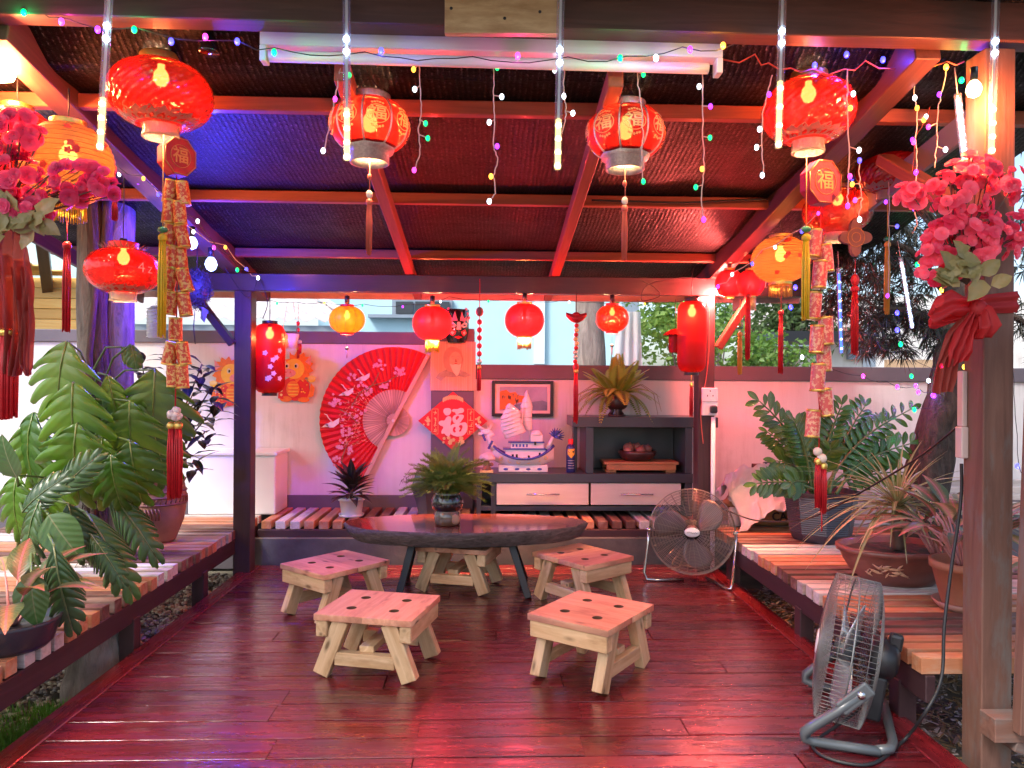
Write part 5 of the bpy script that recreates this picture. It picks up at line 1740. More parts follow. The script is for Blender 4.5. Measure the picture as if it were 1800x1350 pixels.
def paper_lantern(p, Rr, H, label, watts=20, cordtop=.2, fr=m_yellowsilk, frl=.05, tas=None, mat=None):
    t = thing('paper_lantern', label, 'lantern', p, U(0, 6), 'orange paper lanterns')
    lathe_shade(t, sph_prof(Rr, H, 40, 1, .30), mat or m_lan_paper, 40, 'shade', lambda q, i: 1 + .012 * (i % 2))
    mb = MB()
    for i in range(1, 15):
        z = -H + 2 * H * i / 15; r_ = prof_r(Rr, H, z, .30) + .003
        mb.tube([(r_ * math.cos(2 * PI * k / 36), r_ * math.sin(2 * PI * k / 36), z) for k in range(36)], .0011, 4, 0, True)
    o = mb.build('hoops', m_terradark, t); o['kind'] = 'stuff'
    mb = MB()
    for i in range(26):
        z = U(-.75, .75) * H; q = U(0, 6.28); r_ = prof_r(Rr, H, z, .30) + .0045
        c = Vector((r_ * math.cos(q), r_ * math.sin(q), z)); nn = Vector((math.cos(q), math.sin(q), z / H * .6)).normalized(); tt = Vector((-math.sin(q), math.cos(q), 0)); bb = nn.cross(tt)
        for k in range(5):
            a = k * 1.2566; d = tt * math.cos(a) + bb * math.sin(a); s_ = nn.cross(d)
            mb.add([c, c + d * .009 + s_ * .006, c + d * .016, c + d * .009 - s_ * .006], [(0, 1, 2, 3)])
    o = mb.build('flower_print', m_redpaper, t); o['kind'] = 'stuff'
    ringset(t, Rr * .40, H - .01, .022, m_gold, 'top_ring'); ringset(t, Rr * .40, -H - .012, .02, m_gold, 'foot_ring')
    if fr: fringe(t, -H - .012, frl, Rr * .38, fr)
    if tas:
        hang(t, -H - tas, -H, m_redsilk, .002)
        tassel(t, -H - tas, tas * 1.4, .014, m_redsilk)
    bulb(t, H * .25, .032, g_warm, (1, .6, .3), watts)
    hang(t, H, H + cordtop)
    return t
_fu = None
def palace_lantern(p, Rr, H, label, rz, watts, tail, lit):
    t = thing('palace_lantern', label, 'lantern', p, rz, 'ribbed palace lanterns')
    n8 = 8
    mod = lambda q, i: 1 + .06 * abs(math.cos(q * n8 / 2)) - .05
    lathe_shade(t, sph_prof(Rr, H, 24, .72, .36), m_lan_palace if lit else m_lan_palace, 80, 'shade', mod)
    mb = MB()
    for k in range(n8):
        q = 2 * PI * (k + .5) / n8
        pts = [(r_ * .995 * math.cos(q), r_ * .995 * math.sin(q), z) for r_, z in sph_prof(Rr * .965, H, 16, .72, .36)]
        mbk = MB(); mbk.tube(pts, .0042, 6); mbk.build('rib', m_silver, t)
    for k in range(n8):
        q0 = 2 * PI * k / n8
        tm = text_mesh('福', .075, 0, .0012) if k == 0 else bpy.data.meshes['motif_%d' % int(lit)].copy()
        if k == 0: tm.name = 'motif_%d' % int(lit); raw = tm.copy()
        src = raw.copy()
        bm = bmesh.new(); bm.from_mesh(src)
        for r_in, r_out, cnt in ((.042, .045, 40),):
            vs = [bm.verts.new((r_ * math.cos(2 * PI * i / cnt), r_ * math.sin(2 * PI * i / cnt), 0)) for i in range(cnt) for r_ in (r_in, r_out)]
            for i in range(cnt):
                j = (i + 1) % cnt; bm.faces.new((vs[2 * i], vs[2 * i + 1], vs[2 * j + 1], vs[2 * j]))
        for zz in (-.062, .062):
            for i in range(5):
                x0 = (i - 2) * .011
                w_ = [bm.verts.new((x0 + .006 * math.cos(a * 1.2566), zz - abs(x0) * .35 * (1 if zz > 0 else -1) + .006 * math.sin(a * 1.2566), 0)) for a in range(5)]
                bm.faces.new(w_)
        for v in bm.verts:
            z = v.co.y * .82; r_ = prof_r(Rr, H, z, .36, .72) * 1.0 + .006
            a = q0 + v.co.x / Rr
            v.co = Vector((r_ * math.cos(a), r_ * math.sin(a), z))
        bm.to_mesh(src); bm.free(); src.materials.clear(); src.materials.append(m_motif_lit if lit else m_goldprint)
        inst('panel_motif', src, t)
    ringset(t, Rr * .52, H - .01, .035, m_silver, 'top_ring'); 
    mb = MB(); mb.lathe([(Rr * .66, -H + .02), (Rr * .60, -H - .005), (Rr * .50, -H - .008), (Rr * .50, -H - .05), (Rr * .46, -H - .05), (Rr * .46, -H - .01)], 32); mb.build('foot_ring', m_silver, t)
    bulb(t, .02, .032, g_warm, (1, .55, .25), watts)
    for s in (-1, 1):
        mb = MB(); mb.tube([(s * Rr * .45, 0, H + .02), (0, 0, H + .10)], .0018, 5); mb.build('hanger', m_black, t)
    hang(t, H + .10, H + .22)
    # knotted tail with a bead and a tassel
    mb = MB(); mb.tube([(0, 0, -H - .01), (0.002, 0, -H - tail * .55)], .0022, 5); mb.ball((0, 0, -H - tail * .25), (.010, .006, .014), 8, 6); mb.build('tail_cord', m_cord, t)
    mb = MB(); mb.ball((0, 0, -H - tail * .42), (.014, .008, .018), 10, 6); mb.build('bead', m_cream, t)
    tassel(t, -H - tail * .50, tail * .52, .013, m_cord, m_cord)
    return t
g_dim = glow('dim_bulb', (1, .5, .2), 5)
m_motif_lit = shell('lit_motif', (1, .80, .45), .15, .75, .5, None, None, (30, 30, 30), 0, 0, (1, .8, .5))
def silk_lantern(p, Rr, H, label, watts, fr=True, mat=None, ribs=0, tail=0, ribm=None, cordtop=.08, pl=False, gold=True, bz=.5, group='lanterns along the back beam'):
    t = thing('round_lantern', label, 'lantern', p, U(0, 6), group)
    mod = (lambda q, i: 1 + .02 * abs(math.sin(q * 12))) if pl else ((lambda q, i: 1 + .03 * abs(math.cos(q * ribs / 2))) if ribs else None)
    lathe_shade(t, sph_prof(Rr, H, 22, .85, .3), mat or m_lan_silk, 48, 'shade', mod)
    if ribs:
        for k in range(ribs):
            q = 2 * PI * (k + .5) / ribs
            mb = MB(); mb.tube([(r_ * 1.004 * math.cos(q), r_ * 1.004 * math.sin(q), z) for r_, z in sph_prof(Rr, H, 14, .85, .3)], .0018, 4); mb.build('rib', ribm or m_dark, t)
    gm = m_gold if gold else m_redpaper
    ringset(t, Rr * .40, H - .006, .018, gm, 'top_ring'); ringset(t, Rr * .38, -H - .010, .018, gm, 'foot_ring')
    if fr: fringe(t, -H - .01, .085, Rr * .34, fr)
    if tail:
        mb = MB(); mb.tube([(0, 0, -H), (0, 0, -H - tail)], .0012, 4); mb.build('tail_cord', m_black, t)
        mb = MB(); mb.ball((0, 0, -H - tail), .013, 10, 7); mb.build('bead', m_grey, t)
        tassel(t, -H - tail - .02, .05, .006, m_pinkwhite, m_pinkwhite, n=10)
    if watts: bulb(t, H * bz, .020, g_warm if mat else g_dim, (1, .5, .22), watts * (1 if mat else 4.6))
    hang(t, H, H + cordtop)
    mb = MB(); mb.tube([(0, 0, H + .02), (0, 0, H + .075)], .017, 10); mb.build('lamp_holder', m_black, t)
    return t
def cyl_lantern(p, Rr, H, label, watts, tail=.0):
    t = thing('tall_lantern', label, 'lantern', p, .4, 'tall cylindrical red lanterns')
    prof = []
    n = 56
    for i in range(n + 1):
        z = -H + 2 * H * i / n
        e = min(1, (H - abs(z)) / (Rr * .75))
        prof.append((Rr * (.45 + .55 * math.sqrt(max(0, 1 - (1 - e) ** 2))) * (1 + .008 * (i % 2)), z))
    lathe_shade(t, prof, m_lan_cyl, 36)
    ringset(t, Rr * .5, -H - .02, .02, m_black, 'foot_ring'); ringset(t, Rr * .5, H, .02, m_black, 'top_ring')
    if watts: bulb(t, H * .72, .03, g_warm, (1, .5, .25), watts)
    hang(t, H, H + .25)
    if tail:
        hang(t, -H - tail * .3, -H, m_gold, .003); tassel(t, -H - tail * .3, tail * .75, .013, m_redsilk)
    return t
def px_r(w, Y): return w / 2 / FPX * Y
YL = 2.98
plastic_lantern(at(283, 168, YL), px_r(170, YL), .125, 'big glossy red lantern with silver lace, hung left of the light batten', 26, .16)
plastic_lantern(at(1421, 196, YL), px_r(158, YL), .125, 'big glossy red lantern with silver lace, hung right of the light batten', 34, .12)
plastic_lantern(at(1561, 297, 3.7), px_r(106, 3.7), .115, 'mid sized glossy red lantern beside the pink blossoms at the right', 26, .2)
L3 = plastic_lantern(at(217, 476, 3.9), px_r(120, 3.9), .115, 'red ribbed lantern with white brush lettering in front of the left tree', 14, .50, lace=True, ribbed=True, top=False)
for q, tx in ((-1.02, '4'), (-.76, 'z')):
    me = text_mesh(tx, .075, 0, -.0012)
    for v in me.vertices:
        a = q + v.co.x / .18; z = v.co.y; r_ = prof_r(px_r(120, 3.9), .115, z, .3, .8) * 1.018 + .003
        v.co = Vector((r_ * math.cos(a), r_ * math.sin(a), z))
    me.materials.clear(); me.materials.append(m_porc); inst('lettering', me, L3)
L3.rotation_euler = (0, 0, .35)
mb = MB()
for i in range(26):
    q = 2 * PI * i / 26; rr = .09
    mb.add([(rr * math.cos(q), rr * math.sin(q), .105), (rr * math.cos(q + .24), rr * math.sin(q + .24), .105), (rr * 1.5 * math.cos(q + .12), rr * 1.5 * math.sin(q + .12), .135)], [(0, 1, 2)])
mb.build('petal_collar', m_silverclear, L3)
plastic_lantern(at(1472, 372, 4.0), px_r(118, 4.0), .12, 'red ribbed lantern half hidden behind the right octagon plaque', 10, .2, lace=False, ribbed=True)
paper_lantern(at(120, 288, 2.92), px_r(144, 2.92), .152, 'orange glowing paper lantern among the magenta blossoms', 24, .14, m_yellowsilk, .06)
paper_lantern(at(30, 255, 3.1), px_r(130, 3.1), .15, 'red orange pleated paper lantern at the left picture edge behind the blossoms', 12, .2, None, .06, None, m_lan_cyl)
paper_lantern(at(1372, 457, 4.3), px_r(100, 4.3), .135, 'orange glowing paper lantern between the right rafter and the yellow tassel', 24, .16, m_orangesilk, .075)
palace_lantern(at(650, 222, 3.05), px_r(136, 3.05), .102, 'palace lantern with brightly lit gold characters, left of centre', .35, 30, .42, True)
palace_lantern(at(1099, 235, 3.05), px_r(136, 3.05), .102, 'palace lantern with dim gold characters, right of centre', .05, 16, .42, False)
YB = 5.30
silk_lantern(at(610, 562, YB), px_r(60, YB), .095, 'orange melon lantern with dark ribs under the back beam', 16, None, m_lan_orange, 10, .11, m_dark, gold=False, bz=.35)
silk_lantern(at(760, 568, YB), px_r(69, YB), .118, 'round red lantern with yellow fringe in front of the opera mask', 24, m_yellowsilk, bz=.0)
silk_lantern(at(922, 563, YB), px_r(69, YB), .118, 'round red lantern with pale gold fringe against the blue house', 24, m_goldprint, bz=.0)
silk_lantern(at(1076, 560, YB), px_r(57, YB), .095, 'small red pleated lantern in front of the grey tree trunk', 18, None, m_lan_red, 0, .10, None, pl=True, gold=False)
silk_lantern(at(1282, 498, 5.0), px_r(48, 5.0), .09, 'small red lantern hung on the right back brace', 6, None, None, 0, 0, None, pl=True, gold=True, group='small red lanterns by the right back post')
silk_lantern(at(1320, 498, 4.8), px_r(48, 4.8), .085, 'small red lantern just behind the orange paper lantern', 5, m_goldprint, None, 0, 0, None, pl=True, group='small red lanterns by the right back post')
cyl_lantern(at(1216, 592, 5.15), px_r(50, 5.15), .25, 'tall red paper lantern on the right back post', 26, .30)
LC = cyl_lantern(at(474, 630, 5.5), px_r(52, 5.5), .255, 'tall red paper lantern behind the left back post with white blossom print', 16)
mb = MB()
for i in range(9):
    a = U(-2.2, -1.0); z = U(-.18, .06)
    r_ = px_r(52, 5.5) + .003
    c = Vector((r_ * math.cos(a), r_ * math.sin(a), z))
    for k in range(5):
        d = k * 1.2566
        tt = Vector((-math.sin(a), math.cos(a), 0)); v = tt * math.cos(d) + Vector((0, 0, 1)) * math.sin(d); s_ = tt * -math.sin(d) + Vector((0, 0, 1)) * math.cos(d)
        mb.add([c, c + v * .012 + s_ * .009, c + v * .022, c + v * .012 - s_ * .009], [(0, 1, 2, 3)])
o = mb.build('blossom_print', m_cream, LC); o['kind'] = 'stuff'
# small paper pavilion lantern beside the tall one
p = at(1187, 600, 5.25)
t = thing('house_lantern', 'small red house shaped lantern beside the tall right lantern', 'lantern', p)
mb = MB(); mb.lathe([(.045, -.08), (.05, .05)], 6); mb.build('body', m_lan_cyl, t)
mb = MB(); mb.lathe([(.09, .045), (.075, .06), (.03, .085), (.001, .09)], 6); mb.build('roof', m_red, t); hang(t, .09, .30, None, .0015)

# ---------------------------------------------------------------- bare lamps on the frame
def bare_bulb(px, py, Y, r, g, label, col, watts, up_=.06):
    p = at(px, py, Y)
    t = thing('light_bulb', label, 'light bulb', p, 0, 'bare light bulbs on the frame')
    mb = MB(); mb.lathe([(.001, -r * 1.1), (r * .7, -r * .8), (r, 0), (r * .8, r * .7), (r * .45, r * 1.2), (.001, r * 1.2)], 16); mb.build('globe', g, t)
    mb = MB(); mb.tube([(0, 0, r * 1.2), (0, 0, r * 1.2 + up_)], r * .5, 10); mb.build('socket', m_black, t)
    lamp_at(t, (0, 0, -r - .015), col, watts, r)
    return t
bare_bulb(371, 465, 4.55, .036, g_bluebulb, 'lower glowing blue white bulb under the left rafter', (.04, .04, 1), 70)
bare_bulb(338, 428, 4.25, .030, g_bluebulb, 'upper glowing blue white bulb under the left rafter', (.04, .04, 1), 50)
bare_bulb(2, 116, 2.95, .06, g_warm, 'big warm bulb at the upper left picture edge', (1, .25, .08), 9)
bare_bulb(1712, 158, 2.62, .026, g_warm, 'warm bulb in a pink holder on the right front post', (1, .20, .06), 4, .05)
bare_bulb(1264, 508, 5.22, .026, g_white, 'small white bulb on the right back post', (1, .12, .10), 14)
bare_bulb(12, 1 + 170, 3.3, .02, g_white, 'small white bulb beside the big warm bulb at the left edge', (1, .5, .3), 2)
# small spotlight bulb, unlit
p = at(368, 82, 2.88)
t = thing('spot_lamp', 'unlit dark reflector lamp under the front beam', 'lamp', p)
mb = MB(); mb.lathe([(.001, -.026), (.036, -.028), (.040, -.02), (.028, .02), (.018, .05), (.018, .09), (.001, .09)], 18); mb.build('reflector', m_blackgloss, t)

# ---------------------------------------------------------------- meteor tubes
def meteor(px, py0, py1, lab, Y=2.60, lit=95, cold=((112, 150)), px0=None, kind='warm'):
    a, b = at(px, py1, Y), at(px0 if px0 is not None else px, py0, Y)
    t = thing('meteor_tube', lab, 'light tube', a, 0, 'hanging meteor light tubes')
    d = b - a; L = d.length
    m0 = orient((0, 0, 0), d, (0, -1, 0))
    Xt = m0 @ Matrix.Rotation(-PI / 2, 4, 'X')
    mb = MB(); mb.lathe([(.001, 0), (.0125, .003), (.0135, .01), (.0135, L)], 14, 0, Xt); mb.build('clear_tube', m_tubeshell, t)
    mb = MB(); mb.box((0, 0, L / 2), (.009, .002, L - .01), 0, Xt); mb.build('led_strip', m_enamel, t)
    k_ = Y / FPX
    if kind == 'warm':
        mb = MB(); mb.tube([(0, 0, .006), (0, 0, lit * k_)], .0095, 8)
        mb.v = [tuple(Xt @ Vector(v)) for v in mb.v]; mb.build('lit_core', g_tubelit, t)
        for i in range(4):
            mb = MB(); mb.ball(tuple(Xt @ Vector((0, -.004, (8 + i * (lit - 14) / 3.2) * k_))), .0105, 8, 6); mb.build('led', g_tubewarm, t)
        for py in cold:
            mb = MB(); mb.ball(tuple(Xt @ Vector((0, -.004, (py1 - py) * k_))), .0115, 8, 6); mb.build('led', g_tubewhite, t)
    else:
        mb = MB(); mb.tube([(0, 0, .006), (0, 0, L * .93)], .007, 8)
        mb.v = [tuple(Xt @ Vector(v)) for v in mb.v]; mb.build('lit_core', g_tubecold if kind == 'cold' else g_tubeblue, t)
        for i in range(8):
            mb = MB(); mb.ball(tuple(Xt @ Vector((0, -.003, L * (.06 + .11 * i)))), .0085, 8, 6); mb.build('led', g_tubewhite if kind == 'cold' else g_bluebulb, t)
    mb = MB(); mb.tube([tuple(Xt @ Vector((0, 0, L))), tuple(Xt @ Vector((0, 0, L + .10)))], .0022, 5); mb.build('wire', m_whitecord, t)
    return t
meteor(176, -12, 266, 'clear hanging light tube at the far left, lower end lit yellow', 2.60, 92, (50, 72), 192)
meteor(610, -12, 284, 'clear hanging light tube left of the light batten centre', 2.60, 92, (71, 93), 609)
meteor(980, -12, 300, 'clear hanging light tube just right of the picture centre', 2.60, 90, (88, 110), 986)
meteor(1368, -12, 262, 'clear hanging light tube in front of the right big red lantern', 2.60, 120, (53, 74), 1376)
meteor(1742, -12, 273, 'clear hanging light tube in front of the right front post', 2.60, 92, (69, 90), 1751)
t = meteor(1696, 165, 284, 'thick glowing white light tube left of the right front post', 2.75, 92, (), 1683, 'cold')
meteor(1604, 452, 578, 'thin glowing white light tube in front of the drooping tree', 4.6, 92, (), 1583, 'cold')
meteor(1479, 470, 622, 'blue lit light tube in front of the drooping tree', 4.5, 92, (), 1474, 'blue')

# ---------------------------------------------------------------- octagon plaques with firecracker strings
m_plaque = plain('plaque_foil', (.42, .012, .02), .5, .1, .25, 30, .3, 80)
m_plaquep = plain('pink_plaque_foil', (.42, .012, .04), .5, .1, .25, 30, .3, 80)
def cracker(par, c, L, r, tilt, m, ry=0):
    X = Matrix.Translation(c) @ Matrix.Rotation(tilt, 4, 'Y') @ Matrix.Rotation(ry, 4, 'X')
    mb = MB()
    mb.lathe([(.001, -L / 2), (r * .86, -L / 2)], 14, 1, X); mb.lathe([(r * .86, -L / 2), (r, -L / 2), (r * 1.02, -L * .43), (r * .98, -L * .42)], 14, 1, X)
    mb.lathe([(r * .98, -L * .42), (r, 0), (r * .98, L * .42)], 14, 0, X)
    mb.lathe([(r * .98, L * .42), (r * 1.02, L * .43), (r, L / 2), (r * .86, L / 2), (.001, L / 2 - .004)], 14, 1, X)
    return mb.build('firecracker', [m, m_gold, m_goldprint], par)
def octagon(p, Rr, label, rz, mf):
    t = thing('octagon_plaque', label, 'plaque', p, rz, 'octagon plaques with firecracker strings')
    n = 8; pts = [(Rr * math.cos(2 * PI * (k + .5) / n), Rr * 1.12 * math.sin(2 * PI * (k + .5) / n)) for k in range(n)]
    Xp = Matrix.Rotation(PI / 2, 4, 'X')
    mb = MB(); mb.prism(pts, -.028, .028, 0, Xp); mb.build('box', mf, t, bevel=.003)
    mb = MB()
    for k in range(n):
        a = Vector(pts[k] + (0,)); b = Vector(pts[(k + 1) % n] + (0,)); 
        mb.tube([Xp @ Vector((a.x * .95, a.y * .95, .0295)), Xp @ Vector((b.x * .95, b.y * .95, .0295))], .0022, 5)
    o = mb.build('edge_print', m_golddim, t); o['kind'] = 'stuff'
    tm = text_mesh('福', Rr * .95, .0008, .001); tm.materials.append(m_golddim); inst('character', tm, t, (0, -.0295, .0), None, (PI / 2, 0, 0))
    mb = MB(); mb.tube([(Rr * .58 * math.cos(2 * PI * k / 30), -.0292, Rr * .62 * math.sin(2 * PI * k / 30)) for k in range(30)], .0014, 5, 0, True); mb.build('ring_print', m_golddim, t)
    return t
def crackers(p, label, pairs, m, L, r, tail, px_per):
    """pairs: (dx, dz, tilt) in metres from the string top"""
    t = thing('firecracker_string', label, 'firecracker string', p, 0, 'hanging firecracker strings')
    for dx, dz, ti in pairs: cracker(t, (dx, U(-.012, .012), dz), L, r, ti, m)
    zz = min(q[1] for q in pairs)
    mb = MB(); mb.tube([(0, .004, .02), (.003, .006, zz / 2), (0, .004, zz - .05 - tail)], .0028, 6); mb.build('cord', m_redsilk, t)
    return t, zz - .05 - tail
Yo = 3.02
ko = Yo / FPX
p = at(311, 277, Yo); octagon(p, px_r(62, Yo), 'red octagon plaque hung below the left big lantern', R(52), m_plaque)
p = at(1443, 322, Yo); octagon(p, px_r(74, Yo), 'pink red octagon plaque hung below the right big lantern', R(14), m_plaquep)
def rel(px0, py0, lst, k): return [((x - px0) * k, (py0 - y) * k, R(t_)) for x, y, t_ in lst]
lst = [(300, 337, 10), (322, 340, -8), (300, 372, 6), (318, 375, -6), (299, 412, 8), (322, 415, -14), (303, 450, 4), (316, 452, -6), (299, 488, 12), (326, 490, -16), (302, 530, 8), (325, 532, -10), (309, 575, 0), (300, 617, 12), (322, 617, -10), (307, 655, 0), (321, 657, -4)]
t, zb = crackers(at(310, 312, Yo), 'long orange red firecracker string below the left octagon plaque', rel(310, 312, lst, ko), m_cracker, .095, .026, .09, ko)
mb = MB()
for i in range(14):
    d = Vector((random.gauss(0, 1), random.gauss(0, 1), random.gauss(0, 1))).normalized(); mb.ball(tuple(Vector((0, 0, (312 - 722) * ko)) + d * .018), (.014, .014, .014), 8, 5)
mb.build('pompom', m_pinkwhite, t)
for dx in (-.014, .014): tassel(t, (312 - 742) * ko, .30, .016, m_redsilk, m_gold, dx, 'tassel', 22)
lst = [(1432, 395, 4), (1452, 400, -4), (1427, 450, 4), (1451, 452, -4), (1436, 485, 3), (1446, 520, 0), (1432, 545, 3), (1451, 590, -3), (1434, 600, 2), (1452, 635, -3), (1437, 668, 4), (1455, 712, -4), (1433, 742, 3)]
lst = [(1428, 430, 6), (1453, 455, -6), (1440, 485, 4), (1432, 540, 5), (1452, 585, -3), (1436, 600, 3), (1452, 632, -4), (1438, 668, 4), (1455, 712, -6), (1433, 750, 4)]
t, zb = crackers(at(1443, 370, Yo), 'long pink red firecracker string with gourd beads at the right', rel(1443, 370, lst, ko), m_crackpink, .118, .029, .09, ko)
mb = MB(); mb.ball((-.008, 0, (370 - 800) * ko), .018, 12, 8); mb.ball((.010, 0, (370 - 812) * ko), .020, 12, 8); mb.build('gourd_bead', m_cream, t)
for dx, zz in ((-.006, 818), (.018, 826)): tassel(t, (370 - zz) * ko, .20, .014, m_redsilk, m_gold, dx, 'tassel', 22)
mb = MB(); mb.tube([(.01, 0, (370 - 895) * ko), (.012, 0, (370 - 942) * ko)], .003, 5); mb.build('loose_thread', m_redsilk, t)

# ---------------------------------------------------------------- tassels
def long_tassel(px, y0, y1, ytop, Y, w, m, label, bead=None, cordm=None, name='hanging_tassel', extra=None, grp='long hanging tassels'):
    p = at(px, y0, Y); k = Y / FPX
    t = thing(name, label, 'tassel', p, 0, grp)
    tassel(t, 0, (y1 - y0) * k, w / 2 * k, m, m if bead is None else m)
    mb = MB(); mb.tube([(0, 0, 0), (0, 0, (y0 - ytop) * k)], .002, 5); mb.build('cord', cordm or m_orangesilk, t)
    if bead:
        mb = MB(); mb.ball((0, 0, (y0 - bead) * k), (.020, .016, .013), 14, 8); mb.build('bead', m_greenbead, t)
    return t
long_tassel(286, 418, 592, 240, 2.95, 14, m_yellowsilk, 'long yellow tassel with a green bead at the left', 404)
long_tassel(1417, 418, 566, 270, 2.95, 15, m_yellowsilk, 'long yellow tassel with a green bead beside the right octagon plaque', 403)
long_tassel(1301, 588, 660, 525, 4.7, 9, m_orangesilk, 'short orange tassel with a bead in front of the green bush', 576)
long_tassel(1560, 430, 556, 340, 3.7, 10, m_orangesilk, 'orange tassel with a bead hanging from the lantern by the blossoms', 420)
long_tassel(118, 432, 582, 390, 2.92, 13, m_redsilk, 'long red tassel below the orange lantern at the left', None, m_redsilk)
long_tassel(202, 350, 388, 300, 2.9, 9, m_redsilk, 'short red tassel tip at the right end of the magenta blossoms', None, m_redsilk)
long_tassel(1373, 550, 660, 500, 4.3, 9, m_redsilk, 'thin red tassel below the orange paper lantern', None, m_redsilk)
long_tassel(1315, 520, 636, 500, 4.6, 10, m_redsilk, 'red tassel hanging beside the short orange tassel', None, m_redsilk)
t = long_tassel(1503, 508, 628, 455, 3.6, 13, m_redsilk, 'red tassel under the brown knot plaque before the drooping tree', None, m_redsilk)
mb = MB(); mb.ball((0, 0, .045), (.022, .014, .03), 10, 7); mb.build('knot', m_redsilk, t)
p = at(1503, 418, 3.6)
t = thing('knot_plaque', 'brown and red quatrefoil plaque before the drooping tree', 'plaque', p)
mb = MB(); mb.prism([((.062 + .020 * math.cos(4 * q)) * math.cos(q + PI / 4 * 0), (.072 + .022 * math.cos(4 * q)) * math.sin(q)) for q in [2 * PI * k / 48 for k in range(48)]], -.012, .012, 0, Matrix.Rotation(PI / 2, 4, 'X')); mb.build('plate', m_terradark, t)
mb = MB()
for r_ in (.022, .042): mb.tube([(r_ * math.cos(2 * PI * k / 24), -.0125, r_ * 1.1 * math.sin(2 * PI * k / 24)) for k in range(24)], .002, 5, 0, True)
mb.build('knot_print', m_golddim, t)['kind'] = 'stuff'
hang(t, .08, .25, m_redsilk, .002)
# coin chain and ingot hanging at the back beam
p = at(843, 548, 5.24); k = 5.24 / FPX
t = thing('coin_chain', 'string of red and gold coins hanging from the back beam', 'hanging charm', p)
mb = MB(); mb.ball((0, 0, 0), (.027, .012, .034), 14, 8); mb.build('top_coin', m_terradark, t); 
for i in range(6):
    mb = MB(); mb.ball((0, 0, -(18 + i * 14) * k), (.018, .008, .020), 12, 8); mb.build('coin', m_redpaper if i < 5 else m_silver, t)
mb = MB(); mb.tube([(0, 0, (548 - 490) * k), (0, 0, -(95) * k)], .003, 5); mb.build('cord', m_redsilk, t); tassel(t, -98 * k, 42 * k, .014, m_redsilk)
p = at(1013, 560, 5.24)
t = thing('ingot_charm', 'gold and red ingot charm with bead chain and red tassel below the back beam', 'hanging charm', p)
mb = MB()
vs = []; fs = []
for i in range(13):
    q = i / 12 * 2 - 1
    for j in range(12):
        a = 2 * PI * j / 12; r_ = .035 * (1 - .55 * q * q); vs.append((q * .072, r_ * math.cos(a), .03 * q * q + r_ * math.sin(a) * .9))
for i in range(12):
    for j in range(12):
        l = (j + 1) % 12; fs.append((i * 12 + j, (i + 1) * 12 + j, (i + 1) * 12 + l, i * 12 + l))
mb.add(vs, fs, 0, True); mb.ball((0, 0, .025), (.03, .025, .022), 12, 6); mb.build('ingot', m_plaque, t)
for i in range(9):
    mb = MB(); mb.ball((U(-.008, .008), 0, -.05 - i * .032), (.016, .012, .016), 10, 6); mb.build('bead', random.choice([m_plaque, m_goldprint, m_silver, m_redpaper]), t)
mb = MB(); mb.tube([(0, 0, .2), (0, 0, -.34)], .0022, 5); mb.build('cord', m_black, t); mb = MB(); mb.ball((0, 0, -.345), (.022, .014, .03), 10, 7); mb.build('knot', m_redsilk, t)
tassel(t, -.375, .38, .017, m_redsilk)
# back left hangings
p = at(510, 600, 5.6)
t = thing('hanging_pot', 'small pale hanging pot with cord tassels right of the tall red lantern', 'hanging pot', p)
mb = MB(); mb.lathe([(.001, -.05), (.05, -.05), (.065, .055), (.058, .055), (.045, -.03), (.001, -.03)], 20); mb.build('pot', m_white, t)
for s in (-1, 1): mb = MB(); mb.tube([(s * .06, 0, .05), (s * .02, 0, .30)], .0016, 4); mb.build('cord', m_whitecord, t); tassel(t, -.005, .09, .014, m_redsilk, m_silver, s * .072, n=12)
p = at(524, 580, 5.7)
t = thing('charm_string', 'thin red charm string with small beads right of the hanging pot', 'hanging charm', p)
for i in range(4): mb = MB(); mb.ball((0, 0, .05 - i * .05), (.014, .01, .018), 8, 6); mb.build('bead', m_plaque, t)
mb = MB(); mb.tube([(0, 0, .2), (0, 0, -.16)], .0018, 5); mb.build('cord', m_redsilk, t); tassel(t, -.14, .08, .012, m_redsilk, n=12)
p = at(274, 566, 5.6)
t = thing('wire_lantern', 'pale glass and wire lantern behind the yellow tassel at the left', 'lantern', p)
mb = MB(); mb.lathe([(.05, -.12), (.062, -.10), (.062, .08), (.05, .10), (.03, .12)], 18); mb.build('glass', m_sheet, t)
for i in range(9): mb = MB(); mb.tube([(.064 * math.cos(2 * PI * q / 20), .064 * math.sin(2 * PI * q / 20), -.11 + i * .026) for q in range(20)], .002, 4, 0, True); mb.build('hoop', m_silver, t)
hang(t, .12, .4, None, .0015)
p = at(346, 508, 4.9)
t = thing('twig_nest', 'dark hanging ball of twigs and fibres left of the left brace', 'hanging nest', p)
mb = MB()
for i in range(900):
    d = Vector((random.gauss(0, 1), random.gauss(0, 1), random.gauss(0, 1))).normalized()
    c = Vector((d.x * .085, d.y * .085, d.z * .125)) * U(.75, 1.05)
    e = Vector((random.gauss(0, 1), random.gauss(0, 1), random.gauss(0, 1))).normalized() * U(.015, .035)
    mb.beam(c - e, c + e, .0022, .0022, 0)
o = mb.build('twigs', m_netdark, t); o['kind'] = 'stuff'
mb = MB(); mb.ball((0, 0, 0), (.075, .075, .11), 14, 9); mb.build('core', m_netdark, t)
mb = MB(); mb.add([(.03, 0, -.11), (.07, .02, -.14), (.05, 0, -.22), (.02, .01, -.19)], [(0, 1, 2, 3)]); mb.build('dry_leaf', m_grey, t); hang(t, .11, .32)
mb = MB(); mb.tube([(-.01, 0, -.12), (-.02, 0, -.25), (-.012, .01, -.36)], [.002, .004, .003], 5); mb.build('root', m_netdark, t)
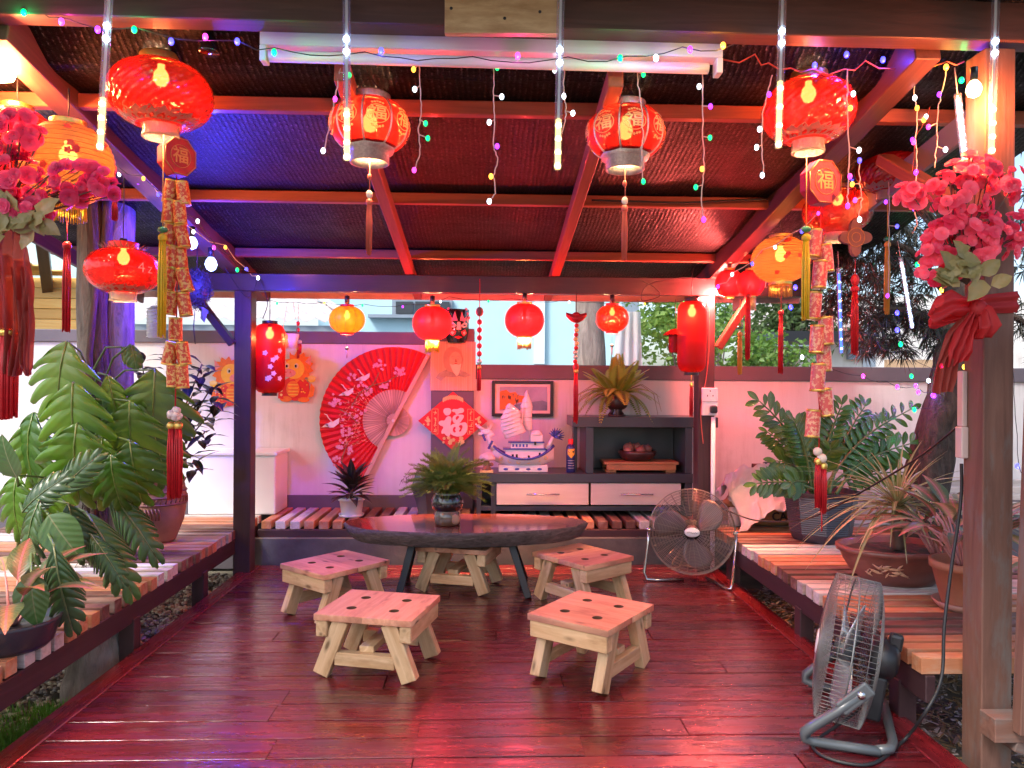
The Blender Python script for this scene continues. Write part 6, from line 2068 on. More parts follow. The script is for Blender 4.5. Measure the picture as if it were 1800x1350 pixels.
# ---------------------------------------------------------------- strings of small coloured lights
_led_me = {}
def led(par, p, c, r=.0075, glowing=False):
    me = _led_me.get((c, r))
    if me is None:
        mb = MB(); mb.ball((0, 0, 0), (r, r, r * 1.35), 8, 6); me = mb.mesh('led', LED[c]); _led_me[(c, r)] = me
    o = inst('bulb', me, par, p)
    if glowing:
        l = bpy.data.lights.new('led_light', 'POINT'); l.color = {'g': (0, 1, .25), 'b': (.05, .05, 1), 'p': (.35, .05, 1), 'm': (1, .05, .6), 'y': (1, .45, .05), 'w': (.8, .9, 1)}[c]
        l.energy = .28; l.shadow_soft_size = .008
        q = bpy.data.objects.new('led_light', l); COL.objects.link(q); q.parent = par; q.location = Vector(p) + Vector((0, -.012, -.012))
    return o
def light_string(label, pts, cols, wire=m_blackrub, r=.0017, step=None, bulbs=None, lr=.0085, group='strings of coloured lights'):
    pts = [Vector(p) for p in pts]
    o = pts[0].copy()
    t = thing('light_string', label, 'string lights', o, 0, group)
    P = []
    for i in range(len(pts) - 1):
        n = max(2, int((pts[i + 1] - pts[i]).length / .06))
        for k in range(n):
            q = k / n
            P.append(pts[i].lerp(pts[i + 1], q) - o + Vector((U(-.004, .004), U(-.004, .004), -.02 * math.sin(PI * q) + U(-.004, .004))))
    P.append(pts[-1] - o)
    mb = MB(); mb.tube(P, r, 5); mb.build('wire', wire, t)
    if bulbs is None:
        n = max(2, int(len(P) / (step or 3)))
        for i in range(n):
            p = P[min(len(P) - 1, int((i + .5) * len(P) / n))]
            led(t, p + Vector((U(-.012, .012), U(-.012, .004), -.012)), cols[i % len(cols)], lr)
    else:
        for b, c in bulbs: led(t, Vector(b) - o, c, lr, True)
    return t
A = lambda l, Y: [at(x, y, Y) for x, y in l]
b1 = [(42, 22, 'g'), (108, 38, 'm'), (172, 52, 'p'), (236, 52, 'g'), (301, 73, 'b'), (361, 65, 'm'), (417, 73, 'b'), (482, 92, 'g'), (670, 90, 'b'), (910, 98, 'm'), (1090, 102, 'g'), (1153, 102, 'w'), (1213, 87, 'p'), (1271, 80, 'y')]
light_string('string of coloured lights along the front beam and across the light batten', A([(0, 14), (60, 12), (110, 30), (240, 50), (420, 70), (482, 84), (640, 92), (830, 98), (1000, 102), (1100, 98), (1200, 82), (1290, 78)], 2.66), '', m_blackrub, .002, None, [(at(x, y, 2.655), c) for x, y, c in b1], .0098)
b2 = [(1432, 115, 'b'), (1488, 96, 'b'), (1552, 105, 'b'), (1602, 124, 'b'), (1663, 118, 'y'), (1717, 123, 'p'), (1690, 141, 'g')]
light_string('pink wired string of lights from the batten to the right front post', A([(1270, 105), (1325, 97), (1350, 112), (1390, 120), (1430, 121), (1485, 121), (1520, 108), (1600, 118), (1665, 106), (1695, 108)], 2.88), '', m_cord, .003, None, [(at(x, y, 2.87), c) for x, y, c in b2], .0098)
# side rafters
light_string('string of lights wound along the left rafter', A([(85, 185), (120, 200), (200, 288), (250, 310), (300, 345), (345, 385), (400, 445), (440, 480)], 3.6), ['g', 'w', 'b', 'w', 'y', 'b', 'w', 'm', 'g', 'w', 'b', 'p'], m_blackrub, .002, 2)
t = light_string('string of white and blue lights hanging under the left rafter', A([(190, 290), (230, 300), (262, 318), (290, 345), (340, 405), (395, 432), (430, 470), (455, 485)], 3.9), ['w', 'p', 'b', 'w', 'w', 'y', 'b', 'w', 'g', 'm', 'y'], m_whitecord, .002, 2)
light_string('string of lights wound along the right rafter and eaves board', A([(1620, 215), (1560, 265), (1500, 310), (1440, 372), (1390, 410), (1340, 440), (1290, 478), (1262, 500)], 3.9), ['b', 'w', 'p', 'b', 'w', 'm', 'b', 'w'], m_whitecord, .0025, 2)
light_string('string of lights below the back eaves at the left', A([(455, 522), (520, 530), (570, 530), (640, 535), (720, 535), (790, 522), (900, 525), (1000, 528), (1120, 530), (1230, 525)], 5.95), ['g', 'y', 'g', 'p', 'w', 'g', 'm', 'w'], m_blackrub, .002, 5)
light_string('sagging string of lights from the wall to the leaning tree', A([(1380, 610), (1415, 625), (1450, 642), (1515, 660), (1560, 672), (1610, 680), (1640, 690)], 4.9), '', m_blackrub, .002, None, [(at(x, y, 4.88), c) for x, y, c in ((1410, 628, 'w'), (1517, 661, 'm'), (1602, 661, 'g'), (1632, 669, 'w'), (1610, 678, 'p'), (1577, 680, 'p'), (1614, 689, 'p'), (1642, 694, 'p'))], .012)
light_string('string of lights spread over the drooping tree', A([(1400, 500), (1440, 545), (1490, 480), (1570, 500), (1580, 560), (1585, 605), (1620, 640), (1660, 645), (1690, 700), (1600, 720)], 4.75), '', m_blackrub, .0016, None, [(at(x, y, 4.7), c) for x, y, c in ((1398, 505, 'b'), (1390, 540, 'b'), (1577, 550, 'b'), (1577, 580, 'b'), (1583, 605, 'g'), (1655, 510, 'y'), (1655, 643, 'm'), (1640, 695, 'p'), (1688, 697, 'y'), (1607, 720, 'g'), (1612, 465, 'g'), (1695, 645, 'y'))], .013)
light_string('violet and white lights left of the right front post, around the blossoms', A([(1640, 170), (1610, 240), (1600, 330), (1610, 380)], 3.2), ['w', 'p', 'm', 'b', 'w'], m_cord, .0022, 2)
light_string('blue light on a thin wire right of the right front post', A([(1780, 640), (1786, 730), (1790, 818), (1800, 830)], 3.4), '', m_blackrub, .0016, None, [(at(1788, 819, 3.4), 'b')], .009)

# icicle drops
def drop(label, pts, bulbs, Y, wire=m_whitecord):
    k = at(*pts[0], Y)
    t = thing('icicle_light', label, 'string lights', k, 0, 'icicle light drops')
    P = [at(x, y, Y) - k for x, y in pts]
    Q = []
    for i in range(len(P) - 1):
        for q in range(6): Q.append(P[i].lerp(P[i + 1], q / 6) + Vector((U(-.003, .003), U(-.003, .003), 0)))
    Q.append(P[-1])
    mb = MB(); mb.tube(Q, .0024, 5); mb.build('wire', wire, t)
    for x, y, c in bulbs:
        b = at(x, y, Y - .005) - k
        j = min(Q, key=lambda v: abs(v.z - b.z - .012))
        mb = MB(); mb.tube([j, b], [.002, .0028], 5); mb.build('stalk', wire, t)
        led(t, b, c, .0086)
drop('icicle light drop left of the centre line with green and violet bulbs', [(737, 95), (738, 150), (741, 200), (735, 230), (739, 270), (728, 298)], [(727, 122, 'y'), (729, 157, 'w'), (748, 217, 'g'), (752, 243, 'g'), (728, 299, 'm')], 2.84)
drop('icicle light drop at the centre with white and violet bulbs', [(868, 95), (868, 160), (870, 210), (867, 255), (875, 280), (868, 310), (870, 340), (860, 353)], [(874, 119, 'g'), (882, 170, 'w'), (860, 215, 'w'), (874, 257, 'p'), (863, 310, 'y'), (860, 354, 'w')], 2.84)
drop('icicle light drop behind the central light tube', [(991, 120), (991, 160), (995, 195), (992, 215), (988, 235)], [(975, 123, 'w'), (991, 169, 'w'), (1007, 199, 'w')], 2.84)
drop('icicle light drop in front of the right palace lantern', [(1120, 105), (1122, 150), (1128, 185), (1130, 240), (1127, 290), (1131, 318)], [(1131, 131, 'g'), (1131, 319, 'g')], 2.84)
drop('icicle light drop left of the left palace lantern', [(598, 120), (592, 160), (580, 215), (570, 264)], [(614, 132, 'g'), (589, 174, 'm'), (568, 265, 'w')], 2.84)
drop('long icicle light drop at the right end of the batten', [(1236, 105), (1236, 160), (1235, 240), (1238, 300), (1232, 350), (1237, 386)], [(1229, 152, 'w'), (1249, 187, 'p'), (1248, 242, 'g'), (1234, 297, 'y'), (1223, 329, 'g'), (1237, 386, 'p')], 2.84)
drop('icicle light drop at the left side of the right big lantern', [(1357, 132), (1348, 165), (1341, 200), (1340, 255), (1342, 308)], [(1352, 166, 'p'), (1335, 227, 'w'), (1330, 259, 'w'), (1340, 308, 'w')], 2.84)
drop('icicle light drop at the right side of the right big lantern', [(1489, 122), (1490, 200), (1493, 270), (1490, 330), (1490, 360)], [(1500, 165, 'w'), (1495, 190, 'y'), (1510, 264, 'w'), (1494, 310, 'm'), (1490, 362, 'p')], 2.80)
drop('icicle light drop above the mid sized red lantern', [(1609, 118), (1607, 170), (1612, 190), (1610, 250), (1612, 300), (1605, 360), (1612, 395), (1604, 410)], [(1608, 172, 'w'), (1612, 190, 'y'), (1624, 211, 'y'), (1606, 250, 'm'), (1610, 303, 'p')], 2.95)
drop('icicle light drop slanting left from the right front post', [(1665, 118), (1655, 165), (1648, 200), (1647, 250), (1643, 295)], [(1651, 166, 'p'), (1632, 223, 'm'), (1662, 263, 'w')], 2.90)
drop('icicle light drop right of the octagon plaque', [(1510, 285), (1512, 330), (1515, 350), (1510, 380)], [(1511, 282, 'b'), (1498, 324, 'y'), (1503, 352, 'm'), (1511, 386, 'w')], 2.95)
drop('icicle light drop below the mid sized red lantern', [(1562, 320), (1563, 380), (1562, 430), (1562, 520)], [(1557, 355, 'p'), (1577, 398, 'b'), (1560, 520, 'p')], 3.6)
# ---------------------------------------------------------------- leaf shapes (base at origin, growing along +Y, face up +Z)
def blade(L, Wd, shape='ovate', n=9, fold=.18, droop=.25, wave=0.0):
    mb = MB(); vs = []; fs = []
    for i in range(n + 1):
        t = i / n
        if shape == 'ovate': w = math.sin(PI * min(1, t ** .75)) ** .8
        elif shape == 'lance': w = math.sin(PI * t ** .85) ** 1.1
        elif shape == 'strap': w = min(1, t * 6 + .4) * (1 - t ** 3)
        elif shape == 'paddle': w = math.sin(PI * min(1, t ** 1.3)) ** .7
        else: w = 1
        w = w * Wd / 2 + .0006
        z = -droop * L * t * t
        y = L * t * (1 - .12 * droop * t)
        for s in (-1, -.55, 0, .55, 1):
            vs.append((s * w, y, z + fold * abs(s) * w * 1.6 + wave * math.sin(t * 14 + s * 2) * w * abs(s)))
    for i in range(n):
        for k in range(4):
            a = i * 5 + k; fs.append((a, a + 5, a + 6, a + 1))
    return mb.add(vs, fs, 0, True)
def split_leaf(L, Wd, lobes=8, depth=.7, fold=.12, droop=.3, heart=True, tipw=.45):
    """deeply cut leaf: lobes swept towards the tip, joined along the midrib"""
    mb = MB()
    def zc(x, y): return -droop * L * (y / L) ** 2 - abs(x) ** 2 / Wd * .9 + fold * abs(x)
    for s in (-1, 1):
        for i in range(lobes):
            t0, t1 = i / lobes, (i + 1) / lobes
            tc = (t0 + t1) / 2
            out = Wd / 2 * (math.sin(PI * min(1, (tc * .86 + .16) ** .9)) ** .7)
            sw = (.16 + .26 * tc) * L - ((.28 * L if i == 0 else .06 * L if i == 1 else 0) if heart else 0)
            vs = []; fs = []; m_ = 8
            for j in range(m_ + 1):
                q = j / m_
                hw = (t1 - t0) * L / 2 * (1.0 if q < 1 - depth else 1.0 - tipw * .5 * (q - 1 + depth) / depth)
                if q > .8: hw *= max(.10, (max(0, 1 - ((q - .8) / .2) ** 2)) ** .5)
                x = s * out * q
                for e in (-1, 0, 1):
                    y = tc * L + sw * q ** 1.4 + e * hw
                    vs.append((x, y, zc(x, min(max(y, 0), L * 1.1)) + .012 * (1 - abs(e)) * (1 if q > .1 else 0)))
            for j in range(m_):
                for k in range(2):
                    a = j * 3 + k; fs.append((a, a + 3, a + 4, a + 1))
            mb.add(vs, fs, 0, True)
    # tip
    vs = [(-.02 * L, L * .93, zc(0, L * .93)), (0, L * .9, zc(0, L * .9)), (.02 * L, L * .93, zc(0, L * .93)), (0, L * 1.22, zc(0, L * 1.2))]
    mb.add(vs, [(0, 1, 2, 3)], 0, True)
    mb.tube([(0, y * L, zc(0, y * L) + .002) for y in (0, .3, .6, .9, 1.1)], [.006, .005, .004, .003, .001], 5)
    return mb
def heart_leaf(L, Wd, n=6, gap=.45, start=.40, back=150, fold=.10, droop=.3, ridge=.007, taper=.62):
    """heart shaped blade slit between its side veins: n lobes a side, slits from "start" outwards"""
    mb = MB()
    def out(f):          # outline, f = 0 at the base lobe .. 1 at the tip
        ph = R(back) * (1 - f)
        c = math.cos(ph)
        r_ = Wd / 2 if abs(c) < 1e-6 else 0
        a_ = taper * L if c > 0 else .40 * L
        r_ = 1 / math.sqrt((math.sin(ph) / (Wd / 2)) ** 2 + (c / a_) ** 2)
        return r_ * math.sin(ph), .38 * L + r_ * c
    def Z(x, y): return -droop * max(0, y) ** 2 / L - abs(x) ** 2 / Wd * .8 + fold * abs(x)
    for s in (-1, 1):
        for i in range(n):
            f0, f1 = i / n, (i + 1) / n
            vs = []; fs = []; NU, NV = 8, 4
            jit = U(.92, 1.04)
            for a in range(NU + 1):
                u_ = a / NU
                sh = max(0, (u_ - start) / (1 - start))
                for b in range(NV + 1):
                    v_ = b / NV
                    vv = .5 + (v_ - .5) * (1 - gap * sh ** .6)
                    if u_ > .85: vv = .5 + (vv - .5) * (1 - .55 * ((u_ - .85) / .15) ** 2)
                    ox, oy = out(f0 + (f1 - f0) * vv)
                    my = L * .98 * (f0 + (f1 - f0) * v_) ** 1.15
                    um = u_ * jit
                    x = ox * um; y = my + (oy - my) * um + (.24 - .16 * f0) * L * um * um
                    vs.append((s * x, y, Z(x, y) + ridge * math.sin(PI * v_) * min(1, u_ * 3) - .02 * sh * (1 if b in (0, NV) else 0) * .4))
            for a in range(NU):
                for b in range(NV):
                    k = a * (NV + 1) + b; fs.append((k, k + NV + 1, k + NV + 2, k + 1))
            mb.add(vs, fs, 0, True)
    mb.tube([(0, y * L, Z(0, y * L) + .003) for y in (0, .3, .6, .9, 1.0)], [.005, .0045, .0035, .002, .001], 5)
    return mb
def put(par, me, base, d, upv=(0, 0, 1), s=1.0, name='leaf'):
    return inst(name, me, par, mw=orient(base, d, upv, s))
def stemtube(par, pts, r, m, name='stem'):
    P = [Vector(p) for p in pts]; Q = []
    for i in range(len(P) - 1):
        for k in range(4): Q.append(P[i].lerp(P[i + 1], k / 4))
    Q.append(P[-1])
    mb = MB(); mb.tube(Q, r if not isinstance(r, (tuple, list)) else [r[0] + (r[1] - r[0]) * k / (len(Q) - 1) for k in range(len(Q))], 6)
    return mb.build(name, m, par)
m_stem = plain('green_stem', (.09, .15, .045), .5, 0, .2, 20, .1)
m_stempink = plain('pink_stem', (.50, .22, .20), .5, 0, .2, 20, .1)
m_stembrown = plain('brown_stem', (.10, .06, .045), .7, 0, .3, 20, .3)

# ---------------------------------------------------------------- left tree trunk
p = atz(182, 985, .30)
lt = thing('left_tree', 'grey tree trunk with a dark vine wrapped round it, behind the monstera', 'tree', (p.x, p.y, ZG))
top = 2.62 - ZG
def trunk(par, pts, r0, r1, m, n=16, name='trunk', k=40, amp=.10, fr=3.5):
    P = [Vector(q) for q in pts]; mb = MB(); Q = []
    for i in range(len(P) - 1):
        for j in range(k // (len(P) - 1)): Q.append(P[i].lerp(P[i + 1], j / (k // (len(P) - 1))))
    Q.append(P[-1])
    vs = []; fs = []
    for i, c in enumerate(Q):
        q = i / (len(Q) - 1); r = r0 + (r1 - r0) * q
        for j in range(n):
            a = 2 * PI * j / n
            e = 1 + amp * noise.noise(Vector((math.cos(a) * 1.6, math.sin(a) * 1.6, c.z * fr))) + amp * .6 * math.sin(a * 3 + c.z * 2)
            vs.append((c.x + r * e * math.cos(a), c.y + r * e * math.sin(a), c.z))
    for i in range(len(Q) - 1):
        for j in range(n):
            l = (j + 1) % n; fs.append((i * n + j, i * n + l, (i + 1) * n + l, (i + 1) * n + j))
    return mb.add(vs, fs, 0, True).build(name, m, par)
trunk(lt, [(-.07, .06, 0), (-.09, .06, 1.2), (-.12, .06, top)], .095, .075, m_trunkL)
trunk(lt, [(.06, .02, 0), (.07, .02, 1.2), (.05, .04, top)], .10, .088, m_trunkL)
for (x0, x1, r_) in ((.0, -.03, .045), (.045, .02, .03), (-.03, .03, .025)):
    pts = [(x0 + .02 * math.sin(k * 1.3 + x0 * 40), -.085 + .012 * math.cos(k * 1.7), k * top / 10) for k in range(11)]
    trunk(lt, pts, r_, r_ * .9, m_vine, 10, 'vine_stem', 40, .25, 9)
mb = MB()
for i in range(60):
    z = U(.5, 1.4); x = U(-.06, .06); mb.tube([(x, -.11, z), (x + U(-.05, .05), -.14, z - U(.05, .12)), (x + U(-.08, .08), -.13, z - U(.15, .4))], [.003, .002, .001], 4)
o = mb.build('aerial_roots', m_vine, lt); o['kind'] = 'stuff'

# ---------------------------------------------------------------- monstera climbing the trunk
mon = thing('monstera', 'big monstera with deeply cut glossy leaves climbing the left tree', 'plant', (p.x, p.y - .1, .30))
O = Vector((p.x, p.y - .1, .30))
ml = [heart_leaf(.34, .38, 6, .52, .36, 150, .08, .35).mesh('leaf', m_monstera), heart_leaf(.33, .34, 5, .46, .40, 140, .06, .25).mesh('leaf', m_monstera),
      heart_leaf(.32, .38, 6, .56, .32, 155, .12, .5).mesh('leaf', m_monstera), heart_leaf(.26, .19, 4, .2, .7, 140, .12, .3).mesh('leaf', m_monstera)]
# (base px, tip px, distance, face direction)
ML = [((118, 600), (88, 690), 3.95, (-.1, -1, .35), 1.30), ((128, 672), (118, 795), 3.85, (.1, -1, .3), 1.20), ((135, 745), (105, 905), 3.80, (.1, -1, .35), 1.28),
      ((60, 725), (22, 830), 4.15, (-.5, -1, .4), 1.15), ((45, 745), (65, 860), 4.2, (.4, -1, .3), 1.0), ((228, 705), (215, 880), 3.95, (.15, -1, .35), 1.15), ((272, 650), (262, 800), 4.1, (.3, -1, .25), 1.35),
      ((285, 690), (278, 815), 4.3, (.5, -1, .2), 1.1), ((228, 775), (240, 905), 3.85, (.2, -1, .45), 1.0), ((180, 770), (160, 900), 3.9, (-.1, -1, .2), 1.05), ((165, 700), (200, 800), 4.1, (.3, -1, .3), .9),
      ((215, 610), (260, 660), 4.2, (.2, -1, .6), .55), ((230, 605), (245, 665), 4.15, (.5, -1, .3), .5), ((190, 660), (205, 740), 4.05, (.2, -1, .6), .75), ((240, 680), (225, 745), 4.1, (-.2, -1, .5), .7),
      ((30, 835), (5, 935), 3.7, (-.3, -1, .4), .9), ((100, 830), (60, 935), 3.75, (-.2, -1, .5), .9), ((195, 800), (195, 880), 3.8, (0, -1, .6), .8), ((270, 760), (300, 860), 4.15, (.5, -1, .5), .85)]
axis = Vector((p.x + .02, p.y - .16, 0))
for i, (b, e, Y, up_, s) in enumerate(ML):
    pb, pe = at(*b, Y), at(*e, Y - .06)
    put(mon, ml[3 if s < .78 else i % 3], pb - O, pe - pb, up_, s * .96)
    z = max(.32, pb.z - U(.12, .35))
    r_ = Vector((axis.x + U(-.03, .03), axis.y, z))
    mid = r_.lerp(pb, .55) + Vector((0, -.02, .07))
    stemtube(mon, [r_ - O, mid - O, pb - O], (.007, .005), m_stem)
stemtube(mon, [(0, 0, 0), (.02, -.06, .6), (-.01, -.05, 1.2), (.02, -.04, 1.6)], .017, m_vine, 'main_stem')

# ---------------------------------------------------------------- split leaf philodendron at the lower left
q0 = atz(95, 1010, .30)
ph = thing('split_leaf_plant', 'drooping philodendron with long jagged leaves over the left bench edge', 'plant', (q0.x - .15, q0.y, .30))
O = Vector((q0.x - .15, q0.y, .30))
pm = [heart_leaf(.34, .15, 9, .40, .45, 130, .12, .3, .004, .66).mesh('leaf', m_philo), heart_leaf(.32, .20, 7, .45, .40, 140, .08, .35, .006).mesh('leaf', m_philo), blade(.26, .17, 'ovate', 9, .10, .25).mesh('leaf', m_philo)]
PL = [((95, 960), (112, 1100), 3.05, (.2, -1, .4), 1.0, 0), ((150, 900), (245, 1035), 3.55, (.5, -.8, .7), 1.25, 0), ((190, 865), (300, 985), 3.9, (.4, -.8, .8), 1.2, 0), ((85, 905), (130, 975), 3.25, (.1, -1, .35), .95, 2), ((55, 1010), (55, 1085), 2.95, (0, -1, .5), .8, 2),
      ((120, 885), (135, 950), 3.5, (.2, -1, .6), .8, 1), ((70, 880), (30, 960), 3.3, (-.4, -1, .5), .9, 1), ((100, 870), (140, 820), 3.6, (.3, -1, .4), .8, 1), ((160, 940), (205, 1000), 3.5, (.4, -1, .8), .75, 0), ((40, 900), (70, 860), 3.4, (0, -1, .5), .75, 1), ((30, 840), (5, 800), 3.4, (-.3, -1, .3), .8, 2)]
for i, (b, e, Y, up_, s, k) in enumerate(PL):
    pb, pe = at(*b, Y), at(*e, Y - .05)
    put(ph, pm[k], pb - O, pe - pb, up_, s)
    r_ = O + Vector((U(-.05, .05), U(-.03, .03), .05))
    mid = r_.lerp(pb, .6) + Vector((0, 0, .16))
    stemtube(ph, [r_ - O, mid - O, pb - O], (.008, .005), m_stem)
pot = thing('plant_pot', 'dark low pot under the red green leaves at the left edge', 'pot', (at(18, 1070, 2.98).x, 2.98, .301))
mb = MB(); mb.lathe([(.001, 0), (.13, 0), (.15, .02), (.175, .10), (.18, .115), (.168, .115), (.15, .09), (.001, .09)], 28); mb.build('pot', m_pot, pot)
def aglo(name, label, o, n, mats, L, Wd, spread, rise, cat='plant', seed=0, dirs=None, stem=m_stempink):
    t = thing(name, label, cat, o)
    mes = [blade(L * U(.85, 1.1), Wd * U(.9, 1.1), 'lance', 9, .12, U(.35, .8), .06).mesh('leaf', mats[k % len(mats)]) for k in range(6)]
    for i in range(n):
        a = i * 2.4 + seed; el = U(.15, 1.0) if i > 3 else 1.2
        b = Vector((math.cos(a) * .03 * spread * 3, math.sin(a) * .03 * spread * 3, rise * U(.5, 1)))
        d = Vector((math.cos(a) * math.cos(el), math.sin(a) * math.cos(el), math.sin(el) * .8 + .1))
        bb = b + d * .09
        stemtube(t, [(b.x * .3, b.y * .3, 0), tuple(b), tuple(bb)], (.006, .0035), stem)
        put(t, mes[i % 6], bb, d, (-d.x * .5, -d.y * .5, 1), U(.85, 1.1))
    return t
aglo('red_leaf_plant', 'aglaonema with red and green leaves in the dark pot at the left edge', (pot.location.x, 2.98, .39), 18, [m_aglo, m_aglo, m_aglopale], .20, .10, .9, .12, seed=1)

# ---------------------------------------------------------------- clay jar with croton
b = atz(278, 950, .302)
jr = thing('clay_jar', 'tall brown clay jar with carved bands on the left bench', 'jar', (b.x, b.y, .301))
mb = MB(); Rr = .165 * b.y / 4.8
mb.lathe([(.001, 0), (Rr * .60, 0), (Rr * .66, .02), (Rr * .92, .14), (Rr * 1.02, .24), (Rr, .33), (Rr * .93, .385), (Rr * .97, .40), (Rr * 1.0, .41), (Rr * .90, .415), (Rr * .85, .38), (.001, .37)], 40)
mb.build('jar', m_clay, jr)
for z, rr in ((.335, 1.005), (.30, 1.02), (.255, 1.03)):
    mb = MB(); mb.tube([(Rr * rr * math.cos(2 * PI * k / 40), Rr * rr * math.sin(2 * PI * k / 40), z) for k in range(40)], .006, 6, 0, True); mb.build('band', m_terradark, jr)
mb = MB()
for k in range(34):
    a = 2 * PI * k / 34; mb.tube([(Rr * 1.03 * math.cos(a), Rr * 1.03 * math.sin(a), .265), (Rr * 1.03 * math.cos(a + .09), Rr * 1.03 * math.sin(a + .09), .295)], .004, 4)
for k in range(8):
    a = -PI / 2 - .4 + k * .12; mb.tube([(Rr * 1.0 * math.cos(a), Rr * 1.0 * math.sin(a), .16), (Rr * 1.02 * math.cos(a + .03), Rr * 1.02 * math.sin(a + .03), .20), (Rr * 1.03 * math.cos(a - .03), Rr * 1.03 * math.sin(a - .03), .235)], .005, 4)
o = mb.build('carved_relief', m_terradark, jr); o['kind'] = 'stuff'
cr = thing('croton_shrub', 'dark leaved shrub standing in the tall clay jar', 'plant', (b.x, b.y, .66))
O = Vector((b.x, b.y, .66))
mes = [blade(.17, .058, 'lance', 8, .15, .3, .1).mesh('leaf', m_croton) for _ in range(3)]
for (px, py) in ((300, 680), (330, 655), (355, 640), (372, 680), (345, 720), (320, 740), (360, 760), (300, 620), (285, 740), (340, 690), (375, 720), (310, 790), (265, 700), (250, 640), (340, 800)):
    e = at(px, py, b.y + U(-.12, .12)) - O
    stemtube(cr, [(U(-.02, .02), U(-.02, .02), 0), tuple(e * .5 + Vector((0, 0, .04))), tuple(e)], (.008, .004), m_stembrown)
    for k in range(9):
        a = k * 2.4 + px; el = U(-.3, .9)
        d = Vector((math.cos(a) * math.cos(el), math.sin(a) * math.cos(el), math.sin(el)))
        put(cr, mes[k % 3], e - Vector((0, 0, k * .014)), d, (0, 0, 1), U(.8, 1.15))

# ---------------------------------------------------------------- white pot plant on the back bench
b = at(617, 908, 5.86)
wp = thing('white_pot', 'small white plastic flower pot on the back bench', 'pot', (b.x, 5.88, .301))
mb = MB(); mb.lathe([(.001, 0), (.075, 0), (.078, .005), (.093, .125), (.104, .127), (.106, .15), (.096, .152), (.09, .13), (.001, .128)], 30); mb.build('pot', m_white, wp)
mb = MB(); mb.lathe([(.001, -.0), (.092, .0), (.10, .018), (.094, .018), (.088, .006)], 28); mb.build('saucer', m_white, wp)
dp = thing('dark_plant', 'dark plum leaved plant in the small white pot', 'plant', (b.x, 5.88, .43))
mes = [blade(.20, .058, 'lance', 8, .2, U(.15, .4)).mesh('leaf', m_darkplant) for _ in range(4)]
for i in range(46):
    a = i * 2.4; el = 1.35 - 1.3 * (i / 46) + U(-.12, .12)
    d = Vector((math.cos(a) * math.cos(el), math.sin(a) * math.cos(el), math.sin(el)))
    put(dp, mes[i % 4], Vector((math.cos(a) * .02, math.sin(a) * .02, .01 + .13 * (1 - i / 46))), d, (-math.cos(a), -math.sin(a), .8), U(.85, 1.15))
stemtube(dp, [(0, 0, 0), (0, 0, .16)], .012, m_stembrown)

# ---------------------------------------------------------------- feathery fern in the table vase
v = vz.location
af = thing('asparagus_fern', 'feathery green asparagus fern bush in the table vase', 'plant', (v.x, v.y, ZT + .20))
sprig = MB()
sprig.tube([(0, 0, 0), (0, .12, .012), (0, .24, -.03), (0, .30, -.07)], [.0014, .0012, .0009, .0005], 4)
for i in range(34):
    t = .12 + .86 * i / 34; y = .30 * t; z = .02 * math.sin(t * 3) - .075 * t * t; L_ = .075 * (1.15 - t)
    for s in (-1, 1):
        tip = Vector((s * L_, y + L_ * .5, z + U(-.008, .012))); bs = Vector((0, y, z))
        sprig.add([bs, bs + (tip - bs) * .5 + Vector((0, .0035, .001)), tip, bs + (tip - bs) * .5 - Vector((0, .0035, 0))], [(0, 1, 2, 3)])
        for f in (.3, .5, .7, .85):
            c = bs.lerp(tip, f)
            for w in (-1, 1):
                e = c + Vector((s * .006 + U(-.003, .003), w * .013 + .004, U(-.006, .012)))
                sprig.add([c, (c + e) / 2 + Vector((.0012, 0, .001)), e, (c + e) / 2 - Vector((.0012, 0, 0))], [(0, 1, 2, 3)])
sm = sprig.mesh('frond', m_asp)
for i in range(150):
    a = i * 2.4 + U(-.2, .2); el = 1.45 - 1.35 * math.sqrt(i / 150) + U(-.25, .25)
    d = Vector((math.cos(a) * math.cos(el), math.sin(a) * math.cos(el), math.sin(el)))
    put(af, sm, d * U(.0, .06) + Vector((0, 0, .02)), d, (-math.cos(a), -math.sin(a), 1.0), U(.5, 1.0), 'frond')
mb = MB()
for i in range(40):
    a = i * 2.4; mb.tube([(.02 * math.cos(a), .02 * math.sin(a), -.02), (.05 * math.cos(a), .05 * math.sin(a), .08)], .0015, 4)
o = mb.build('stems', m_stem, af); o['kind'] = 'stuff'
stemtube(af, [(0, 0, .05), (-.14, 0, .17), (-.24, 0, .16), (-.30, 0, .08)], (.0025, .001), m_stembrown, 'bare_sprig')
mb = MB()
for k in range(30):
    q = U(0, 1); c = Vector((-.14 - .16 * q, 0, .17 - .08 * q)); mb.tube([c, c + Vector((U(-.03, .01), U(-.02, .02), U(-.05, .01)))], .0012, 4)
o = mb.build('dry_twigs', m_stembrown, af); o['kind'] = 'stuff'
# black bag of the dark basket behind the fern
p = at(757, 855, 5.75)
bk = thing('black_basket', 'dark faceted planter basket on the bench behind the table fern', 'basket', (p.x, 5.85, .302))
mb = MB(); mb.lathe([(.001, 0), (.10, 0), (.13, .12), (.17, .24), (.13, .36), (.10, .36), (.09, .30), (.001, .30)], 7, 0, None, False); mb.build('basket', m_slate, bk)

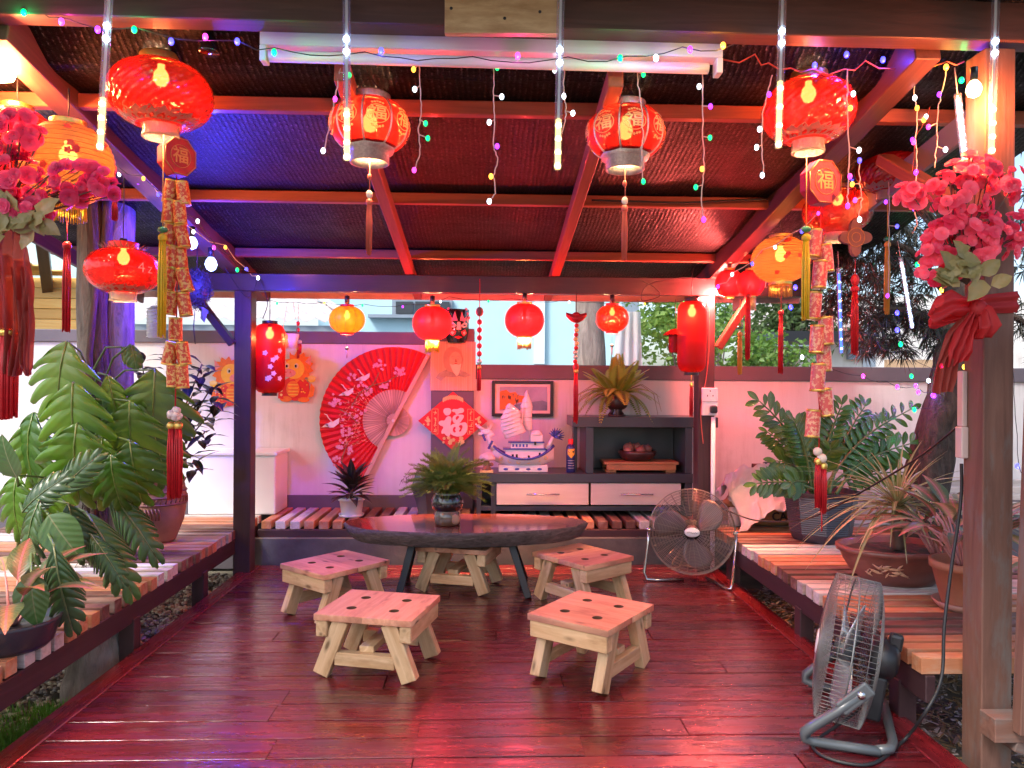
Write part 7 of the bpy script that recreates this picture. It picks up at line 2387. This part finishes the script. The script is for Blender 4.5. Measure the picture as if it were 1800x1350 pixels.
# ---------------------------------------------------------------- boston fern in the dark urn on the sideboard
p = at(1085, 730, 6.0)
ur = thing('footed_urn', 'dark footed urn on top of the raised shelf', 'urn', (p.x, 6.03, zs1 + .001))
mb = MB(); mb.lathe([(.06, .055), (.085, .075), (.095, .11), (.09, .15), (.078, .17), (.083, .18), (.07, .18), (.06, .15), (.001, .14)], 28)
mb.build('urn', m_urn, ur)
for k in range(3):
    a = k * 2.09 + .5; mb = MB(); mb.tube([(.05 * math.cos(a), .05 * math.sin(a), .075), (.035 * math.cos(a), .035 * math.sin(a), .04), (.06 * math.cos(a), .06 * math.sin(a), .006)], [.02, .016, .018], 8); mb.build('foot', m_urn, ur)
mb = MB(); mb.lathe([(.06, 0), (.075, 0), (.075, .012), (.05, .012)], 20); mb.build('base_ring', m_urn, ur)
bf = thing('boston_fern', 'yellow green fern with arching fronds in the dark urn', 'plant', (p.x, 6.03, zs1 + .16))
def frond(L, droop):
    mb = MB(); n = 26
    P = [Vector((0, L * t * (1 - .25 * droop * t), L * (.35 * t - droop * t * t))) for t in [i / n for i in range(n + 1)]]
    mb.tube(P, [.0022 * (1 - .7 * i / n) for i in range(n + 1)], 4)
    for i in range(2, n):
        t = i / n; w = .062 * math.sin(PI * min(1, t * .9 + .08)) ** .8
        tg = (P[i + 1] - P[i - 1]).normalized()
        for s in (-1, 1):
            b_ = P[i]; e = b_ + Vector((s * w, 0, -.2 * w)) + tg * w * .25; m_ = (b_ + e) / 2
            mb.add([b_, m_ + tg * .0085, e, m_ - tg * .0085], [(0, 1, 2, 3)])
    return mb
fm = [frond(.34, .3).mesh('frond', m_fern), frond(.36, .75).mesh('frond', m_fern), frond(.30, .05).mesh('frond', m_fern), frond(.36, 1.1).mesh('frond', m_fern)]
for i in range(44):
    a = i * 2.4; k = 2 if i < 10 else (0 if i < 24 else (1 if i < 37 else 3))
    el = (1.2 if i < 10 else .95 - .02 * i)
    d = Vector((math.cos(a) * math.cos(el), math.sin(a) * math.cos(el) * .8, math.sin(el)))
    put(bf, fm[k], Vector((.02 * math.cos(a), .02 * math.sin(a), 0)), d, (-math.cos(a) * .7, -math.sin(a) * .7, 1), U(.95, 1.2), 'frond')
for i in range(5):
    a = U(-.5, .5) + (PI if i > 2 else 0); stemtube(bf, [(0, 0, .02), (.2 * math.cos(a), -.05, .10), (.32 * math.cos(a), -.05, .02), (.36 * math.cos(a), -.04, -.12 - .05 * i * .3)], (.003, .0015), m_brownleaf, 'dry_frond')

# ---------------------------------------------------------------- big black pot with glossy leaved plant
b = atz(1462, 957, .302)
bp = thing('black_pot', 'large ribbed black pot on the right bench', 'pot', (b.x, b.y + .16, .301), R(30))
bp.scale = (.88, .88, .95)
mb = MB()
prof = [(.001, 0), (.20, 0), (.21, .012), (.225, .05)]
for i in range(18): prof += [(.226 + .0026 * i, .055 + i * .0155), (.231 + .0026 * i, .062 + i * .0155)]
prof += [(.285, .335), (.292, .355), (.275, .356), (.26, .32), (.001, .31)]
mb.lathe(prof, 8, 0, None, False); mb.build('pot', m_pot, bp)
mb = MB(); mb.lathe([(.001, .3105), (.255, .322)], 20); mb.build('soil', m_soil, bp)
zz = thing('glossy_plant', 'large glossy zamioculcas with arching leafy stems in the black pot', 'plant', (b.x, b.y + .16, .62))
O = Vector((b.x, b.y + .16, .62))
zl_ = [blade(.135, .056, 'paddle', 6, .1, .12).mesh('leaf', m_zz), blade(.12, .048, 'paddle', 6, .12, .2).mesh('leaf', m_zz)]
zst = [(1335, 705), (1350, 760), (1365, 810), (1480, 712), (1520, 715), (1600, 720), (1600, 780), (1395, 740), (1440, 745), (1555, 800), (1330, 850), (1560, 740), (1460, 790), (1420, 800), (1590, 830), (1500, 770), (1390, 850)]
for i, (px, py) in enumerate(zst):
    e = at(px, py, b.y + .16 + U(-.22, .22)) - O
    bs = Vector((U(-.09, .09), U(-.09, .09), -.0))
    mid = bs.lerp(e, .5) + Vector((-.12 * e.x, 0, .08))
    pts = [bs.lerp(mid, q).lerp(mid.lerp(e, q), q) for q in [k / 14 for k in range(15)]]
    stemtube(zz, [tuple(q) for q in pts[::2]], (.013, .004), m_stem)
    for k in range(5, 15):
        tg = (pts[min(14, k + 1)] - pts[k - 1]).normalized()
        sd = tg.cross(Vector((0, -1, .2))).normalized()
        for s in (-1, 1):
            if k == 14 and s == 1: dd = tg
            else: dd = (tg * .75 + sd * s).normalized()
            put(zz, zl_[i % 2], pts[k], dd, (U(-.3, .3), -1, .5), U(.8, 1.1) * (1 - .25 * (k > 12)))
# ---------------------------------------------------------------- glazed bowl with ponytail plant
b = atz(1618, 1040, .302)
bc = Vector((b.x, b.y + .20, .301))
bo = thing('bonsai_bowl', 'wide brown glazed bowl with a bamboo leaf pattern on the right bench', 'bowl', bc)
mb = MB()
prof = [(.001, 0), (.16, 0), (.17, .01), (.225, .06), (.262, .125), (.275, .165), (.292, .170), (.295, .195), (.27, .197), (.255, .165), (.001, .16)]
mb.lathe(prof, 48, 0, Matrix.Diagonal((1.12, .82, 1, 1))); mb.build('bowl', m_bowl, bo)
mb = MB(); mb.lathe([(.001, .1605), (.25, .168)], 20, 0, Matrix.Diagonal((1.12, .82, 1, 1))); mb.build('soil', m_soil, bo)
mb = MB()
for k in range(24):
    a = -2.2 + U(-.38, .38); z = U(.07, .125); L_ = U(.03, .06); an = U(-1.0, 1.0) + (PI if k % 3 == 0 else 0)
    def bs_(da, dz):
        zz_ = z + dz; r_ = .232 + (zz_ - .06) * .57 + .003
        return (r_ * 1.125 * math.cos(a + da), r_ * .825 * math.sin(a + da), zz_)
    mb.tube([bs_(-L_ * 2 * math.cos(an), -L_ * math.sin(an) * .5), bs_(0, 0), bs_(L_ * 2 * math.cos(an), L_ * math.sin(an) * .5)], [.001, .006, .001], 4)
mb.build('bamboo_pattern', m_bowlmark, bo)
po = thing('ponytail_plant', 'pale strappy grass like plant in the wide brown bowl', 'plant', (bc.x, bc.y, .47))
sl = [blade(.50, .016, 'strap', 12, .25, .55).mesh('leaf', m_spider), blade(.44, .020, 'strap', 12, .25, .95).mesh('leaf', m_spider), blade(.36, .018, 'strap', 12, .25, .3).mesh('leaf', m_spider)]
stemtube(po, [(0, 0, 0), (.0, .02, .12), (.01, .02, .22)], (.035, .018), m_stembrown)
for i in range(70):
    a = i * 2.4; el = 1.3 - 1.15 * (i / 70) + U(-.15, .15)
    d = Vector((math.cos(a) * math.cos(el), math.sin(a) * math.cos(el), math.sin(el)))
    put(po, sl[2 if i < 16 else i % 2], Vector((0, .02, .22)) + d * .01, d, (-math.cos(a), -math.sin(a), .8), U(.8, 1.2))
ag2 = aglo('variegated_plant', 'cream and pink aglaonema beside the grass plant in the wide bowl', (bc.x + .14, bc.y - .12, .47), 20, [m_aglopale, m_aglopale, m_aglo], .22, .075, 1.0, .12, seed=2)
# terracotta pot by the front post
b = atz(1690, 1075, .302)
tp = thing('terracotta_pot', 'orange terracotta pot with saucer beside the right front post', 'pot', (b.x + .06, b.y + .06, .301))
mb = MB(); mb.lathe([(.001, .02), (.10, .02), (.105, .03), (.145, .19), (.155, .19), (.157, .225), (.142, .225), (.13, .19), (.001, .18)], 30); mb.build('pot', m_terra, tp)
mb = MB(); mb.lathe([(.001, 0), (.12, 0), (.145, .035), (.135, .035), (.115, .012), (.001, .010)], 28); mb.build('saucer', m_clay, tp)
aglo('pink_leaf_plant', 'pink red aglaonema in the terracotta pot by the right front post', (b.x + .05, b.y + .05, .50), 34, [m_aglo, m_aglo, m_aglopale], .24, .085, 1.2, .20, seed=.7)
# low plants on the ground behind
aglo('ground_plant', 'small striped leafy plant behind the right front post', (2.9, 3.6, .30), 16, [m_aglopale], .2, .06, 1, .2)

# ---------------------------------------------------------------- leaning dark tree at the right
b = at(1625, 955, 4.75)
tr = thing('drooping_tree', 'dark leaning tree with drooping needle foliage behind the right bench', 'tree', (b.x, 4.95, ZG))
O = Vector((b.x, 4.95, ZG))
pts = [(0.05, 0, 0)] + [tuple(at(x, y, Y) - O) for x, y, Y in ((1625, 900, 4.95), (1632, 820, 4.95), (1652, 730, 4.95), (1672, 640, 4.95), (1690, 540, 5.0), (1690, 430, 5.1), (1670, 330, 5.2))]
trunk(tr, pts, .15, .10, m_trunkR, 18, 'trunk', 70, .22, 7)
limbs = [((1688, 540, 5.0), (1600, 440, 4.9), (1500, 400, 4.9)), ((1690, 430, 5.1), (1600, 350, 5.0), (1520, 330, 5.0)), ((1685, 500, 5.0), (1780, 430, 5.1), (1880, 400, 5.2)), ((1670, 330, 5.2), (1640, 240, 5.3), (1600, 150, 5.4)), ((1680, 590, 5.0), (1600, 545, 4.9), (1530, 540, 4.85)), ((1690, 520, 5.0), (1790, 560, 5.0), (1840, 600, 5.0))]
for L_ in limbs:
    P = [at(*q) - O for q in L_]
    stemtube(tr, [tuple(q) for q in P], (.035, .010), m_trunkR, 'limb')
mb = MB(); nt_ = 0
def tuft(c, n=34, L_=.13):
    for i in range(n):
        d = Vector((random.gauss(0, 1), random.gauss(0, 1), random.gauss(0, .7) - .5)).normalized()
        s = d.cross(Vector((U(-1, 1), U(-1, 1), U(-1, 1)))).normalized() * .0045
        l = L_ * U(.6, 1.15); m_ = c + d * l * .5
        e = c + d * l + Vector((0, 0, -l * .25))
        mb.add([c, m_ + s, e, m_ - s], [(0, 1, 2, 3)])
boxes = [(1440, 1700, 330, 470, 95), (1450, 1640, 440, 560, 115), (1500, 1680, 540, 625, 95), (1560, 1700, 260, 420, 45), (1780, 1990, 300, 660, 90), (1500, 1800, 120, 300, 45), (1480, 1600, 340, 450, 30)]
for x0, x1, y0, y1, n in boxes:
    for i in range(n):
        tuft(at(U(x0, x1), U(y0, y1), U(4.8, 5.6)) - O, 30, U(.09, .15))
o = mb.build('crown', m_needle, tr)

# ---------------------------------------------------------------- blossoms and bows on the front posts
def petal_flower(r_, m):
    mb = MB()
    for lay, (rr, n, up_) in enumerate(((1, 6, .25), (.72, 5, .65), (.42, 4, 1.1))):
        for k in range(n):
            a = 2 * PI * k / n + lay * .5
            d = Vector((math.cos(a), math.sin(a), 0)); s = Vector((-math.sin(a), math.cos(a), 0)); R_ = r_ * rr
            P = []
            for t, w in ((.05, .08), (.5, .42), (.85, .50), (1.0, .30)):
                c = d * R_ * t + Vector((0, 0, R_ * up_ * t * (1.1 - .45 * t)))
                P += [c - s * R_ * w, c + Vector((0, 0, -R_ * .10)), c + s * R_ * w]
            mb.add(P, [(q * 3 + e, q * 3 + e + 1, q * 3 + e + 4, q * 3 + e + 3) for q in range(3) for e in (0, 1)], 0, True)
    return mb.mesh('blossom', m)
def bouquet(label, base, ctrs, m, n, rad, leafm=None, leaf_at=None):
    t = thing('blossom_bunch', label, 'artificial flowers', base, 0, 'artificial blossom bunches on the front posts')
    fl = [petal_flower(.022, m), petal_flower(.018, m), petal_flower(.026, m)]
    mb = MB()
    for i in range(n):
        c, rx, ry, rz_ = random.choices(ctrs, [q[4] for q in ctrs])[0][:4]
        d = Vector((random.gauss(0, 1), random.gauss(0, 1), random.gauss(0, 1))).normalized() * U(.35, 1) ** .5
        p = Vector(c) + Vector((d.x * rx, d.y * ry, d.z * rz_))
        v = Vector((d.x + U(-.3, .3), d.y - .7, d.z + U(-.2, .5)))
        put(t, fl[i % 3], p, Vector((v.z, .3, -v.x)).cross(v) if False else v.orthogonal(), v, U(.75, 1.25), 'blossom')
        if i % 3 == 0: mb.tube([(0, 0, 0), tuple(p * .5 + Vector((U(-.02, .02), .02, .03))), tuple(p)], .0022, 4)
    o = mb.build('stems', m_stembrown, t); o['kind'] = 'stuff'
    return t
base = at(1700, 500, 2.62)
k = 2.62 / FPX
def C(px, py, rx, ry, w, dy=-.03): q = at(px, py, 2.62 + dy) - base; return (tuple(q), rx * k, .07, ry * k, w)
bq = bouquet('big bunch of pink red artificial blossoms on the right front post', base,
             [C(1690, 345, 60, 60, 6), C(1735, 420, 55, 55, 5), C(1680, 430, 55, 60, 5), C(1620, 345, 45, 22, 2), C(1770, 320, 30, 40, 2), C(1720, 300, 60, 30, 3), C(1650, 470, 35, 35, 3), C(1600, 335, 22, 14, 1), C(1790, 400, 14, 40, 1.5), C(1632, 445, 18, 14, .8)], m_blossom, 285, .03)
gl = blade(.085, .055, 'ovate', 5, .2, .2, .3).mesh('green_leaf', m_dryleaf)
for i in range(16):
    a = U(0, 6.28); q = at(1700 + U(-40, 45), 478 + U(-25, 25), 2.53) - base
    put(bq, gl, q, (math.cos(a), -.3, math.sin(a)), (0, -1, .3), U(.8, 1.2), 'green_leaf')
base = at(-20, 420, 2.62)
def C2(px, py, rx, ry, w, dy=-.02): q = at(px, py, 2.62 + dy) - base; return (tuple(q), rx * k, .07, ry * k, w)
bq2 = bouquet('bunch of magenta artificial blossoms hanging in from the left picture edge', base,
              [C2(25, 230, 45, 45, 4), C2(25, 310, 45, 50, 4), C2(40, 370, 45, 25, 2.5), C2(130, 315, 55, 30, 3), C2(185, 325, 22, 25, 1), C2(-40, 300, 60, 90, 4), C2(110, 345, 45, 14, 1.5), C2(60, 375, 25, 12, 1)], m_blossomL, 230, .03)
for i in range(14):
    a = U(0, 6.28); q = at(35 + U(-40, 40), 395 + U(-20, 20), 2.55) - base
    put(bq2, gl, q, (math.cos(a), -.3, math.sin(a)), (0, -1, .3), U(.8, 1.2), 'green_leaf')

def cloth(pts_w, nu=24, fold=.012, nf=3, seed=0):
    """ribbon through centre points with widths: [(point, half width vector)]"""
    mb = MB(); vs = []; fs = []
    Q = []
    for i in range(len(pts_w) - 1):
        for j in range(6):
            q = j / 6; Q.append((Vector(pts_w[i][0]).lerp(Vector(pts_w[i + 1][0]), q), Vector(pts_w[i][1]).lerp(Vector(pts_w[i + 1][1]), q)))
    Q.append((Vector(pts_w[-1][0]), Vector(pts_w[-1][1])))
    for i, (c, w) in enumerate(Q):
        for j in range(nu + 1):
            g = j / nu * 2 - 1
            f = fold * math.sin(g * nf * PI + i * .25 + seed) + fold * .6 * noise.noise(Vector((g * 4, i * .3, seed)))
            vs.append(c + w * g + Vector((0, f, fold * .3 * math.sin(i * .7 + g * 3))))
    for i in range(len(Q) - 1):
        for j in range(nu):
            a = i * (nu + 1) + j; fs.append((a, a + nu + 1, a + nu + 2, a + 1))
    return mb.add(vs, fs, 0, True)
# bow on the right post
kn = at(1713, 545, 2.58)
bw_ = thing('tulle_bow', 'big red tulle bow tied round the right front post under the blossoms', 'bow', kn)
def V(px, py, dy=0): return at(px, py, 2.58 + dy) - kn
cloth([(V(1713, 540), (0, 0, .03)), (V(1675, 532, -.05), (.0, 0, .045)), (V(1640, 545, -.07), (.01, 0, .05)), (V(1634, 560, -.03), (.0, 0, .035)), (V(1660, 560, .0), (0, 0, .03)), (V(1710, 545, .0), (0, 0, .02))], 16, .010, 2, 1).build('loop', m_tulle, bw_)
cloth([(V(1716, 540), (0, 0, .03)), (V(1730, 550, -.06), (.025, 0, .02)), (V(1738, 575, -.08), (.04, 0, .01)), (V(1728, 595, -.05), (.03, 0, .0)), (V(1716, 570, -.01), (.02, 0, .02)), (V(1714, 545), (.01, 0, .02))], 16, .010, 2, 2).build('loop', m_tulle, bw_)
cloth([(V(1712, 545, -.02), (.02, 0, .0)), (V(1700, 580, -.04), (.035, 0, .0)), (V(1690, 615, -.04), (.045, 0, 0)), (V(1680, 640, -.03), (.035, 0, 0.01))], 20, .014, 3, 3).build('tail', m_tulle, bw_)
cloth([(V(1706, 548, -.01), (.02, 0, .0)), (V(1680, 590, -.02), (.03, 0, .0)), (V(1662, 640, -.02), (.04, 0, 0)), (V(1655, 690, -.02), (.035, 0, 0.0))], 20, .014, 3, 4).build('tail', m_tulle2, bw_)
mb = MB(); mb.ball((0, -.02, 0), (.032, .028, .036), 12, 8); mb.build('knot', m_tulle, bw_)
cloth([(V(1716, 540, .0), (0, 0, .022)), (Vector((1.822 - kn.x, 2.652 - kn.y, V(1740, 532).z)), (0, 0, .034)), (Vector((1.95 - kn.x, 2.652 - kn.y, V(1788, 525).z)), (0, 0, .04)), (Vector((1.955 - kn.x, 2.80 - kn.y, V(1788, 525).z)), (0, 0, .04)), (Vector((1.815 - kn.x, 2.80 - kn.y, V(1740, 532).z)), (0, 0, .034)), (Vector((1.813 - kn.x, 2.655 - kn.y, V(1740, 532).z)), (0, 0, .034))], 10, .006, 2, 5).build('wrap', m_tulle, bw_)
# tulle and tassel at the left edge
kn = at(20, 430, 2.60)
bl_ = thing('tulle_streamer', 'faded red tulle streamers and tassel hanging at the left picture edge', 'streamer', kn)
def V2(px, py, dy=0): return at(px, py, 2.60 + dy) - kn
cloth([(V2(18, 400), (.05, 0, .0)), (V2(20, 440, -.03), (.06, 0, 0)), (V2(28, 500, -.03), (.055, 0, 0)), (V2(30, 580, -.02), (.04, 0, 0)), (V2(22, 660, -.02), (.025, 0, 0))], 22, .016, 3, 1).build('streamer', m_tulle2, bl_)
cloth([(V2(-20, 430, .02), (.05, 0, .0)), (V2(-12, 520, .0), (.05, 0, 0)), (V2(0, 600, .01), (.04, 0, 0)), (V2(10, 640, .01), (.02, 0, 0))], 18, .016, 3, 2).build('streamer', m_tulle2, bl_)
cloth([(V2(35, 470, -.02), (.03, 0, .0)), (V2(44, 560, -.03), (.028, 0, 0)), (V2(46, 640, -.02), (.02, 0, 0)), (V2(50, 660, -.02), (.006, 0, 0))], 14, .010, 3, 3).build('streamer', m_tulle2, bl_)
tassel(bl_, V2(18, 585).z, .30, .030, m_redsilk, m_gold, V2(14, 600).x, 'tassel', 40)

# ---------------------------------------------------------------- small odds and ends
q = atz(178, 1200, -.12)
lg = thing('old_stump', 'weathered dark stump under the left bench beside the deck', 'stump', (q.x - .1, q.y + .12, ZG))
trunk(lg, [(0, 0, 0), (.01, .02, .12), (-.02, .03, .30)], .16, .13, m_trunkB, 18, 'stump', 20, .18, 6)
cord('loose_wire', 'thin black wire looping along the right end of the back beam', [at(1125, 492, 5.27), at(1150, 505, 5.26), at(1160, 520, 5.26), at(1128, 528, 5.25), at(1140, 500, 5.26), at(1200, 488, 5.26), at(1240, 492, 5.27)], .003)
cord('thin_wire', 'thin wire stapled down the right back post to the socket', [at(1246, 520, 5.29), at(1247, 590, 5.29), at(1242, 660, 5.29), at(1232, 720, 5.29), at(1236, 780, 5.29)], .003, m_cord)
cord('lamp_wire', 'black wire hanging in a loop over the left back post', [at(395, 470, 5.1), at(430, 520, 5.2), at(445, 512, 5.24), at(455, 490, 5.27), at(470, 530, 5.27), at(462, 560, 5.27)], .003)
cord('beam_cable', 'dark cable clipped along the back purlin above the right rafters', [at(1040, 352, 4.15), at(1120, 354, 4.15), at(1200, 356, 4.15), at(1290, 352, 4.15), at(1350, 350, 4.15)], .006)
print('objects', len(bpy.data.objects), 'tris', sum(len(o.data.polygons) for o in bpy.data.objects if o.type == 'MESH'))
